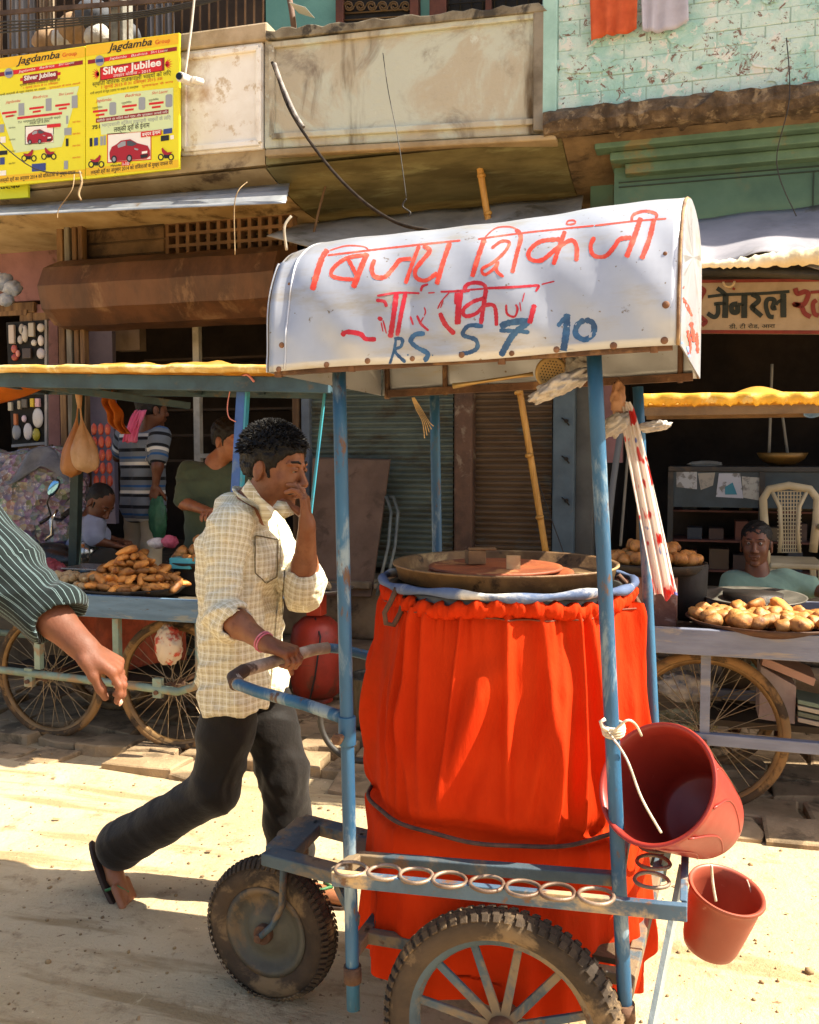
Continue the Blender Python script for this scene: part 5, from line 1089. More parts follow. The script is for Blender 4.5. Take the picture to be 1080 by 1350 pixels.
# hanging polythene bags
def drop(x, y0, y1, w_, Y, mt, label, seed=0, lean=0):
    a = P(x, y0, Y); bz = P(x, y1, Y).z; Hh = a.z - bz; m = MB(); pr = []
    rr = w_ / 1220 * (Y / .87) / 2
    vs = []; n = 28; k_ = 18
    for j in range(k_ + 1):
        t = j / k_; r = rr * (.06 + .94 * smoothstep(.12, .72, t)) * (1 if t < .82 else sqrt(max(0, 1 - ((t - .82) / .18) ** 2)))
        for i in range(n):
            an = 2 * pi * i / n; q = r * (1 + (.16 * sin(an * 5 + seed + t * 3) + .07 * sin(an * 11 + t * 9)) * (1 - t * .45)); vs.append((a.x + lean * t + q * cos(an), a.y + q * .6 * sin(an), a.z - Hh * t))
    m.add(vs, [(j * n + i, j * n + (i + 1) % n, (j + 1) * n + (i + 1) % n, (j + 1) * n + i) for j in range(k_) for i in range(n)], True); return m.build('plastic_bag', mt, None, label, 'bag')
bagm = mat('tan_polythene', 'd4b088', 'c09a70', sc=8, rough=.3, bump=.9, bsc=22, c3='ecd8b8', t3=.6, s3=6, trans=.45)
drop(103, 535, 630, 34, 4.78, mat('orange_polythene', 'c88c54', 'b07840', sc=8, rough=.35, bump=.5, trans=.4), 'orange-tan polythene bag hanging behind the paler one on the left cart', 2, -.06)
drop(106, 537, 624, 38, 4.70, bagm, 'pale tan polythene bag of bread hanging under the left cart roof', 0, .04)
m = MB(); m.tube([P(104, 505, 4.72), P(104, 520, 4.72), P(105, 538, 4.70)], [.018, .022, .012], 10); m.build('bag_knot', bagm, None, 'twisted neck of polythene tying the hanging bags to the beam', 'knot')
SP = thing('snack_packet_strip', P(132, 640, 4.85), 'strip of small red snack packets hanging by the crouching man', 'packets')
pk = mat('red_packet', 'b8472e', '98341f', sc=14, rough=.35, bump=.6, bsc=40, c3='d88a5a', t3=.62, s3=30)
for i in range(5):
    for j in range(3):
        m = MB(); c = P(124 + j * 9 + i * .8, 566 + i * 17, 5.55); m.ball(c, .027, 8, 6, (.95, .35, 1.55), None, lambda q, i=i: 1 + .06 * sin(q.z * 14 + i)); m.build('packet', pk, SP)
# --- food
fry = mat('fried_dough', 'c98a42', 'b06f2c', sc=9, rough=.6, bump=.5, bsc=60, c3='7a4218', t3=.56, s3=14, w3=.3, var=.55); fry2 = mat('pale_dough_ball', 'b39a72', '96794e', sc=9, rough=.8, bump=.6, bsc=60, c3='d0bc94', t3=.6, s3=20, var=.18); fry3 = mat('golden_ball', 'bd8546', 'a56e32', sc=9, rough=.55, bump=.6, bsc=60, c3='6e3f1a', t3=.57, w3=.2, s3=20, var=.18)
iron = mat('black_iron_pan', '2e2620', '1f1a16', sc=9, rough=.55, metal=.3, bump=.3, c3='5a4836', t3=.62, s3=9); steel = mat('steel_plate', 'a8a49c', '8f8b84', sc=9, rough=.3, metal=.7, bump=.15)
def dish(c, r, h, mt, label, cat='tray', name='tray'):
    m = MB(); m.lathe([(0, .006), (r * .8, .006), (r * .97, h), (r, h + .003), (r + .006, h), (r * .83, 0), (0, 0)], c, 48); return m.build(name, mt, None, label, cat)
def proto(kind, seed):
    rnd = random.Random(seed); m = MB(); ks = [(Vector((rnd.uniform(-1, 1), rnd.uniform(-1, 1), rnd.uniform(-1, 1))).normalized(), rnd.uniform(2, 5), rnd.uniform(0, 6)) for _ in range(4)]
    fn = lambda q: 1 + .07 * sum(sin(q.dot(k) * f + p) for k, f, p in ks)
    if kind == 'samosa': fn2 = lambda q: fn(q) * (1 + .12 * abs(q.x) ** 2 - .30 * max(0, q.y) * (1 - abs(q.x)) + .10 * max(0, q.z)); m.ball((0, 0, 0), .030, 12, 8, (1.75, .85, .72), None, fn2)
    else: m.ball((0, 0, 0), .031, 14, 9, (1, 1, .86), None, lambda q: fn(q) * (1 - .10 * math.exp(-(q.x + .3 * q.y) ** 2 * 60) * (q.z > 0)))
    return m
def heap(n, c, rx, ry, hh, kind, mt, name, labels, cat, group, size=1.0):
    ms = []
    for s_ in range(4):
        p = proto(kind, s_ + len(group)); o = p.build(name, mt, None, org=(0, 0, 0)); ms.append(o.data); bpy.data.objects.remove(o)
    placed = []; rnd = random.Random(n); d = .052 * size * (1.12 if kind == 'samosa' else 1.12); layer_ = 0; z = 0
    pts = []; k = 0
    while len(pts) < n and k < 8:
        sc_ = 1 - k * d * .75 / hh if hh > 0 else 0
        if sc_ < .12: sc_ = .12
        i = 0; row = int(max(1, ry * sc_ * 2 / d)); 
        for j in range(-row, row + 1):
            for i in range(-12, 13):
                x = (i + (j % 2) * .5 + (k % 2) * .5) * d * (1.25 if kind == 'samosa' else 1); y_ = j * d * .86 + (k % 2) * d * .4
                if (x / (rx * sc_)) ** 2 + (y_ / (ry * sc_)) ** 2 <= 1 and (k > 0 or True): pts.append((y_, x, y_, k * d * .74))
        k += 1
        if sc_ <= .12: break
    pts = pts[:n] if len(pts) <= n else sorted(pts, key=lambda q: (-(q[3]), q[0]))[:n]
    for q in pts:
        o = bpy.data.objects.new(name, rnd.choice(ms)); COL.objects.link(o); o.location = (c[0] + q[1] + rnd.uniform(-.012, .012), c[1] + q[2] + rnd.uniform(-.012, .012), c[2] + q[3] + .024 * size + rnd.uniform(-.005, .010)); o.rotation_euler = (rnd.uniform(-.6, .6), rnd.uniform(-.5, .5), rnd.uniform(-3, 3)); k = rnd.uniform(.84, 1.16) * size; o.scale = (k, k, k)
        ORG[o.name] = Vector(o.location); tag(o, labels, cat, group)
LT = Vector(P(178, 764, 4.38)); LT.z = TZ - .055
tr1 = Vector((X_(176, 4.42, 762), 4.42, TZ - .03)); dish(tr1, .30, .045, iron, 'wide black iron tray holding the heap of golden fried dumplings'); heap(210, tr1 + Vector((0, 0, .03)), .30, .25, .20, 'samosa', fry, 'fried_dumpling', 'golden fried dumpling in the big heap on the black tray of the left cart', 'snack', 'golden dumplings heaped on the black tray', .88)
tr2 = Vector((X_(100, 4.30, 765), 4.30, TZ - .02)); dish(tr2, .23, .012, mat('paper_plate', 'c4b8a0', 'a89a80', bump=.3), 'pale flat plate holding grey dough balls beside the dumpling tray', 'plate', 'plate'); heap(60, tr2 + Vector((.0, .02, .01)), .22, .16, .16, 'ball', fry2, 'dough_ball', 'greyish dough ball in the heap on the pale plate', 'snack', 'dough balls heaped on the pale plate', .95)
tr3 = Vector((X_(256, 4.62, 740), 4.66, TZ + .10)); m = MB(); m.box((tr3.x - .10, 4.56, TZ - .058), (tr3.x + .16, 4.80, TZ + .098)); m.build('black_box', mat('sooty_box', '2a241e', '1c1814', bump=.3), None, 'sooty black box stove under the small pan of round snacks', 'stove', bev=.01)
dish(tr3, .17, .03, iron, 'small black pan of round golden snacks behind the man'); heap(26, tr3 + Vector((0, 0, .02)), .15, .12, .13, 'ball', fry3, 'fried_ball', 'round golden snack in the small pan on the sooty box', 'snack', 'round snacks in the small pan', 1.12)
# scale, plates, packets, bags on the left cart
SCL = thing('weighing_scale', P(128, 740, 4.7), 'green weighing scale with steel tray on the left cart', 'scale')
c = Vector((X_(128, 4.72, 728), 4.72, TZ)); m = MB(); m.box(c + Vector((-.10, -.08, -.05)), c + Vector((.12, .08, .03))); m.build('base', mat('scale_green', '2f5a3c', '244a30', rough=.5), SCL, bev=.012)
m = MB(); m.box(c + Vector((-.17, -.12, .055)), c + Vector((.15, .12, .065))); m.box(c + Vector((-.02, -.02, .03)), c + Vector((.02, .02, .055))); m.build('tray', steel, SCL, bev=.004)
dish(c + Vector((-.12, -.14, .0)), .10, .014, steel, 'small steel plate in front of the green scale', 'plate', 'plate')
dish(c + Vector((.10, -.12, .01)), .10, .012, mat('green_plate', '3a6a48', rough=.5), 'green plate between scale and dumpling tray', 'plate', 'plate')
crumple('plastic_bag', P(55, 752, 4.62), .12, (1.2, .7, .55), mat('pink_plastic', 'b8606a', 'a04a56', sc=9, rough=.4, bump=.5, trans=.3), 'crumpled pink plastic bag on the left cart behind the dough balls', 'bag', 31, 40, .35)
crumple('packet', P(208, 716, 4.75), .05, (1.2, .6, .6), mat('white_packet', 'd8d4d0', 'b4a8a8', sc=20, bump=.4), 'small white packet beside the pink one behind the dumplings', 'packet', 32, 24, .3)
crumple('packet', P(224, 714, 4.74), .05, (1, .6, .7), mat('pink_packet', 'cc6a80', 'a84058', sc=20, bump=.4), 'small pink packet behind the dumplings', 'packet', 33, 24, .3)
m = MB(); c = P(246, 742, 4.55); m.box(c - Vector((.08, .05, .03)), c + Vector((.05, .06, .03))); m.build('tin', mat('turquoise_tin', '4aa8b4', rough=.4), None, 'turquoise tin between dumpling heap and sooty box', 'tin', bev=.005)
# under the left cart
m = MB(); x0, x1 = X_(96, 4.5, 860), X_(238, 4.5, 860); m.grid(lambda u, v: (x0 + (x1 - x0) * u, 4.52 + .04 * sin(u * 14), .72 - (.34 + .05 * sin(u * 5)) * v), 40, 10)
m.build('orange_sacking', mat('orange_sack', 'a04a30', '7c3824', sc=10, rough=.9, bump=.6), None, 'dull orange-red sacking slung under the left cart', 'sack', solid=.01)
crumple('plastic_bag', P(222, 850, 4.22), .085, (.85, .5, 1.15), mat('printed_carrier', 'c9b49c', 'b8442e', sc=14, rough=.45, bump=.4, lo=.5, hi=.58), 'pale carrier bag with red print hanging under the left cart', 'bag', 41, 36, .3)
m = MB(); m.box((-3.9, 4.35, .30), (-2.3, 4.85, .325)); m.build('under_shelf', mat('dark_board', '4a3c2c'), LC)
# ---- right cart
RC = thing('snack_cart', (.7, 4.45, 0), 'grey snack cart with yellow tarpaulin roof and spoked wheel at the right', 'cart')
xl = X_(836, 4.05, 835); xr = 2.3
m = MB(); m.box((xl, 4.03, TZ - .11), (xr, 4.065, TZ)); m.build('front_board', greyvi, RC, bev=.004)
m = MB(); m.box((xl + .002, 4.066, TZ - .10), (xr, 4.95, TZ - .06)); m.build('table_top', tabletop, RC)
m = MB(); m.box((xl, 4.951, TZ - .11), (xr, 4.98, TZ)); m.build('rear_board', greyvi, RC, bev=.004)
m = MB(); m.box((xl - .031, 4.03, TZ - .11), (xl - .001, 4.98, TZ)); m.build('end_board', greyvi, RC, bev=.004)
m = MB(); a = P(914, 972, 4.1); b = P(1130, 1000, 4.1); b.z = a.z; m.bar(a, b, .04, .05); m.build('side_rail', greyvi, RC, bev=.004)
m = MB(); m.bar(a + Vector((0, .8, 0)), b + Vector((0, .8, 0)), .04, .05); m.build('side_rail', greyvi, RC, bev=.004)
for xx in (850, 862): 
    m = MB(); p = P(xx, 852, 4.12 + .8 * (xx > 855)); q = Vector((p.x, p.y, .36)); m.bar(p, q, .035, .03); m.build('leg', mat('pinkish_leg', '8a7c84', '74666c', sc=5, bump=.3), RC, bev=.003)
wx = X_(928, 4.27, 965); cycle_wheel(Vector((wx, 4.24, .36)), .36, RC, 36); cycle_wheel(Vector((wx, 4.82, .36)), .36, RC, 36); cycle_wheel(Vector((wx + 1.35, 4.24, .36)), .36, RC, 36); cycle_wheel(Vector((wx + 1.35, 4.82, .36)), .36, RC, 36)
for x in (wx, wx + 1.35):
    m = MB(); m.tube([(x, 4.05, .36), (x, 4.98, .36)], .012, 8); m.build('axle', rust, RC)
    for yy in (4.1, 4.9):
        m = MB(); m.bar((x, yy, .34), (x, yy, TZ - .11), .04, .02); m.build('axle_post', greyvi, RC)
m = MB()
def tf2(u, v):
    x = 842 + 330 * u; p = P(x, 535 - 3 * u, 3.98); q = P(x, 540, 4.98); r_ = p.lerp(q, v); r_.z += (.02 + .06 * math.exp(-((x - 1000) / 60) ** 2) + .004 * sin(x * .09)) * sin(min(1, v * 1.1 + .05) * pi) + .014 * sin(x * .05 + v * 4) * v
    return r_
m.grid(tf2, 60, 16); m.build('tarpaulin', tarp, RC, solid=.004)
m = MB(); m.grid(lambda u, v: P(842 + 330 * u, 519 + .4 * sin(u * 40) - 3 * u + (15 + 2.5 * sin(u * 90) * sin(u * 37) + 1.5 * sin(u * 230)) * v, 3.97) + Vector((0, -.012 * sin(v * pi) - .006 * sin(u * 60), .0)), 90, 6); m.build('tarpaulin_valance', mat('bright_yellow_tarp', 'eebc3c', 'dd9f2c', sc=6, rough=.6, bump=.5, bsc=20, c3='e8cc80', t3=.6, s3=12, trans=.15), RC, solid=.003)
m = MB(); a = P(838, 543, 4.0); b = P(1180, 537, 4.0); m.bar(a, b, .03, .035); m.build('roof_beam', mat('dull_bamboo', '7a6244', '5e4a34', bump=.4), RC)
m = MB(); m.bar(a + Vector((0, .95, .02)), b + Vector((0, .95, .02)), .03, .035); m.build('roof_beam', MC['dull_bamboo'], RC)
for (x, Y, ) in ((1150, 4.0), (1120, 4.95)):
    p = P(x, 540, Y); m = MB(); m.tube([p, (p.x, Y, TZ)], .02, 8); m.build('post', MC['dull_bamboo'], RC)
p = P(846, 540, 4.95); m = MB(); m.tube([p, (p.x, 4.95, TZ)], .018, 8); m.build('post', MC['dull_bamboo'], RC)
m = MB(); m.grid(lambda u, v: P(1060 + 60 * u, 536 + 12 * v + 3 * sin(u * 9), 4.05) + Vector((0, .02 * sin(u * 12), 0)), 14, 6); m.build('blue_sheet', mat('blue_plastic_sheet', '6f94c0', '4a6ea4', sc=9, rough=.4, bump=.4), None, 'bit of blue plastic sheet hanging under the yellow tarpaulin at the right edge', 'plastic', solid=.003)
t4 = Vector((X_(1012, 4.30, 815), 4.32, TZ - .03)); dish(t4, .34, .045, mat('brown_iron_tray', '5a3a26', '452c1c', sc=9, rough=.55, metal=.3, bump=.3), 'wide brown iron tray of round snacks on the right-hand cart')
heap(46, t4 + Vector((0, -.02, .02)), .33, .22, .06, 'ball', fry3, 'fried_ball', 'round golden snack on the wide brown tray of the right-hand cart', 'snack', 'round snacks on the wide brown tray', 1.25)
heap(6, t4 + Vector((-.03, .10, .05)), .12, .06, .05, 'samosa', fry, 'fried_dumpling', 'long golden dumpling lying on top of the round snacks on the wide tray', 'snack', 'long dumplings on the wide brown tray', 1.3)
pp = P(993, 791, 4.72); m = MB(); m.lathe([(0, .0), (.17, .002), (.235, .022), (.245, .024), (.24, .016), (.17, -.006), (0, -.006)], pp, 48, (0, -.04, 1)); m.build('plate', mat('dull_aluminium', '8d887c', '6e6a60', sc=6, rough=.45, metal=.5, bump=.3), None, 'large dull aluminium plate in front of the seated man', 'plate')
m = MB(); m.lathe([(0, 0), (.13, 0), (.14, .12), (.0, .12)], (pp.x, pp.y + .03, TZ - .058), 24); m.build('pot', iron, None, 'black pot under the large aluminium plate', 'pot')
c = Vector((X_(852, 4.45, 800), 4.5, TZ)); m = MB(); m.box(c + Vector((-.14, -.13, -.058)), c + Vector((.14, .13, .17))); m.build('tin_box', mat('rusty_pink_tin', '9a6a54', '7c5040', sc=8, rough=.6, metal=.3, bump=.4, c3='b09080', t3=.6, s3=12), None, 'rusty pinkish tin box under the pan of round snacks', 'box', bev=.006)
c5 = Vector((X_(862, 4.55, 757), 4.55, TZ + .172)); dish(c5, .24, .05, MC['black_iron_pan'], 'deep dark pan of round snacks on the rusty tin box'); heap(44, c5 + Vector((0, 0, .04)), .21, .15, .13, 'ball', fry3, 'fried_ball', 'round golden snack in the dark pan on the rusty tin box', 'snack', 'round snacks in the pan on the tin box', 1.12)
m = MB(); c = Vector((X_(902, 4.62, 795), 4.66, TZ)); m.lathe([(0, -.05), (.10, -.05), (.11, .2), (.10, .21), (0, .2)], c, 28); m.build('drum_stove', mat('dark_stove', '2e2a26', '221e1a', bump=.3), None, 'dark round stove beside the rusty tin box', 'stove')
# boxes, papers, basket under the right cart
def slab4(pts, Y0, off, mt, label, cat, name, **k):
    m = MB(); m.prism([P(x, y, Y0) for x, y in pts], off); return m.build(name, mt, None, label, cat, bev=.003, **k)
card = mat('pinkish_card', 'a3908c', '8c7874', sc=5, rough=.8, bump=.2); 
slab4([(1003, 878), (1050, 905), (1048, 955), (1000, 948)], 4.35, (.0, .22, .0), card, 'pinkish-grey cardboard carton tilted under the right-hand cart', 'box', 'carton')
slab4([(1006, 866), (1076, 895), (1073, 905), (1004, 877)], 4.32, (.0, .2, .01), mat('pink_lid', 'b08a7c', bump=.2), 'pink cardboard lid lying slanted on the carton', 'lid', 'cardboard_sheet')
for i, cl in enumerate(('7a8a78', 'b8ac98', '6a6e5c', 'a89a8a')):
    slab4([(1052, 922 + i * 8), (1078 + 20, 932 + i * 8), (1078 + 20, 938 + i * 8), (1052, 928 + i * 8)], 4.33, (0, .2, 0), mat('booklet_' + cl, cl, rough=.7), ['uppermost', 'second', 'third', 'lowest'][i] + ' folded newspaper in the pile right of the carton', 'paper', 'newspaper')
m = MB(); bc = P(905, 962, 4.95); m.lathe([(.10, 0), (.16, .15), (.15, .17), (.13, .15), (.08, .01), (0, .01)], (bc.x, 4.95, bc.z - .1), 24, fn=lambda t, z: 1 + .03 * sin(t * 16)); m.build('basket', mat('cream_wicker', 'dccfa0', 'b8a56e', sc=20, bump=.6), None, 'cream basket seen through the spokes of the right-hand cart wheel', 'basket')
m = MB(); m.box((.1, 4.62, .28), (1.9, 4.98, .31)); m.build('under_shelf', mat('dark_board', '4a3c2c'), RC)
crumple('plastic_bag', P(905, 905, 4.55), .10, (1.1, .6, .6), plas, 'crumpled pale plastic under the right-hand cart table', 'bag', 51, 36, .5)
# ================================================================ gas stove, pot, hoop
GS = thing('gas_cylinder', (X_(418, 5.35, 900), 5.35, .03), 'red gas cylinder with burner stand behind the pushing man', 'gas cylinder')
redc = mat('red_cylinder_paint', 'b03a26', '94301f', sc=5, rough=.45, bump=.2, c3='6b3a28', t3=.58, s3=6); c = ORG[GS.name]; m = MB()
m.lathe([(0, .03), (.11, .03), (.15, .06), (.165, .13), (.165, .40), (.148, .48), (.09, .53), (.03, .545), (0, .545)], c, 40); m.build('body', redc, GS)
m = MB(); m.lathe([(.10, 0), (.105, .05), (.095, .05), (.095, 0), (.10, 0)], c, 32); m.build('foot_ring', redc, GS)
m = MB(); m.box(c + Vector((-.05, -.05, .546)), c + Vector((.05, .05, .70))); m.build('burner_stand', mat('orange_red_stand', 'cc4426', rough=.5), GS, bev=.006)
m = MB(); m.tube([c + Vector((.02, -.07, .54)), c + Vector((.09, -.155, .44)), c + Vector((.06, -.172, .2)), c + Vector((.02, -.16, .05)), c + Vector((-.1, -.2, .012))], .006, 6); m.build('hose', dk, GS)
dish(c + Vector((.03, 0, .702)), .20, .018, steel, 'thin steel plate with small dough balls on the gas burner', 'plate', 'plate'); heap(16, c + Vector((-.02, -.03, .712)), .13, .10, .07, 'ball', fry2, 'dough_ball', 'small dough ball on the steel plate over the red gas cylinder', 'snack', 'dough balls over the gas cylinder', .9)
m = MB(); c = Vector((X_(488, 4.7, 950), 4.75, 0)); m.lathe([(0, .09), (.12, .09), (.13, .12), (.13, .36), (.136, .375), (.128, .378), (.122, .36), (.122, .12), (0, .11)], c, 36); m.build('cooking_pot', mat('blackened_pot', '2f2b26', '4a443c', sc=14, rough=.4, metal=.5, bump=.3, stretch=(6, 6, 1)), None, 'tall blackened cooking pot half hidden by the orange cloth', 'pot')
m = MB(); m.box(c + Vector((-.16, -.16, .0)), c + Vector((.16, .16, .088))); m.build('paving_block', conc, None, 'rough block under the blackened pot', 'block', bev=.015)
m = MB(); cc_ = P(472, 950, 4.2); m.tube([cc_ + Vector((.20 * cos(t), 0, .20 * sin(t))) for t in [pi * .96 + k * pi * .75 / 20 for k in range(21)]], .015, 10); m.build('rubber_hoop', mat('black_rubber', '2a2622', '3a342c', rough=.6), None, 'black rubber hoop curving down behind the front left pole', 'hoop')
# ================================================================ board, folded chairs, plastic chair
m = MB(); q = [P(412, 604, 6.22), P(514, 607, 6.22), P(489, 787, 5.95), P(404, 785, 5.95)]; m.prism(q, (0, .03, .01)); m.build('plywood_board', mat('pinkish_plywood', '7c6250', '67503f', sc=3, rough=.8, bump=.25, c3='5a4636', t3=.6, s3=4), None, 'tall brown plywood board leaning against the closed shutter', 'board', bev=.004)
m = MB()
for o in (0, 9): m.tube([P(497 + o, 785, 5.9), P(512 + o, 720, 6.0), P(516 + o, 675, 6.1), P(510 + o, 656, 6.15), P(502 + o, 655, 6.18)], .012, 8)
m.build('folded_chair', mat('grey_tube', '7c8078', '5c605a', rough=.5, metal=.3), None, 'grey tube frame of a folded chair beside the plywood board', 'chair')
CH_ = thing('plastic_chair', P(1042, 745, 6.2), 'cream plastic armchair with woven-pattern back behind the seated man', 'chair')
cm_ = mat('cream_plastic', 'c2b290', 'ab9a78', sc=4, rough=.5, bump=.1); cx = X_(1042, 6.15, 680); YC = 6.15; zf_ = .66
def cp(x, y, Y=YC): return P(x, y, Y)
m = MB(); m.tube([cp(1012, 728), cp(1008, 690), cp(1006, 658), cp(1014, 645), cp(1040, 640), cp(1068, 645), cp(1078, 658), cp(1076, 692), cp(1072, 728)], .018, 10, flat=1.4); m.build('back_frame', cm_, CH_)
m = MB(); m.tube([cp(1018, 648), cp(1028, 668), cp(1030, 700), cp(1028, 728)], .012, 8); m.build('back_upright', cm_, CH_); m = MB(); m.tube([cp(1064, 648), cp(1054, 668), cp(1052, 700), cp(1054, 728)], .012, 8); m.build('back_upright', cm_, CH_)
m = MB()
for i in range(8): a = cp(1026 + 4.2 * i, 647); b = cp(1030 + 3.1 * i, 728); m.bar(a, b, .006, .006)
for i in range(17): a = cp(1025, 648 + 5 * i); b = cp(1057, 648 + 5 * i); m.bar(a, b, .006, .006)
m.build('woven_panel', cm_, CH_, kind='stuff')
m = MB(); s0 = cp(1008, 735); s1 = cp(1076, 735); m.box((s0.x, YC - .42, s0.z - .02), (s1.x, YC + .02, s0.z + .012)); m.build('seat', cm_, CH_, bev=.01)
for dx in (0, 1):
    for dy in (0, 1):
        m = MB(); xx = s0.x + .02 if dx == 0 else s1.x - .02; m.bar((xx, YC - .40 + .4 * dy, s0.z - .02), (xx + (.02 if dx else -.02), YC - .41 + .42 * dy, zf_ + .001), .035, .025); m.build('leg', cm_, CH_, bev=.004)
    m = MB(); xx = s0.x - .01 if dx == 0 else s1.x + .01; m.tube([(xx, YC, s0.z + .2), (xx, YC - .25, s0.z + .21), (xx, YC - .4, s0.z + .18), (xx, YC - .40, s0.z - .01)], .014, 8, flat=1.3); m.build('armrest', cm_, CH_)
# ================================================================ counter with stickers in the general shop
GC = thing('glass_counter', P(945, 750, 6.45), 'dark glass shop counter with torn paper stickers on its top rail', 'counter'); dkw = mat('dark_counter_wood', '32302c', '26221e', sc=5, rough=.5, bump=.2, c3='4a3a2a', t3=.6, s3=5)
Yc = 6.42; x0, x1 = X_(880, Yc, 690), 2.6; zt = Z_(615, Yc, 950)
m = MB(); m.box((x0, Yc, zt - .035), (x1, Yc + .45, zt)); m.build('top', dkw, GC, bev=.004); m = MB(); m.box((x0, Yc + .01, zt - .27), (x1, Yc + .03, zt - .036)); m.build('top_rail', mat('slate_panel', '38454a', '2a3438', sc=4, rough=.5), GC)
for x in (x0, X_(1000, Yc, 690)): m = MB(); m.box((x, Yc - .004, .66), (x + .035, Yc + .03, zt - .036)); m.build('frame_post', dkw, GC)
m = MB(); m.box((x0, Yc + .40, .66), (x1, Yc + .43, zt - .036)); m.build('back', dark, GC)
for k in range(3): m = MB(); m.box((x0 + .036, Yc + .06, .80 + k * .2), (x1, Yc + .39, .812 + k * .2)); m.build('shelf', mat('shelf_rust', '6a3a2c', '4a2a20'), GC)
rnd = random.Random(5)
for k in range(3):
    for i in range(9):
        m = MB(); xx = x0 + .08 + i * .17 + rnd.uniform(0, .05); hh = rnd.uniform(.06, .14); cl = rnd.choice(('5a4632', '4e3a30', '6a5a44', '3a3c40', '6b4030')); m.box((xx, Yc + .12, .813 + k * .2), (xx + rnd.uniform(.08, .13), Yc + .3, .813 + k * .2 + hh)); m.build('goods', mat('goods_' + cl, cl, bump=.2), GC)
for i, (pts, cl) in enumerate((([(892, 622), (919, 622), (919, 645), (892, 642)], 'a8a8a8'), ([(920, 624), (943, 623), (940, 640), (924, 646)], '9a9284'), ([(948, 624), (976, 624), (980, 657), (944, 655)], 'b0b0b6'), ([(978, 628), (1004, 630), (1010, 645), (1002, 660), (980, 656)], 'a8a498'))):
    m = MB(); m.prism([P(x, y, Yc + .006) for x, y in pts], (0, .003, 0)); m.build('sticker', mat('sticker_' + cl, cl, '76726c', sc=16, rough=.6, lo=.5, hi=.6), GC)
m = MB(); m.prism([P(x, y, Yc + .004) for x, y in ((956, 642), (966, 636), (972, 652), (956, 652))], (0, .001, 0)); m.build('sticker', mat('sticker_teal', '3a7a8a'), GC)
m = MB(); c = P(1032, 612, 6.55); m.lathe([(0, 0), (.08, .01), (.14, .05), (.16, .09), (.155, .09), (.13, .05), (.0, .02)], (c.x, 6.6, zt), 32); m.build('wok', mat('dull_brass_wok', '8a6a34', '6e5228', sc=6, rough=.4, metal=.5), None, 'dull brass wok standing on the glass counter', 'wok')
m = MB(); c = P(935, 612, 6.6)
crumple('paper_heap', P(930, 612, 6.6), .05, (2.0, .6, .4), mat('dull_paper', '8a8478', '6a655c', bump=.4), 'crumpled paper on the glass counter left end', 'paper', 61, 20, .5)
for (xa, ya, xb, yb, Yv) in ((828, 600, 818, 720, 6.0), (1018, 480, 1014, 600, 6.6), (1028, 520, 1040, 610, 6.7)):
    wire([P(xa, ya, Yv), P((xa + xb) / 2, (ya + yb) / 2, Yv), P(xb, yb, Yv)], .010, greyw, {828: 'grey stick leaning behind the rear right pole', 1018: 'pale pipe inside the dark general shop', 1028: 'thin slanting stick above the wok'}[xa], 'stick', 'stick')
wire([P(822, 545, 6.05), P(808, 640, 5.95), P(800, 720, 5.9)], .022, mat('grey_plank', '6a6c6e', bump=.3), 'grey plank leaning at the edge of the dark shop', 'plank', 'plank')
wire([P(706, 625, 6.0), P(722, 670, 6.0), P(748, 742, 5.9)], .004, dk, 'thin cord slanting down by the blue pillar', 'cord', 'cord')
# ================================================================ display board, sacks, motorcycle at the left
DB = thing('display_board', P(38, 585, 5.95), 'board of small mirrors and cosmetics hanging at the left shop', 'display board'); Yd = 5.95
m = MB(); ppoly(m, [(8, 425), (60, 422), (60, 586), (16, 588)], Yd, .02); m.build('backing', mat('black_backing', '16130f', rough=.8), DB)
for a, b, w2 in (((61.5, 422), (61.5, 588), .02), ((16, 588), (62, 584), .015)): m = MB(); m.bar(P(*a, Yd - .005), P(*b, Yd - .005), w2, .02); m.build('frame', frame_m if False else mat('pale_grey_frame', 'a8a4a0', '8a8680', bump=.1), DB)
for a in ([(26, 414), (42, 412), (42, 424), (26, 426)], [(43, 413), (70, 411), (70, 421), (43, 423)], [(-10, 412), (35, 408), (35, 415), (-10, 417)], [(23, 589), (68, 586), (68, 612), (23, 612)]): m = MB(); ppoly(m, a, Yd + .01 + .002 * a[0][0] / 10, .02); m.build('crosspiece', wood, DB)
def item(kind, x, y, w_, h_, cl):
    m = MB(); c = P(x, y, Yd - .02); s_ = 6.6 / 1220; mt = mat('item_' + cl, cl, rough=.3, bump=0)
    if kind == 'o': m.lathe([(0, .012), (w_ * s_ / 2 * .8, .012), (w_ * s_ / 2, .004), (w_ * s_ / 2, -.004)], (0, 0, 0), 20, (0, -1, 0)); m.v = [(c.x + q[0], c.y + q[1], c.z + q[2] * h_ / w_) for q in m.v]
    else: m.box((c.x - w_ * s_ / 2, c.y - .02, c.z - h_ * s_ / 2), (c.x + w_ * s_ / 2, c.y + .005, c.z + h_ * s_ / 2))
    m.build('mirror' if kind == 'o' else 'packet', mt, DB, bev=0 if kind == 'o' else .004)
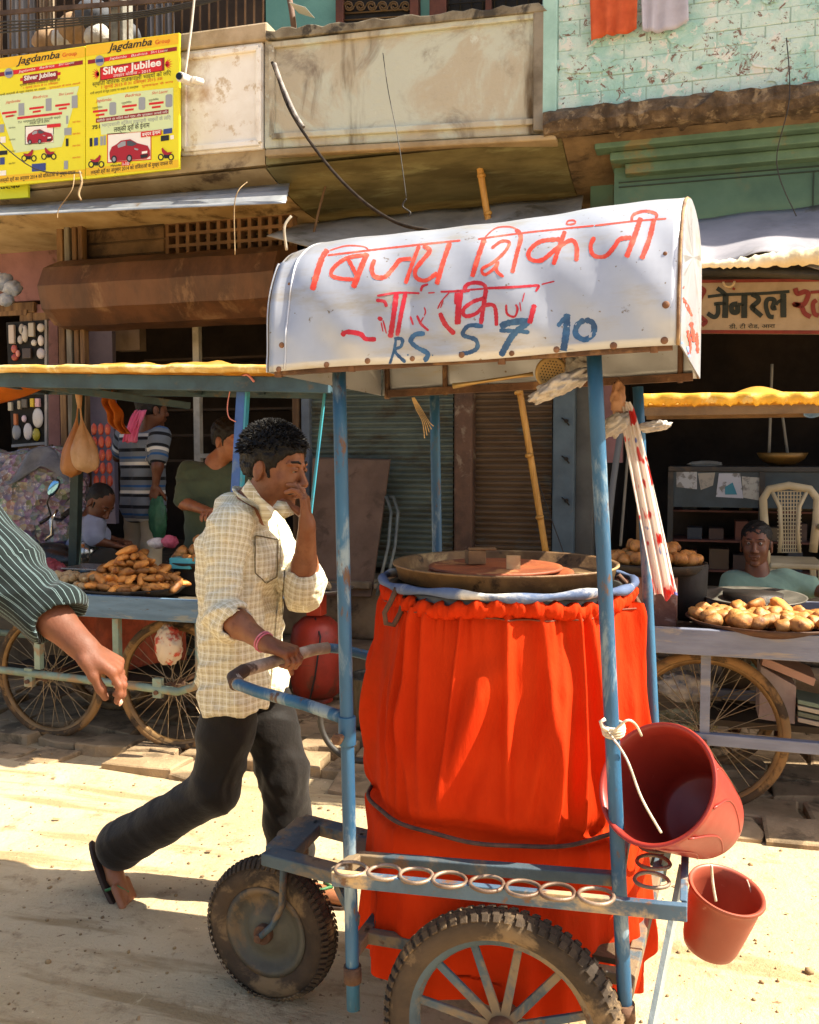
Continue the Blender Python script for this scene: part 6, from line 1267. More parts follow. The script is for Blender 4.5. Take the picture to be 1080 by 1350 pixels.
for it in (('b', 17, 441, 9, 26, 'c8b8a8'), ('o', 29, 434, 9, 15, 'b0a89c'), ('o', 33, 440, 10, 24, 'c0b8ac'), ('b', 43, 435, 9, 19, 'b8ae9c'), ('o', 54, 432, 12, 12, 'c8beb0'), ('o', 27, 448, 8, 12, 'b8b0a8'), ('o', 45, 452, 8, 9, 'cfc8bc'), ('o', 54, 449, 9, 15, 'd8cfc8'), ('o', 54, 466, 13, 15, 'c0b8b8'), ('o', 19, 460, 9, 12, 'b85a4a'), ('o', 24, 466, 6, 10, 'd88a78'), ('o', 20, 471, 11, 10, 'a04030'), ('b', 37, 466, 14, 14, '4a3a30'),
           ('b', 16, 517, 6, 12, 'b8ae98'), ('b', 23, 517, 6, 10, '8a9a88'), ('b', 29, 517, 6, 12, 'b8a080'), ('b', 35, 516, 5, 11, 'c88070'), ('b', 43, 515, 10, 11, '7a8494'), ('b', 15, 536, 6, 12, 'b8ae98'), ('b', 27, 534, 5, 12, 'a8987c'), ('b', 34, 532, 9, 12, '5a5248'), ('b', 44, 531, 6, 12, 'd0b028'), ('b', 51, 531, 7, 12, 'd8a8a8'), ('o', 50, 551, 17, 28, 'c8c4c0'), ('o', 32, 552, 7, 10, 'd8c0c8'), ('o', 22, 570, 14, 22, '8a8c90'), ('o', 37, 569, 14, 24, 'd0c8c4'), ('o', 48, 573, 12, 18, 'a89a28'), ('b', 22, 553, 5, 16, 'b86a3a')): item(*it)
for i, (x, y, r) in enumerate(((3, 372, .07), (16, 380, .06), (8, 395, .05))): crumple('white_bag', P(x, y, 5.9), r, (1.2, .8, .9), mat('blue_white_plastic', 'c8ccd4', '8a98b4', sc=12, rough=.35, bump=.4, trans=.2), ('uppermost', 'right-hand', 'lowest')[i] + ' of three blue-white plastic bundles hanging on the pink wall', 'bundle', 70 + i, 24, .4)
# heap of shrink-wrapped goods
gm_, n, l, b = new_mat('wrapped_goods'); co = coords(n, l); vo = n.new('ShaderNodeTexVoronoi'); vo.inputs['Scale'].default_value = 22; l.new(co, vo.inputs['Vector'])
c = mixc(n, l, ramp(n, l, noise(n, l, co, 9, 5), .45, .55), L('5d5a68'), L('7a5a58')); hs = n.new('ShaderNodeHueSaturation'); l.new(vo.outputs['Color'], hs.inputs['Color']); hs.inputs['Saturation'].default_value = .55; hs.inputs['Value'].default_value = .55
c = mixc(n, l, .45, c, hs.outputs[0]); c = mixc(n, l, ramp(n, l, noise(n, l, co, 30, 6, .8), .56, .62), c, L('b8b4bc')); l.new(c, b.inputs['Base Color']); b.inputs['Roughness'].default_value = .25; l.new(bumpn(n, l, vo.outputs['Distance'], .8, .03), b.inputs['Normal'])
for i, (x, y, r, s_) in enumerate(((20, 668, .40, (1.35, .7, .95)), (68, 650, .30, (.9, .7, 1.05)), (75, 690, .28, (1, .7, .8)), (-40, 660, .4, (1.2, .7, 1)))):
    crumple('wrapped_goods', P(x, y, 5.55), r, s_, gm_, ('large heap of plastic-wrapped coloured goods at the left edge', 'tall right part of the plastic-wrapped goods beside the wooden posts', 'low part of the wrapped goods heap behind the motorcycle', 'wrapped goods heap cut by the left edge')[i], 'goods', 80 + i, 60, .22)
m = MB(); m.grid(lambda u, v: P(-30 + 118 * u, 610 - 24 * math.exp(-((u - .72) / .16) ** 2) + 26 * v + 3 * sin(u * 20), 5.30 + .1 * (1 - v)) + Vector((0, .03 * sin(u * 17 + v * 4), 0)), 40, 8); m.build('polythene_sheet', mat('bluish_polythene', '9aa0ac', '7c828e', sc=8, rough=.25, bump=.6, trans=.5), None, 'bluish polythene sheet over the top of the wrapped goods', 'plastic', solid=.003)
MT = thing('motorcycle', (X_(70, 5.15, 700), 5.2, 0), 'dark motorcycle with round-cornered mirror and chrome lever, parked behind the left cart', 'motorcycle')
bkp = mat('black_bike_paint', '1c1a18', '2a2622', rough=.3, bump=.05); chrome = mat('chrome', 'b8b4ac', rough=.2, metal=.9, bump=0); o = ORG[MT.name]
for dx in (-.95, .30):
    m = MB(); m.lathe([(.30 + .04 * cos(2 * pi * k / 10), .04 * sin(2 * pi * k / 10)) for k in range(11)], o + Vector((dx, .12, .34)), 48, (0, 1, 0)); m.build('wheel', tyrem, MT)
m = MB(); m.ball(o + Vector((-.15, .12, .86)), .2, 18, 10, (1.2, .62, .62)); m.build('tank', bkp, MT); m = MB(); m.ball(o + Vector((-.62, .12, .82)), .2, 18, 10, (1.7, .6, .3)); m.build('seat', mat('seat_black', '171512', rough=.5), MT)
m = MB(); m.box(o + Vector((-.55, .02, .35)), o + Vector((-.1, .22, .68))); m.build('engine', mat('engine_grey', '4a4845', metal=.5, rough=.5), MT, bev=.03)
for s_ in (-.07, .07): m = MB(); m.tube([o + Vector((.30, .12 + s_, .34)), o + Vector((.06, .12 + s_, .98))], .02, 8); m.build('fork', chrome, MT)
m = MB(); m.ball(o + Vector((.14, .12, .92)), .10, 16, 10, (.8, 1, 1)); m.build('headlight', chrome, MT)
hb = [P(52, 690, 5.0), P(66, 682, 5.05), P(80, 686, 5.2), P(95, 672, 5.45)]
m = MB(); m.tube(hb, .012, 8); m.build('handlebar', bkp, MT); m = MB(); m.tube([P(84, 680, 5.25), P(104, 664, 5.5)], .019, 10); m.build('grip', mat('seat_black', '171512'), MT)
m = MB(); m.tube([P(76, 672, 5.05), P(67, 686, 5.0), P(69, 705, 5.0), P(60, 712, 5.0)], [.008, .013, .013, .010], 8); m.build('lever', chrome, MT)
mr_ = P(71, 643, 5.02); m = MB(); Rm = Matrix.Rotation(radians(-52), 3, 'Y'); m.ball(mr_, .055, 20, 10, (1.25, .22, .62), Rm); mm = m.build('mirror', mat('mirror_back', '2a2a2a', rough=.4), MT); m = MB(); m.ball(mr_ + Vector((0, -.006, 0)), .049, 20, 10, (1.25, .18, .62), Rm); m.build('mirror_glass', mat('mirror_glass', '7fb4d8', rough=.08, metal=.9, bump=0), mm)
m = MB(); m.tube([mr_, P(62, 662, 5.03), P(68, 682, 5.05)], .006, 6); m.build('mirror_stem', bkp, MT)
# ================================================================ figures (distance fields turned into one smooth surface)
def V(p): return np.array([p[0], p[1], p[2]], dtype=np.float64)
class SDF:
    def __init__(s, k=.02): s.p = []; s.k = k
    def cone(s, a, b, ra, rb, k=None): s.p.append(('c', V(a), V(b), ra, rb, s.k if k is None else k, 1)); return s
    def ell(s, c, r, R=None, k=None, sgn=1): s.p.append(('e', V(c), np.array(r, dtype=float), np.eye(3) if R is None else np.array(R), 0, s.k if k is None else k, sgn)); return s
    def chain(s, pts, rs, k=None):
        for i in range(len(pts) - 1): s.cone(pts[i], pts[i + 1], rs[i], rs[i + 1], k)
        return s
    def mesh(s, h, disp=None, lo=None, hi=None):
        los, his = [], []
        for q in s.p:
            if q[6] < 0: continue
            if q[0] == 'c': m_ = max(q[3], q[4]); los.append(np.minimum(q[1], q[2]) - m_); his.append(np.maximum(q[1], q[2]) + m_)
            else: m_ = q[2].max(); los.append(q[1] - m_); his.append(q[1] + m_)
        lo = np.min(los, 0) - 3 * h - .01; hi = np.max(his, 0) + 3 * h + .01
        n = np.ceil((hi - lo) / h).astype(int) + 1
        ax = [lo[i] + h * np.arange(n[i]) for i in range(3)]
        D = np.full(n, 1.0, dtype=np.float32)
        for q in s.p:
            typ, A, B, C_, D_, k, sgn = q
            mg = 2 * k + 2.5 * h + .006
            if typ == 'c': r = max(C_, D_); l_ = np.minimum(A, B) - r - mg; u_ = np.maximum(A, B) + r + mg
            else: r = B.max(); l_ = A - r - mg; u_ = A + r + mg
            i0 = np.clip(np.floor((l_ - lo) / h).astype(int), 0, n); i1 = np.clip(np.ceil((u_ - lo) / h).astype(int) + 1, 0, n)
            if np.any(i1 <= i0): continue
            sl = tuple(slice(i0[i], i1[i]) for i in range(3))
            X, Y_, Zc = np.meshgrid(*[ax[i][sl[i]] for i in range(3)], indexing='ij')
            if typ == 'c':
                ba = B - A; L2 = max(ba @ ba, 1e-9); t = np.clip(((X - A[0]) * ba[0] + (Y_ - A[1]) * ba[1] + (Zc - A[2]) * ba[2]) / L2, 0, 1)
                d = np.sqrt((X - A[0] - t * ba[0]) ** 2 + (Y_ - A[1] - t * ba[1]) ** 2 + (Zc - A[2] - t * ba[2]) ** 2) - (C_ + (D_ - C_) * t)
            else:
                x, y, z = X - A[0], Y_ - A[1], Zc - A[2]; R = C_
                u, v, w_ = x * R[0, 0] + y * R[1, 0] + z * R[2, 0], x * R[0, 1] + y * R[1, 1] + z * R[2, 1], x * R[0, 2] + y * R[1, 2] + z * R[2, 2]
                k0 = np.sqrt((u / B[0]) ** 2 + (v / B[1]) ** 2 + (w_ / B[2]) ** 2) + 1e-9; k1 = np.sqrt((u / B[0] ** 2) ** 2 + (v / B[1] ** 2) ** 2 + (w_ / B[2] ** 2) ** 2) + 1e-9
                d = k0 * (k0 - 1) / k1
            cur = D[sl]
            if sgn > 0:
                hh = np.clip(.5 + .5 * (cur - d) / max(k, 1e-5), 0, 1); D[sl] = cur * (1 - hh) + d * hh - k * hh * (1 - hh)
            else:
                d = -d; hh = np.clip(.5 - .5 * (cur - d) / max(k, 1e-5), 0, 1); D[sl] = cur * (1 - hh) + d * hh + k * hh * (1 - hh)
        if disp is not None:
            X, Y_, Zc = np.meshgrid(*ax, indexing='ij'); D = D + disp(X, Y_, Zc).astype(np.float32)
        return surfnet(D, lo, h)
def surfnet(D, lo, h):
    n = D.shape; cn = (n[0] - 1, n[1] - 1, n[2] - 1); tot = cn[0] * cn[1] * cn[2]
    acc = np.zeros((tot, 3)); cnt = np.zeros(tot); quads_src = []
    neg = D < 0
    for a in range(3):
        s0 = [slice(None)] * 3; s1 = [slice(None)] * 3; s0[a] = slice(0, -1); s1[a] = slice(1, None)
        A = D[tuple(s0)]; B = D[tuple(s1)]; cr = neg[tuple(s0)] != neg[tuple(s1)]
        I = np.array(np.nonzero(cr)).T
        if len(I) == 0: continue
        va = A[cr]; vb = B[cr]; t = va / (va - vb); pos = I.astype(float); pos[:, a] += t
        b, c = [(1, 2), (2, 0), (0, 1)][a]; cells = []; ok = np.ones(len(I), bool)
        for db, dc in ((-1, -1), (0, -1), (0, 0), (-1, 0)):
            J = I.copy(); J[:, b] += db; J[:, c] += dc; v = (J[:, b] >= 0) & (J[:, c] >= 0) & (J[:, b] < cn[b]) & (J[:, c] < cn[c]); ok &= v
            Jc = np.clip(J, 0, np.array(cn) - 1); idx = (Jc[:, 0] * cn[1] + Jc[:, 1]) * cn[2] + Jc[:, 2]; cells.append(idx)
            for q in range(3): acc[:, q] += np.bincount(idx[v], pos[v, q], tot)
            cnt += np.bincount(idx[v], None, tot)
        cells = np.array(cells).T[ok]; fl = (va < 0)[ok]; cells[~fl] = cells[~fl][:, ::-1]; quads_src.append(cells)
    use = np.nonzero(cnt)[0]; mp = np.full(tot, -1); mp[use] = np.arange(len(use))
    verts = acc[use] / cnt[use, None] * h + lo
    return verts, mp[np.concatenate(quads_src)]
def sdf_obj(name, sdf, h, mt, parent, disp=None, bones=None, extra=None, **kw):
    v, f = sdf.mesh(h, disp); m = MB()
    m.v = [tuple(q) for q in v.tolist()]; m.f = [tuple(q) for q in f.tolist()]; m.sm = [True] * len(m.f)
    if extra:
        for (v2, f2) in extra: m.add([tuple(q) for q in v2.tolist()], [tuple(q) for q in f2.tolist()], True); v = np.concatenate([v, v2])
    if bones: m.cuv = cuv(v, bones)
    return m.build(name, mt, parent, **kw)
def cuv(v, bones):                                   # cloth coordinates: distance round the nearest limb, distance along it
    best = np.full(len(v), 9.0); out = np.zeros((len(v), 3))
    for a, b, r, ref in bones:
        a = V(a); b = V(b); d = b - a; L_ = np.linalg.norm(d); d = d / L_; t = (v - a) @ d; tc = np.clip(t, 0, L_); q = v - a - tc[:, None] * d; dist = np.linalg.norm(q, axis=1) - r
        ref = V(ref); e1 = ref - (ref @ d) * d; e1 /= np.linalg.norm(e1); e2 = np.cross(d, e1); ang = np.arctan2(q @ e2, q @ e1); k = dist < best; best[k] = dist[k]
        out[k, 0] = (ang * r)[k]; out[k, 1] = t[k]; out[k, 2] = 0
    return out
def wrink(amp, fr=1.0, seed=0):
    def f(X, Y_, Z_c):
        a = X * 21 * fr + seed; b = Y_ * 19 * fr; c = Z_c * 26 * fr
        w1 = np.sin(a + 2.2 * np.sin(c * .7 + b * .5)) * np.sin(c + 1.8 * np.sin(a * .6 + seed) + b * .8)
        w2 = 1 - np.abs(np.sin(a * .55 - c * .9 + 1.6 * np.sin(b * .8 + c * .3)))
        w3 = 1 - np.abs(np.sin(a * 1.3 + c * 1.1 + 2 * np.sin(b * 1.1)))
        return -amp * (.5 * w1 + .9 * w2 ** 2 + .5 * w3 ** 3 - .5)
    return f
def frame(f, up):                                    # orthonormal frame: x = f, z close to up
    f = Vector(f).normalized(); up = Vector(up); y = up.cross(f).normalized(); z = f.cross(y); return f, y, z
skinb = mat('skin_brown', '9c6644', '875234', sc=9, rough=.5, bump=.25, bsc=140, bd=.002, c3='6e3f28', t3=.62, s3=14, w3=.25, sub=.12, spec=.45)
skind = mat('skin_dark', '74472e', '633a25', sc=9, rough=.5, bump=.2, bsc=140, bd=.002, sub=.1)
hairm = mat('black_hair', '0d0a08', '15100d', sc=60, rough=.55, bump=.6, bsc=220, bd=.003, spec=.3)
eyew = mat('eye_white', '8a8078', rough=.35, bump=0); eyeb = mat('eye_dark', '1d120c', rough=.2, bump=0); lipm = mat('lip', '7a3f35', rough=.5)
nailm = mat('nail', 'd9a892', rough=.35, bump=0)
def head_parts(S, c, fdir, up, sc=1.0, jaw=1.0, nose=1.0):
    x, y, z = frame(fdir, up); R = Matrix((x, y, z)).transposed(); c = Vector(c); T = lambda a, b, d: c + (x * a + y * b + z * d) * sc
    E = lambda a, b, d, r, k=.015, sgn=1: S.ell(T(a, b, d), [q * sc for q in r], R, k * sc, sgn)
    E(-.012, 0, .048, (.098, .076, .085)); E(.02, 0, -.01, (.076, .066, .085), .03); E(.03, 0, -.058, (.056 * jaw, .050 * jaw, .050), .03); E(.072, 0, -.098, (.018, .022, .016), .02)
    for s_ in (1, -1):
        E(.058, s_ * .036, -.022, (.026, .022, .024), .02); E(.095, s_ * .030, .018, (.018, .017, .011), .008, -1)
        E(-.012, s_ * .078, -.004, (.019, .009, .033), .005); E(-.006, s_ * .088, .002, (.010, .005, .018), .004, -1); E(-.010, s_ * .079, -.033, (.009, .007, .010), .006)
        E(.080, s_ * .030, .017, (.0135, .0145, .0115), .002); S.cone(T(.092, s_ * .012, .034), T(.078, s_ * .050, .034), .0075 * sc, .006 * sc, .008 * sc)
        E(.101, s_ * .014, -.030, (.012, .009, .008), .006)
    S.cone(T(.090, 0, .022), T(.114 * nose, 0, -.022), .008 * sc, .0115 * sc, .010 * sc); E(.110 * nose, 0, -.026, (.012, .011, .010), .008)
    S.cone(T(.094, -.022, -.056), T(.094, .022, -.056), .006 * sc, .006 * sc, .008 * sc); E(.098, 0, -.054, (.008, .018, .006), .005); E(.094, 0, -.068, (.009, .017, .007), .006); E(.104, 0, -.0615, (.008, .024, .0018), .002, -1)
    return T, R
def hair_cap(T, R, sc, parent, mt=None, thick=.012, front=.066, seed=1, h=.0045, tufts=0, low=-.03, name='hair'):
    S = SDF(.01); c = T(-.02, 0, .052); S.ell(c, ((.096 + thick) * sc, (.074 + thick) * sc, (.080 + thick) * sc), R); S.ell(T(-.045, 0, .0), ((.060 + thick * .6) * sc, (.068 + thick * .5) * sc, .060 * sc), R, .02)
    for s_ in (1, -1): S.cone(T(.018, s_ * .070, .02), T(.022, s_ * .068, -.018), .008 * sc, .005 * sc, .006)
    S.ell(T(.098, 0, -.02), (.072 * sc, .12 * sc, (.02 + front) * sc), R, .008, -1); S.ell(T(.0, 0, -.10), (.2 * sc, .2 * sc, (.10 + low) * sc), R, .01, -1)
    for s_ in (1, -1): S.ell(T(-.006, s_ * .084, -.008), (.026 * sc, .02 * sc, .034 * sc), R, .006, -1)
    dd = lambda X, Y_, Zc: .0035 * sc * min(1, thick / .010) * (np.sin(X * 310 + 3 * np.sin(Zc * 140 + seed)) * np.sin(Y_ * 290 + 2 * np.sin(X * 120)) * np.sin(Zc * 270) + .7 * np.sin(X * 110 + seed) * np.sin(Zc * 130 + Y_ * 90)) - .0005
    o = sdf_obj(name, S, h, mt or hairm, parent, dd)
    if tufts:
        rnd = random.Random(seed); m = MB()
        for i in range(tufts):
            a = rnd.uniform(-pi, pi); b = rnd.uniform(-.15, pi / 2); e = Vector((cos(b) * cos(a), cos(b) * sin(a), sin(b)))
            if e.x > .55 and e.z < .35: continue
            if e.z < .1 and e.x > -.1: continue
            p = T(-.02 + e.x * (.094 + thick), e.y * (.072 + thick), .052 + e.z * (.078 + thick))
            dr = (R @ Vector((e.x + .5 * rnd.uniform(-1, 1) + .25, e.y + rnd.uniform(-.6, .6), e.z * .6 + rnd.uniform(-.5, .5)))).normalized(); q = p + dr * .008 * sc + (R @ e) * .004; r_ = q + dr * .009 * sc - Vector((0, 0, .003))
            m.tube([p, q, r_], [.0028, .002, .0004], 4, cap=False)
        m.build('curls', mt or hairm, o, kind='stuff')
    return o
def hand(S, w_, f, n, side, curl, sc=1.0, thumb=(.7, .6, .25), spread=.08, palmr=None):
    """S distance field, w_ wrist, f fingers' direction, n the way the palm faces, side +1 right / -1 left, curl = 3 bends per finger (radians)"""
    f = Vector(f).normalized(); n = Vector(n); n = (n - f * n.dot(f)).normalized(); t = f.cross(n) * side; w_ = Vector(w_)
    at = lambda a, b, c: w_ + (f * a + t * b + n * c) * sc
    S.cone(at(-.01, 0, 0), at(.02, 0, 0), .023 * sc, .024 * sc, .012)
    for b in (-.026, -.009, .009, .026): S.cone(at(.018, b * .6, .0), at(.088 - abs(b - .006) * .25, b, -.002), .0155 * sc, .0125 * sc, .008 * sc)
    S.ell(at(.035, .024, .012), (.030 * sc, .016 * sc, .014 * sc), Matrix((f, t, n)).transposed(), .01)
    tips = []
    for i, (b, L_, r) in enumerate(((.028, .066, .0088), (.010, .074, .009), (-.009, .068, .0086), (-.027, .054, .0076))):
        cu = curl[i] if isinstance(curl[0], (list, tuple)) else curl
        p = at(.088 - abs(b - .006) * .25, b, 0); ang = 0; sp = b / .028 * spread
        for j, fr in enumerate((.45, .30, .25)):
            ang += cu[j]; d = (f * cos(ang) + n * sin(ang) + t * sp).normalized(); q = p + d * (L_ * fr * sc)
            S.cone(p, q, r * (1 - .06 * j) * sc, r * (.93 - .06 * j) * sc, .003 * sc); S.ell(q, (r * .98 * sc,) * 3, None, .003)if j < 2 else None; p = q
        tips.append((p, d, f * -sin(ang) + n * cos(ang), r))
    p = at(.022, .028, .008); a0 = Vector((thumb[0], thumb[1], thumb[2])); d = (f * a0.x + t * a0.y + n * a0.z).normalized()
    for j, (L_, r0, r1) in enumerate(((.038, .0135, .0115), (.032, .011, .0105), (.024, .0105, .008))):
        q = p + d * L_ * sc; S.cone(p, q, r0 * sc, r1 * sc, .006 * sc); p = q; d = (d + n * .22 - t * .25 + f * .1).normalized()
    tips.append((p, d, n, .0105))
    return tips
def cloth_mat(name, base, c_line=None, kind=None, per=.012, wd=.12, c2=None, rough=.85, sheen=.1, c_line2=None, bump=.25, dirt=None):
    m, n, l, b = new_mat(name); co = coords(n, l); at = n.new('ShaderNodeAttribute'); at.attribute_name = 'cuv'; sx = n.new('ShaderNodeSeparateXYZ'); l.new(at.outputs['Vector'], sx.inputs[0])
    def line(src, per, wd, off=0):
        a = n.new('ShaderNodeMath'); a.operation = 'MULTIPLY_ADD'; a.inputs[1].default_value = 1 / per; a.inputs[2].default_value = off + 50; l.new(src, a.inputs[0])
        f_ = n.new('ShaderNodeMath'); f_.operation = 'FRACT'; l.new(a.outputs[0], f_.inputs[0]); c = n.new('ShaderNodeMath'); c.operation = 'LESS_THAN'; c.inputs[1].default_value = wd; l.new(f_.outputs[0], c.inputs[0]); return c.outputs[0]
    c = mixc(n, l, ramp(n, l, noise(n, l, co, 4, 4), .3, .7), L(base), L(c2 or base))
    if dirt: c = mixc(n, l, ramp(n, l, noise(n, l, co, 5, 7, .7), .5, .7), c, L(dirt))
    def half(src, col, k):
        nonlocal c
        mu = n.new('ShaderNodeMath'); mu.operation = 'MULTIPLY'; mu.inputs[1].default_value = k; l.new(src, mu.inputs[0]); c = mixc(n, l, mu.outputs[0], c, L(col))
    X, Y_ = sx.outputs[0], sx.outputs[1]
    if kind == 'plaid':
        half(line(X, per, .36), c_line2, .55); half(line(Y_, per, .36), c_line2, .55); half(line(X, per, .09, .32), c_line, .9); half(line(Y_, per, .09, .32), c_line, .9); half(line(X, per, .05, .75), c_line, .6); half(line(Y_, per, .05, .75), c_line, .6)
    if kind == 'stripe': half(line(X, per, wd), c_line, .95); half(line(X, per * 3, wd * .33, .4), c_line2 or c_line, .8)
    if kind == 'bands':
        for (o, w2, cl) in c_line: 
            half(line(Y_, per, w2, o), cl, 1)
    l.new(c, b.inputs['Base Color']); b.inputs['Roughness'].default_value = rough; b.inputs['Sheen Weight'].default_value = sheen; b.inputs['Specular IOR Level'].default_value = .2
    l.new(bumpn(n, l, noise(n, l, co, 600, 2), .3, .001, bumpn(n, l, noise(n, l, co, 26, 4, .6), bump, .01)), b.inputs['Normal']); return m
def lerp(a, b, t): return Vector(a).lerp(Vector(b), t)
def basic_person(name, label, J, skin, shirt, trouser, face, up=(0, 0, 1), hsc=1.0, sleeve=.55, h=.011, group=None, hands=True, seated=False, hair=None, wr=.006, long_sleeve=False, hair_h=.006, nohair=False, shirtdrop=.08, thick=.010):
    """J: head neck shR shL elR elL wrR wrL hipR hipL knR knL anR anL"""
    J = {k: Vector(v) for k, v in J.items()}; base = (J['anR'] + J['anL']) / 2; base.z -= .08
    root = thing(name, base, label, 'man', group)
    pel = (J['hipR'] + J['hipL']) / 2; che = (J['shR'] + J['shL']) / 2 + Vector((0, 0, -.10)); ax_ = (J['shL'] - J['shR']).normalized()
    fwd_ = Vector(face); B = SDF(.03)
    for s_ in (1, -1): B.chain([pel + ax_ * .07 * s_, pel.lerp(che, .5) + ax_ * .055 * s_, che + ax_ * .07 * s_], [.10, .085, .10])
    B.chain([che + Vector((0, 0, .06)), J['neck'], J['head'] + Vector((0, 0, -.05)) - fwd_ * .02], [.09, .055, .052])
    for s_ in 'RL':
        B.chain([J['sh' + s_], J['el' + s_], J['wr' + s_]], [.048, .038, .025]); B.chain([J['hip' + s_], J['kn' + s_], J['an' + s_]], [.075, .05, .035])
        d = (fwd_ - Vector((0, 0, fwd_.z))).normalized(); B.cone(J['an' + s_] + Vector((0, 0, -.045)), J['an' + s_] + d * .16 + Vector((0, 0, -.06)), .032, .026)
    HS = SDF(.012); T, R = head_parts(HS, J['head'], face, up, hsc); HS.cone(J['neck'] + Vector((0, 0, -.03)), J['head'] - Vector((0, 0, .05)) - fwd_ * .02, .052, .052, .03); ex = [HS.mesh(.0048 if h < .012 else .006)]
    if hands:
        for s_, sd_ in (('R', 1), ('L', -1)):
            H = SDF(.004); f_ = (J['wr' + s_] - J['el' + s_]).normalized(); n_ = J.get('pn' + s_, Vector((0, 0, -1)) if abs(f_.z) < .7 else (pel - J['wr' + s_]))
            hand(H, J['wr' + s_], J.get('hf' + s_, f_), n_, sd_, (.45, .55, .4)); ex.append(H.mesh(.0042))
    body = sdf_obj('body', B, .016, skin, root, extra=ex)
    m = MB()
    for s_ in (1, -1): m.ball(T(.0835, s_ * .030, .018), .0112 * hsc, 10, 8)
    m.build('eyes', eyew, body, kind='stuff'); m = MB()
    for s_ in (1, -1): m.ball(T(.0935, s_ * .029, .018), .0045 * hsc, 8, 6)
    m.build('pupils', eyeb, body, kind='stuff'); m = MB()
    for s_ in (1, -1): m.tube([T(.094, s_ * .014, .037), T(.091, s_ * .030, .042), T(.078, s_ * .048, .036)], [.0035, .004, .002], 6)
    m.build('eyebrows', hairm, body)
    if not nohair: hair_cap(T, R, hsc, body, hair, h=hair_h, thick=thick)
    S = SDF(.03); end = pel + Vector((0, 0, -shirtdrop)); bones = [(end, che + Vector((0, 0, .1)), .17, fwd_)]
    for s_ in (1, -1): S.chain([end + ax_ * .07 * s_, pel.lerp(che, .5) + ax_ * .06 * s_, che + ax_ * .075 * s_], [.125, .115, .128])
    S.chain([J['shR'] + Vector((0, 0, -.01)), che + Vector((0, 0, .075)), J['shL'] + Vector((0, 0, -.01))], [.07, .075, .07], .04)
    for s_ in 'RL':
        el = J['el' + s_]; sh_ = J['sh' + s_]; wr_ = J['wr' + s_]
        if long_sleeve: S.chain([sh_, el, lerp(el, wr_, .25)], [.074, .062, .058]); bones.append((sh_, el, .065, ax_)); 
        else: S.chain([sh_, lerp(sh_, el, sleeve + .25)], [.072, .066]); bones.append((sh_, el, .07, ax_))
    S.ell(J['neck'] + fwd_ * .01 + Vector((0, 0, .025)), (.062, .062, .05), None, .01, -1)
    sdf_obj('shirt', S, h, shirt, root, wrink(wr), bones)
    S = SDF(.03); bones = []
    S.cone(J['hipR'].lerp(J['hipL'], .2) + Vector((0, 0, .02)), J['hipL'].lerp(J['hipR'], .2) + Vector((0, 0, .02)), .095, .095)
    for s_ in 'RL': S.chain([J['hip' + s_], J['kn' + s_], lerp(J['kn' + s_], J['an' + s_], .93)], [.088, .075, .070]); bones.append((J['hip' + s_], J['an' + s_], .09, ax_))
    sdf_obj('trousers', S, h + .003, trouser, root, wrink(wr * 1.2, .8, 2), bones)
    return root, body, T, R
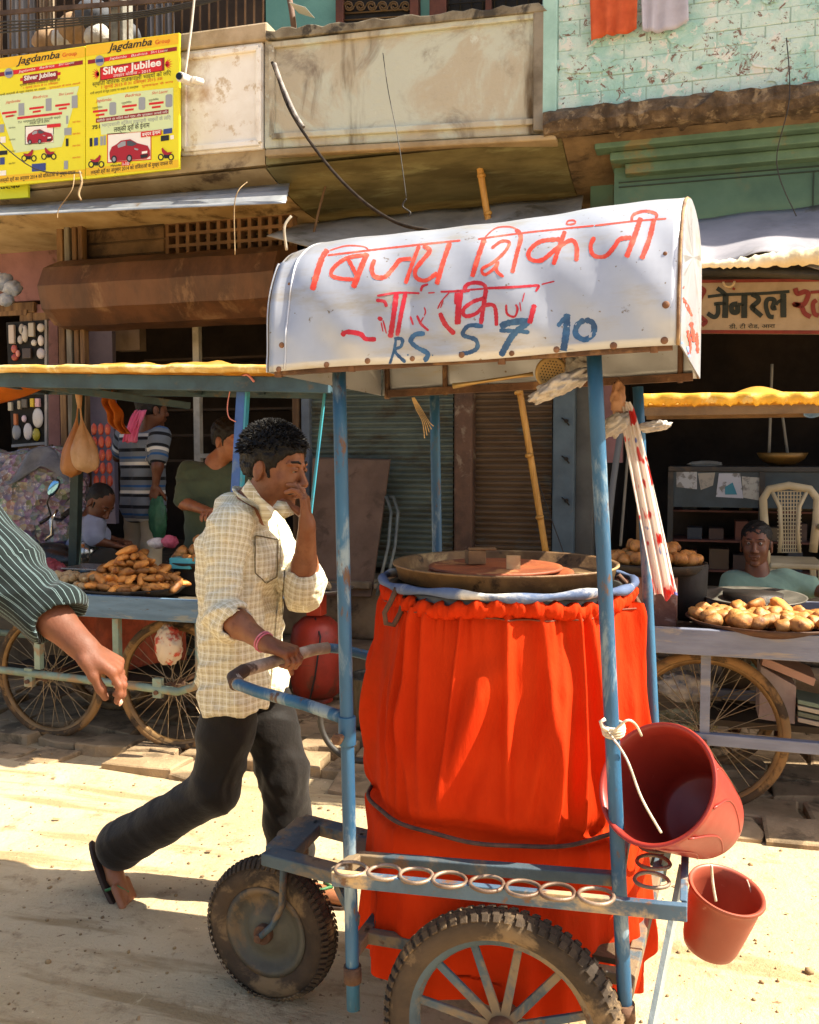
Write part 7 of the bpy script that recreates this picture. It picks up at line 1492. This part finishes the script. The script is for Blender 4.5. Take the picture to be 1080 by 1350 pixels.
# ---------------------------------------------------------------- the man pushing the cart
def main_man():
    root = thing('person', (-1.66, 2.9, 0), 'man in pale yellow checked shirt and black trousers pushing the cart, hand at his mouth', 'man')
    neck = P(334, 664, 2.80); head = P(363, 619, 2.80); che = P(318, 735, 2.80); pel = P(318, 888, 2.80)
    shR = P(300, 692, 2.63); shL = P(352, 694, 2.97); elR = P(293, 808, 2.55); wrR = P(352, 849, 2.47); elL = P(400, 780, 2.86); wrL = P(405, 692, 2.73)
    hipR = P(307, 893, 2.72); hipL = P(338, 893, 2.90); knR = P(288, 1042, 2.70); anR = P(148, 1120, 2.80); knL = P(374, 1018, 2.92); anL = P(384, 1140, 2.95)
    face = (RT * .93 - Vector((0, 0, 1)) * .24 + Vector((.1, -.12, 0))).normalized(); face = Vector((cos(radians(-8)), sin(radians(-8)), -.20)).normalized()
    up = Vector((.18, 0, 1)); hs = 1.03
    B = SDF(.03)
    for s_ in (1, -1): B.chain([pel + Vector((0, .07 * s_, 0)), pel.lerp(che, .5) + Vector((0, .055 * s_, 0)), che + Vector((0, .07 * s_, .05))], [.095, .085, .09])
    B.chain([che + Vector((0, 0, .12)), neck, head + Vector((-.02, 0, -.05))], [.085, .058, .056])
    B.chain([shR, elR, lerp(elR, wrR, .4), wrR], [.05, .040, .038, .026]); B.chain([shL, elL, lerp(elL, wrL, .4), wrL], [.05, .042, .040, .027])
    B.chain([hipR, knR, anR], [.08, .055, .038]); B.chain([hipL, knL, anL], [.08, .055, .038])
    HS = SDF(.012); T, R = head_parts(HS, head, face, up, hs, 1.02, 1.03); HS.cone(neck + Vector((0, 0, -.03)), head + Vector((-.02, 0, -.05)), .057, .056, .03)
    ex = [HS.mesh(.0036)]
    H = SDF(.004); f_ = Vector((.93, -.10, -.22)); hand(H, wrR, f_, Vector((-.25, .15, -1)), 1, (.85, 1.25, .8), 1.0, (.55, .35, .75)); H.chain([lerp(elR, wrR, .6), wrR], [.034, .026], .01); ex.append(H.mesh(.0034))
    H = SDF(.004); tips = hand(H, wrL, Vector((-.10, -.03, 1)), Vector((-1, -.25, .0)), -1, [(.25, .6, .4), (.4, .6, .4), (.6, .75, .4), (.35, .5, .3)], 1.0, (.75, .25, .75), .16); H.chain([lerp(elL, wrL, .6), wrL], [.036, .027], .01); ex.append(H.mesh(.0030))
    # feet
    H = SDF(.01); toe = PZ(165, 1186, .02); heel = P(134, 1112, 2.81)
    H.chain([anR, heel + Vector((.02, 0, 0)), lerp(heel, toe, .6), toe], [.036, .034, .030, .022]); 
    for k, o in enumerate((-.035, -.016, .002, .018, .032)): H.cone(lerp(heel, toe, .72) + Vector((.01, o, .0)), toe + Vector((.018 - k * .002, o * 1.2, -.004)), .014, .010 if k else .013, .006)
    ex.append(H.mesh(.005))
    H = SDF(.01); hl = anL + Vector((-.03, 0, 0)); hl.z = .045; tl = hl + Vector((.24, -.02, -.01)); H.chain([anL, hl + Vector((.02, 0, .01)), lerp(hl, tl, .6), tl], [.038, .036, .03, .022]); ex.append(H.mesh(.006))
    body = sdf_obj('body', B, .010, skinb, root, extra=ex)
    m = MB()
    for s_ in (1, -1): m.ball(T(.0835, s_ * .030, .0165), .0108 * hs, 12, 8)
    m.build('eyes', eyew, body); m = MB()
    for s_ in (1, -1): m.ball(T(.0935, s_ * .029, .0135), .0045 * hs, 8, 6)
    m.build('pupils', eyeb, body); m = MB()
    for s_ in (1, -1):
        m.tube([T(.096, s_ * .012, .037), T(.094, s_ * .024, .043), T(.083, s_ * .044, .039), T(.070, s_ * .052, .033)], [.004, .0048, .0042, .002], 6)
    m.build('eyebrows', hairm, body); m = MB()
    for s_ in (1, -1): m.tube([T(.095, s_ * .018, .0215), T(.0965, s_ * .030, .0225), T(.087, s_ * .042, .0185)], .0022, 6); m.tube([T(.094, s_ * .018, .0195), T(.0955, s_ * .030, .0175), T(.088, s_ * .042, .0165)], [.003, .005, .003], 6)
    m.build('eyelids', skinb, body)
    S = SDF(.006); 
    for s_ in (1, -1): S.chain([T(.103, 0, -.046), T(.100, s_ * .016, -.046), T(.090, s_ * .029, -.054), T(.086, s_ * .033, -.060)], [.0085, .0095, .0075, .004])
    sdf_obj('moustache', S, .0022, hairm, body, lambda X, Y_, Z_c: .0012 * np.sin(X * 900) * np.sin(Y_ * 1100) * np.sin(Z_c * 800))
    hair_cap(T, R, hs, body, thick=.017, front=.074, seed=3, h=.0036, tufts=1500)
    # shirt
    shirtm = cloth_mat('checked_shirt', 'e9e2c6', 'f8f4e6', 'plaid', .023, c2='e2d8b6', c_line2='bcab82', bump=.3)
    S = SDF(.03); hem = P(322, 908, 2.80)
    for s_ in (1, -1): S.chain([hem + Vector((0, .075 * s_, 0)), pel.lerp(che, .45) + Vector((-.005, .062 * s_, 0)), che + Vector((-.005, .078 * s_, .02))], [.122, .108, .112])
    S.chain([shR + Vector((.01, .01, -.015)), che + Vector((-.01, 0, .135)), shL + Vector((-.01, -.01, -.015))], [.070, .078, .070], .04); S.chain([che + Vector((.03, -.05, .0)), che + Vector((.045, .03, -.0))], [.108, .108], .04)
    cR = lerp(elR, wrR, .16); S.chain([shR, elR, cR], [.062, .056, .058]); S.chain([cR - (wrR - elR).normalized() * .03, cR], [.070, .072], .004)
    cL = lerp(elL, wrL, .18); S.chain([shL, elL, cL], [.066, .062, .062]); S.chain([cL - (wrL - elL).normalized() * .03, cL], [.072, .074], .004)
    S.ell(lerp(elR, wrR, .42), (.05, .05, .05), None, .008, -1); S.ell(lerp(elL, wrL, .44), (.052, .052, .05), None, .008, -1)
    S.ell(hem + Vector((0, 0, -.155)), (.30, .32, .125), None, .010, -1); S.ell(neck + Vector((.03, 0, .035)), (.065, .066, .055), None, .01, -1)
    bones = [(pel + Vector((0, 0, -.1)), che + Vector((0, 0, .1)), .17, (0, -1, .0)), (shR, elR, .07, (1, 0, .3)), (elR, wrR, .07, (0, 0, 1)), (shL, elL, .07, (1, 0, .3)), (elL, wrL, .07, (1, 0, 0))]
    base_w = wrink(.0085, 1.15, 1.2)
    def dw(X, Y_, Zc):
        r = np.sqrt((X - elR[0]) ** 2 + (Y_ - elR[1]) ** 2 + (Zc - elR[2]) ** 2); w2 = np.exp(-(r / .13) ** 2) * .004 * np.sin((Zc - X * .6) * 120 + 2 * np.sin(Y_ * 30))
        g = np.clip((Zc - pel.z) / .35, 0, 1); w3 = (1 - g) * .007 * np.sin(np.arctan2(Y_ - 2.8, X - pel.x) * 9 + 3 * Zc)
        return base_w(X, Y_, Zc) + w2 + w3
    sh_ = sdf_obj('shirt', S, .0068, shirtm, root, dw, bones)
    bv = BVHTree.FromPolygons([v.co + root.location for v in sh_.data.vertices], [tuple(p.vertices) for p in sh_.data.polygons])
    def sf(off):
        def g(x, y):
            h_ = bv.ray_cast(CO, ray(x, y).normalized())
            if h_[0] is None: return None
            nn = h_[1] if h_[1].dot(h_[0] - CO) < 0 else -h_[1]
            return h_[0] + nn * off
        return g
    m = MB(); stroke(m, [(369, 690), (373, 730), (370, 780), (366, 830), (362, 880), (360, 908)], 7, sf(.004), rag=.05)
    cuvs = lambda m: np.array([((q[1]) * 1.0, q[2], 0) for q in m.v]); m.cuv = cuvs(m); m.build('placket', shirtm, sh_, solid=.003)
    m = MB(); stroke(m, [(373.5, 690), (377, 730), (374, 780), (370, 830), (366, 880)], 1.2, sf(.003), rag=.2); m.build('opening', mat('seam_shadow', '6e6244'), sh_)
    m = MB()
    for y in (704, 745, 786, 828, 868):
        p = sf(.007)(368.5, y)
        if p: m.lathe([(0, .002), (.006, .002), (.0062, 0)], p, 10, (CO - p).normalized())
    m.build('button', mat('button', 'e8e2d0', rough=.3), sh_)
    m = MB(); g = sf(.004)
    for a, b in (((335, 706), (366, 712)), ((366, 712), (364, 760)), ((335, 706), (336, 755)), ((336, 755), (350, 768)), ((350, 768), (364, 760))): stroke(m, [a, b], 1.6, g, rag=.2)
    m.build('pocket_seam', mat('seam_shadow', '6e6244'), sh_)
    m = MB()
    for q in ([(328, 632), (318, 646), (338, 674), (349, 692), (358, 682), (362, 671), (344, 656)], [(360, 668), (366, 660), (378, 662), (388, 678), (374, 684)]):
        pts = []
        dd = 2.92 if q[0][0] < 340 else 2.97
        for i, (x, y) in enumerate(q): 
            s0 = sf(.010)(x, y); hh = (PD(x, y, dd)); pts.append(s0 if s0 is not None and (s0 - hh).length < .12 else hh)
        k = len(pts); c = sum(pts, Vector()) / k + (CO - pts[0]).normalized() * .008; m.add(pts + [c], [(i, (i + 1) % k, k) for i in range(k)], True)
    m.cuv = cuvs(m); m.build('collar', shirtm, sh_, solid=.004)
    m = MB(); m.tube([neck + Vector((.012 + .068 * cos(t) * 1.05, .066 * sin(t), .012 - .035 * cos(t) + .0)) for t in [.45 + (2 * pi - .9) * k / 20 for k in range(21)]], .015, 8, flat=.4); m.cuv = cuvs(m); m.build('collar_band', shirtm, sh_)
    # trousers
    tm = cloth_mat('black_trousers', '1d1814', None, None, c2='15110e', rough=.65, sheen=.1, bump=.35)
    S = SDF(.025); S.cone(hipR + Vector((0, .04, .0)), hipL + Vector((0, -.04, .0)), .095, .095); 
    S.chain([hipR, lerp(hipR, knR, .5), knR + Vector((-.01, 0, 0)), lerp(knR, anR, .5), lerp(knR, anR, .90)], [.095, .092, .080, .080, .090])
    S.chain([hipL, lerp(hipL, knL, .5), knL, lerp(knL, anL, .5), lerp(knL, anL, .85)], [.098, .098, .086, .082, .086])
    S.ell(lerp(knR, anR, 1.22), (.085, .085, .085), None, .01, -1)
    def tw(X, Y_, Zc):
        base_ = wrink(.006, .7, 4)(X, Y_, Zc); r = np.sqrt((X - knR[0]) ** 2 + (Zc - knR[2]) ** 2); r2 = np.sqrt((X - knL[0]) ** 2 + (Zc - knL[2]) ** 2)
        return base_ + .003 * np.exp(-(r / .12) ** 2) * np.sin(r * 80 + 5 * np.sin(Y_ * 30 + Zc * 12)) + .003 * np.exp(-(r2 / .12) ** 2) * np.sin(r2 * 80 + 4 * np.sin(X * 30 + Y_ * 22))
    sdf_obj('trousers', S, .0085, tm, root, tw, [(hipR, knR, .1, (1, 0, 0)), (knR, anR, .1, (1, 0, 0)), (hipL, anL, .1, (1, 0, 0))])
    # sandals
    m = MB(); so_ = mat('sandal_sole', '3f2c20', '2e2018', rough=.8); 
    d = (toe - heel).normalized(); nrm = Vector((-.86, -.05, -.35)); nrm = (nrm - d * nrm.dot(d)).normalized(); t_ = d.cross(nrm)
    def sole(m, heel, d, t_, nrm, off):
        pts = []
        for k in range(20):
            a = 2 * pi * k / 20; u = .5 + .5 * cos(a); w2 = (.034 + .012 * u) * sin(a); pts.append(heel + d * (-.035 + .30 * u) + t_ * w2 + nrm * off)
        m.prism(pts, nrm * .014)
    sole(m, heel, d, t_, nrm, .028); m.build('sandal', so_, root, bev=.003)
    m = MB(); c = heel + d * .17; m.tube([c + t_ * .045 + nrm * .028, c + t_ * .030 - nrm * .012 + d * .01, c + d * .04 - nrm * .020, c - t_ * .030 - nrm * .012 + d * .01, c - t_ * .045 + nrm * .028], .006, 8, flat=.6); m.build('sandal_strap', mat('green_strap', '3f7a4a', '2f6238', rough=.5), root)
    m = MB(); d2 = Vector((1, -.08, 0)).normalized(); sole(m, Vector((hl.x, hl.y, .0)), d2, Vector((0, 1, 0)), Vector((0, 0, 1)), .004); m.build('sandal', so_, root, bev=.003)
    m = MB(); c = Vector((hl.x, hl.y, .02)) + d2 * .14; m.tube([c + Vector((0, .045, 0)), c + Vector((.01, .03, .045)), c + Vector((.05, 0, .05)), c + Vector((.01, -.03, .045)), c + Vector((0, -.045, 0))], .006, 8); m.build('sandal_strap', mat('green_strap', '3f7a4a'), root)
    m = MB(); ax_ = (wrR - elR).normalized(); e1 = ax_.cross(Vector((0, 0, 1))).normalized(); e2 = ax_.cross(e1)
    for o in (-.020, -.010): c = wrR + ax_ * o; m.tube([c + (e1 * cos(t) + e2 * sin(t)) * .030 for t in [2 * pi * k / 20 for k in range(20)]], .003, 6, closed=True)
    m.build('wristband', mat('pink_thread', 'd8657a', 'e8a0a8', sc=40), root)
main_man()
# ---------------------------------------------------------------- passer-by, only his striped arm reaches into the picture
def passer():
    sh = PD(-110, 612, 1.90); el = PD(2, 748, 1.78); wr = PD(108, 852, 1.70); pel = PD(-215, 900, 2.02); neck = PD(-190, 500, 1.95)
    root = thing('person', (pel.x, pel.y, 0), 'person in dark green white-striped shirt, arm and hand entering at the left edge', 'man')
    che = neck + Vector((0, 0, -.2)); she = che + (che - sh) * 1.0; she.z = sh.z
    B = SDF(.03); ax_ = (she - sh).normalized()
    for s_ in (1, -1): B.chain([Vector((pel.x, pel.y, .92)) + ax_ * .07 * s_, che + ax_ * .07 * s_], [.10, .10])
    hp = Vector((pel.x, pel.y, .92)); B.chain([che + Vector((0, 0, .1)), neck + Vector((0, 0, .02)), neck + Vector((0, 0, .12))], [.09, .056, .055])
    B.chain([sh, el, lerp(el, wr, .5), wr], [.050, .038, .036, .025]); el2 = she + Vector((-.05, .08, -.28)); B.chain([she, el2, el2 + Vector((.1, .03, -.24))], [.05, .04, .026])
    fe = []
    for s_ in (1, -1):
        hj = hp + ax_ * .09 * s_; kj = hj + Vector((.10 * s_, 0, -.42)); aj = kj + Vector((-.05 + .02 * s_, 0, -.41)); aj.z = .09; B.chain([hj, kj, aj], [.08, .055, .038]); B.cone(aj + Vector((0, 0, -.05)), aj + Vector((-.17, 0, -.06)), .034, .026); fe.append((hj, kj, aj))
    HS = SDF(.012); hd = neck + Vector((.02, 0, .14)); T, R = head_parts(HS, hd, (-1, 0, -.05), (0, 0, 1)); ex = [HS.mesh(.006)]
    H = SDF(.004); fd = (RT * .80 - UP * .56 + fwd * .12); tips = hand(H, wr, fd, (-RT * .45 - UP * .72 + fwd * .15), -1, [(.45, .50, .35), (.55, .55, .4), (.65, .6, .4), (.75, .65, .4)], .88, (.88, .12, .42), .03); H.chain([lerp(el, wr, .3), lerp(el, wr, .7), wr], [.038, .033, .026], .01); ex.append(H.mesh(.0026))
    el3 = el2 + Vector((.1, .03, -.24)); H = SDF(.004); hand(H, el3, (.3, 0, -1), (0, -.3, .3), -1, (.4, .5, .4)); ex.append(H.mesh(.006))
    body = sdf_obj('body', B, .009, mat('skin_ruddy', '7a462c', '653a24', sc=14, rough=.65, bump=.35, bsc=120, bd=.003, c3='6e3f2a', t3=.6, s3=22, w3=.3, sub=.1), root, extra=ex)
    hair_cap(T, R, 1, body, h=.007); m = MB()
    for (p, d, n_, r) in tips: 
        q = p - n_ * r * .72 + d * .0; m.ball(q, .0062, 8, 6, (1, 1, .4), Matrix((d, n_.cross(d), n_)).transposed())
    m.build('nails', nailm, body)
    st = cloth_mat('striped_green_shirt', '111c1c', '74898a', 'stripe', .0135, .085, c2='0d1615', bump=.3)
    S = SDF(.02); cf = lerp(el, wr, .60); S.chain([sh, lerp(sh, el, .5), el, cf], [.078, .074, .070, .058]); S.chain([cf - (wr - el).normalized() * .015, cf + (wr - el).normalized() * .012 + UP * .012 + RT * .012], [.055, .057], .006)
    for s_ in (1, -1): S.chain([hp + ax_ * .07 * s_ + Vector((0, 0, -.05)), che + ax_ * .08 * s_], [.13, .13], .03)
    S.cone(sh, she, .08, .08, .04); S.chain([she, el2], [.08, .07]); S.ell(neck + Vector((0, 0, .06)), (.07, .07, .06), None, .01, -1)
    S.ell(lerp(el, wr, .80), (.050, .050, .050), None, .006, -1)
    def dw(X, Y_, Zc):
        d = V((wr - el).normalized()); t = (X - el[0]) * d[0] + (Y_ - el[1]) * d[1] + (Zc - el[2]) * d[2]
        return wrink(.006, .9, 5)(X, Y_, Zc) + np.clip(1 - np.abs(t - .05) / .14, 0, 1) * .003 * np.sin(t * 90 + 5 * np.sin(X * 26 + Y_ * 20))
    sdf_obj('shirt', S, .0065, st, root, dw, [(sh, el, .085, (0, 0, 1)), (el, wr, .075, (0, 0, 1)), (hp, che + Vector((0, 0, .15)), .16, (0, -1, 0)), (she, el2, .07, (0, 0, 1))])
    S = SDF(.03)
    for hj, kj, aj in fe: S.chain([hj, kj, lerp(kj, aj, .92)], [.115, .085, .08])
    sdf_obj('trousers', S, .014, cloth_mat('grey_trousers', '4a4740', bump=.3), root, wrink(.006))
passer()
# ---------------------------------------------------------------- people behind
def others():
    # shopper from behind
    Yb = 5.75; J = dict(head=P(201, 541, Yb), neck=P(196, 567, Yb), shR=P(212, 575, Yb - .05), shL=P(165, 575, Yb + .1), elR=P(208, 615, Yb - .12), elL=P(156, 602, Yb + .15), wrR=P(205, 640, Yb - .12), wrL=P(168, 590, Yb + .35),
        hipR=P(200, 655, Yb - .02), hipL=P(178, 655, Yb + .05), knR=P(200, 715, Yb), knL=P(178, 715, Yb + .1), anR=P(200, 768, Yb), anL=P(176, 768, Yb + .12), pnR=Vector((0, 1, 0)))
    sm = cloth_mat('banded_polo', '6f7780', [(.05, .12, '1b1d22'), (.30, .08, '2f5a8e'), (.52, .11, 'd6d4cc'), (.64, .10, '1b1d22')], 'bands', .20, bump=.2)
    r, body, T, R = basic_person('person', 'man seen from behind in grey polo shirt with black, blue and white bands', J, skind, sm, cloth_mat('khaki_trousers', 'd2c3a6', c2='bcab8c', bump=.3), Vector((.55, .83, -.05)), shirtdrop=.07, sleeve=.45, thick=.012)
    m = MB(); a, b = P(181, 545, Yb - .12), P(166, 596, Yb - .02)
    m.grid(lambda u, v: P(178 + 10 * (u - .5) * (1.3 + .5 * v) - 6 * v, 541 + 42 * v, Yb - .18 + .12 * (1 - v) * 0) + Vector((.01 * sin(u * 20 + v * 5), .06 * (1 - v) ** 2 + .012 * sin(u * 26), .006 * sin(u * 14))), 24, 16)
    m.build('scarf', cloth_mat('pink_scarf', 'cc3f66', c2='d8748e', bump=.5), None, 'pink checked towel over the shoulder of the man in the banded polo', 'towel', solid=.008)
    crumple('plastic_bag', P(208, 683, Yb - .12), .075, (.8, .5, 1.9), mat('green_plastic', '4f8a68', '3a6e50', sc=12, rough=.35, bump=.5, trans=.35), 'green plastic bag hanging from the hand of the man in the banded polo', 'bag', 21, 30, .35)
    # crouching man
    Y2 = 5.45; J = dict(head=P(131, 664, Y2 - .1), neck=P(122, 678, Y2), shR=P(124, 690, Y2 - .12), shL=P(112, 688, Y2 + .12), elR=P(124, 712, Y2 - .18), elL=P(138, 710, Y2 + .15), wrR=P(148, 718, Y2 - .1), wrL=P(158, 714, Y2 + .1),
        hipR=P(104, 745, Y2 - .08), hipL=P(104, 745, Y2 + .1), knR=P(142, 738, Y2 - .12), knL=P(142, 738, Y2 + .14), anR=P(118, 785, Y2 - .12), anL=P(118, 785, Y2 + .12))
    basic_person('person', 'crouching man with bowed shaven head in pale blue shirt', J, skind, cloth_mat('pale_blue_shirt', '9fa9c4', c2='8a94b0', bump=.3), cloth_mat('dark_lungi', '3a3630'), Vector((.75, -.15, -.65)), up=(.6, 0, .8), sleeve=.6, shirtdrop=.0, thick=.004)
    # sweet seller in green
    Y3 = 5.0; J = dict(head=P(302, 582, Y3), neck=P(284, 610, Y3), shR=P(250, 622, Y3 - .05), shL=P(320, 622, Y3 + .08), elR=P(243, 663, Y3 - .16), elL=P(330, 668, Y3 - .1), wrR=P(280, 676, Y3 - .30), wrL=P(292, 672, Y3 - .3),
        hipR=P(264, 745, Y3), hipL=P(300, 745, Y3 + .05), knR=P(262, 840, Y3), knL=P(300, 840, Y3), anR=P(262, 925, Y3), anL=P(300, 925, Y3), hfR=Vector((.9, -.3, -.2)))
    basic_person('person', 'young seller in dark green open-collared shirt behind the fried snacks', J, skinb, cloth_mat('olive_green_shirt', '4f5a46', c2='414b3a', bump=.35), cloth_mat('grey_trousers2', '4a4740'), Vector((.93, -.30, -.18)), sleeve=.62, h=.010, hair_h=.005, thick=.014)
    # seller seated behind the other cart
    Y4 = 5.45; J = dict(head=P(997, 719, Y4), neck=P(998, 748, Y4), shR=P(968, 768, Y4 - .02), shL=P(1034, 766, Y4 + .02), elR=P(955, 800, Y4 - .1), elL=P(1072, 775, Y4 + .02), wrR=P(975, 818, Y4 - .25), wrL=P(1100, 790, Y4 - .1),
        hipR=P(985, 850, Y4), hipL=P(1018, 850, Y4), knR=P(970, 856, Y4 - .42), knL=P(1030, 856, Y4 - .42), anR=P(970, 948, Y4 - .42), anL=P(1030, 948, Y4 - .42))
    r, body, T, R = basic_person('person', 'seated man in pale green round-neck t-shirt watching from behind the right-hand snack cart', J, skind, cloth_mat('pale_green_tshirt', '7f9a8a', c2='6f8a7c', bump=.4), cloth_mat('brown_trousers', '5a4c3c'), Vector((-.15, -.98, 0)), sleeve=.6, h=.010, hair_h=.0035, thick=.0075)
others()
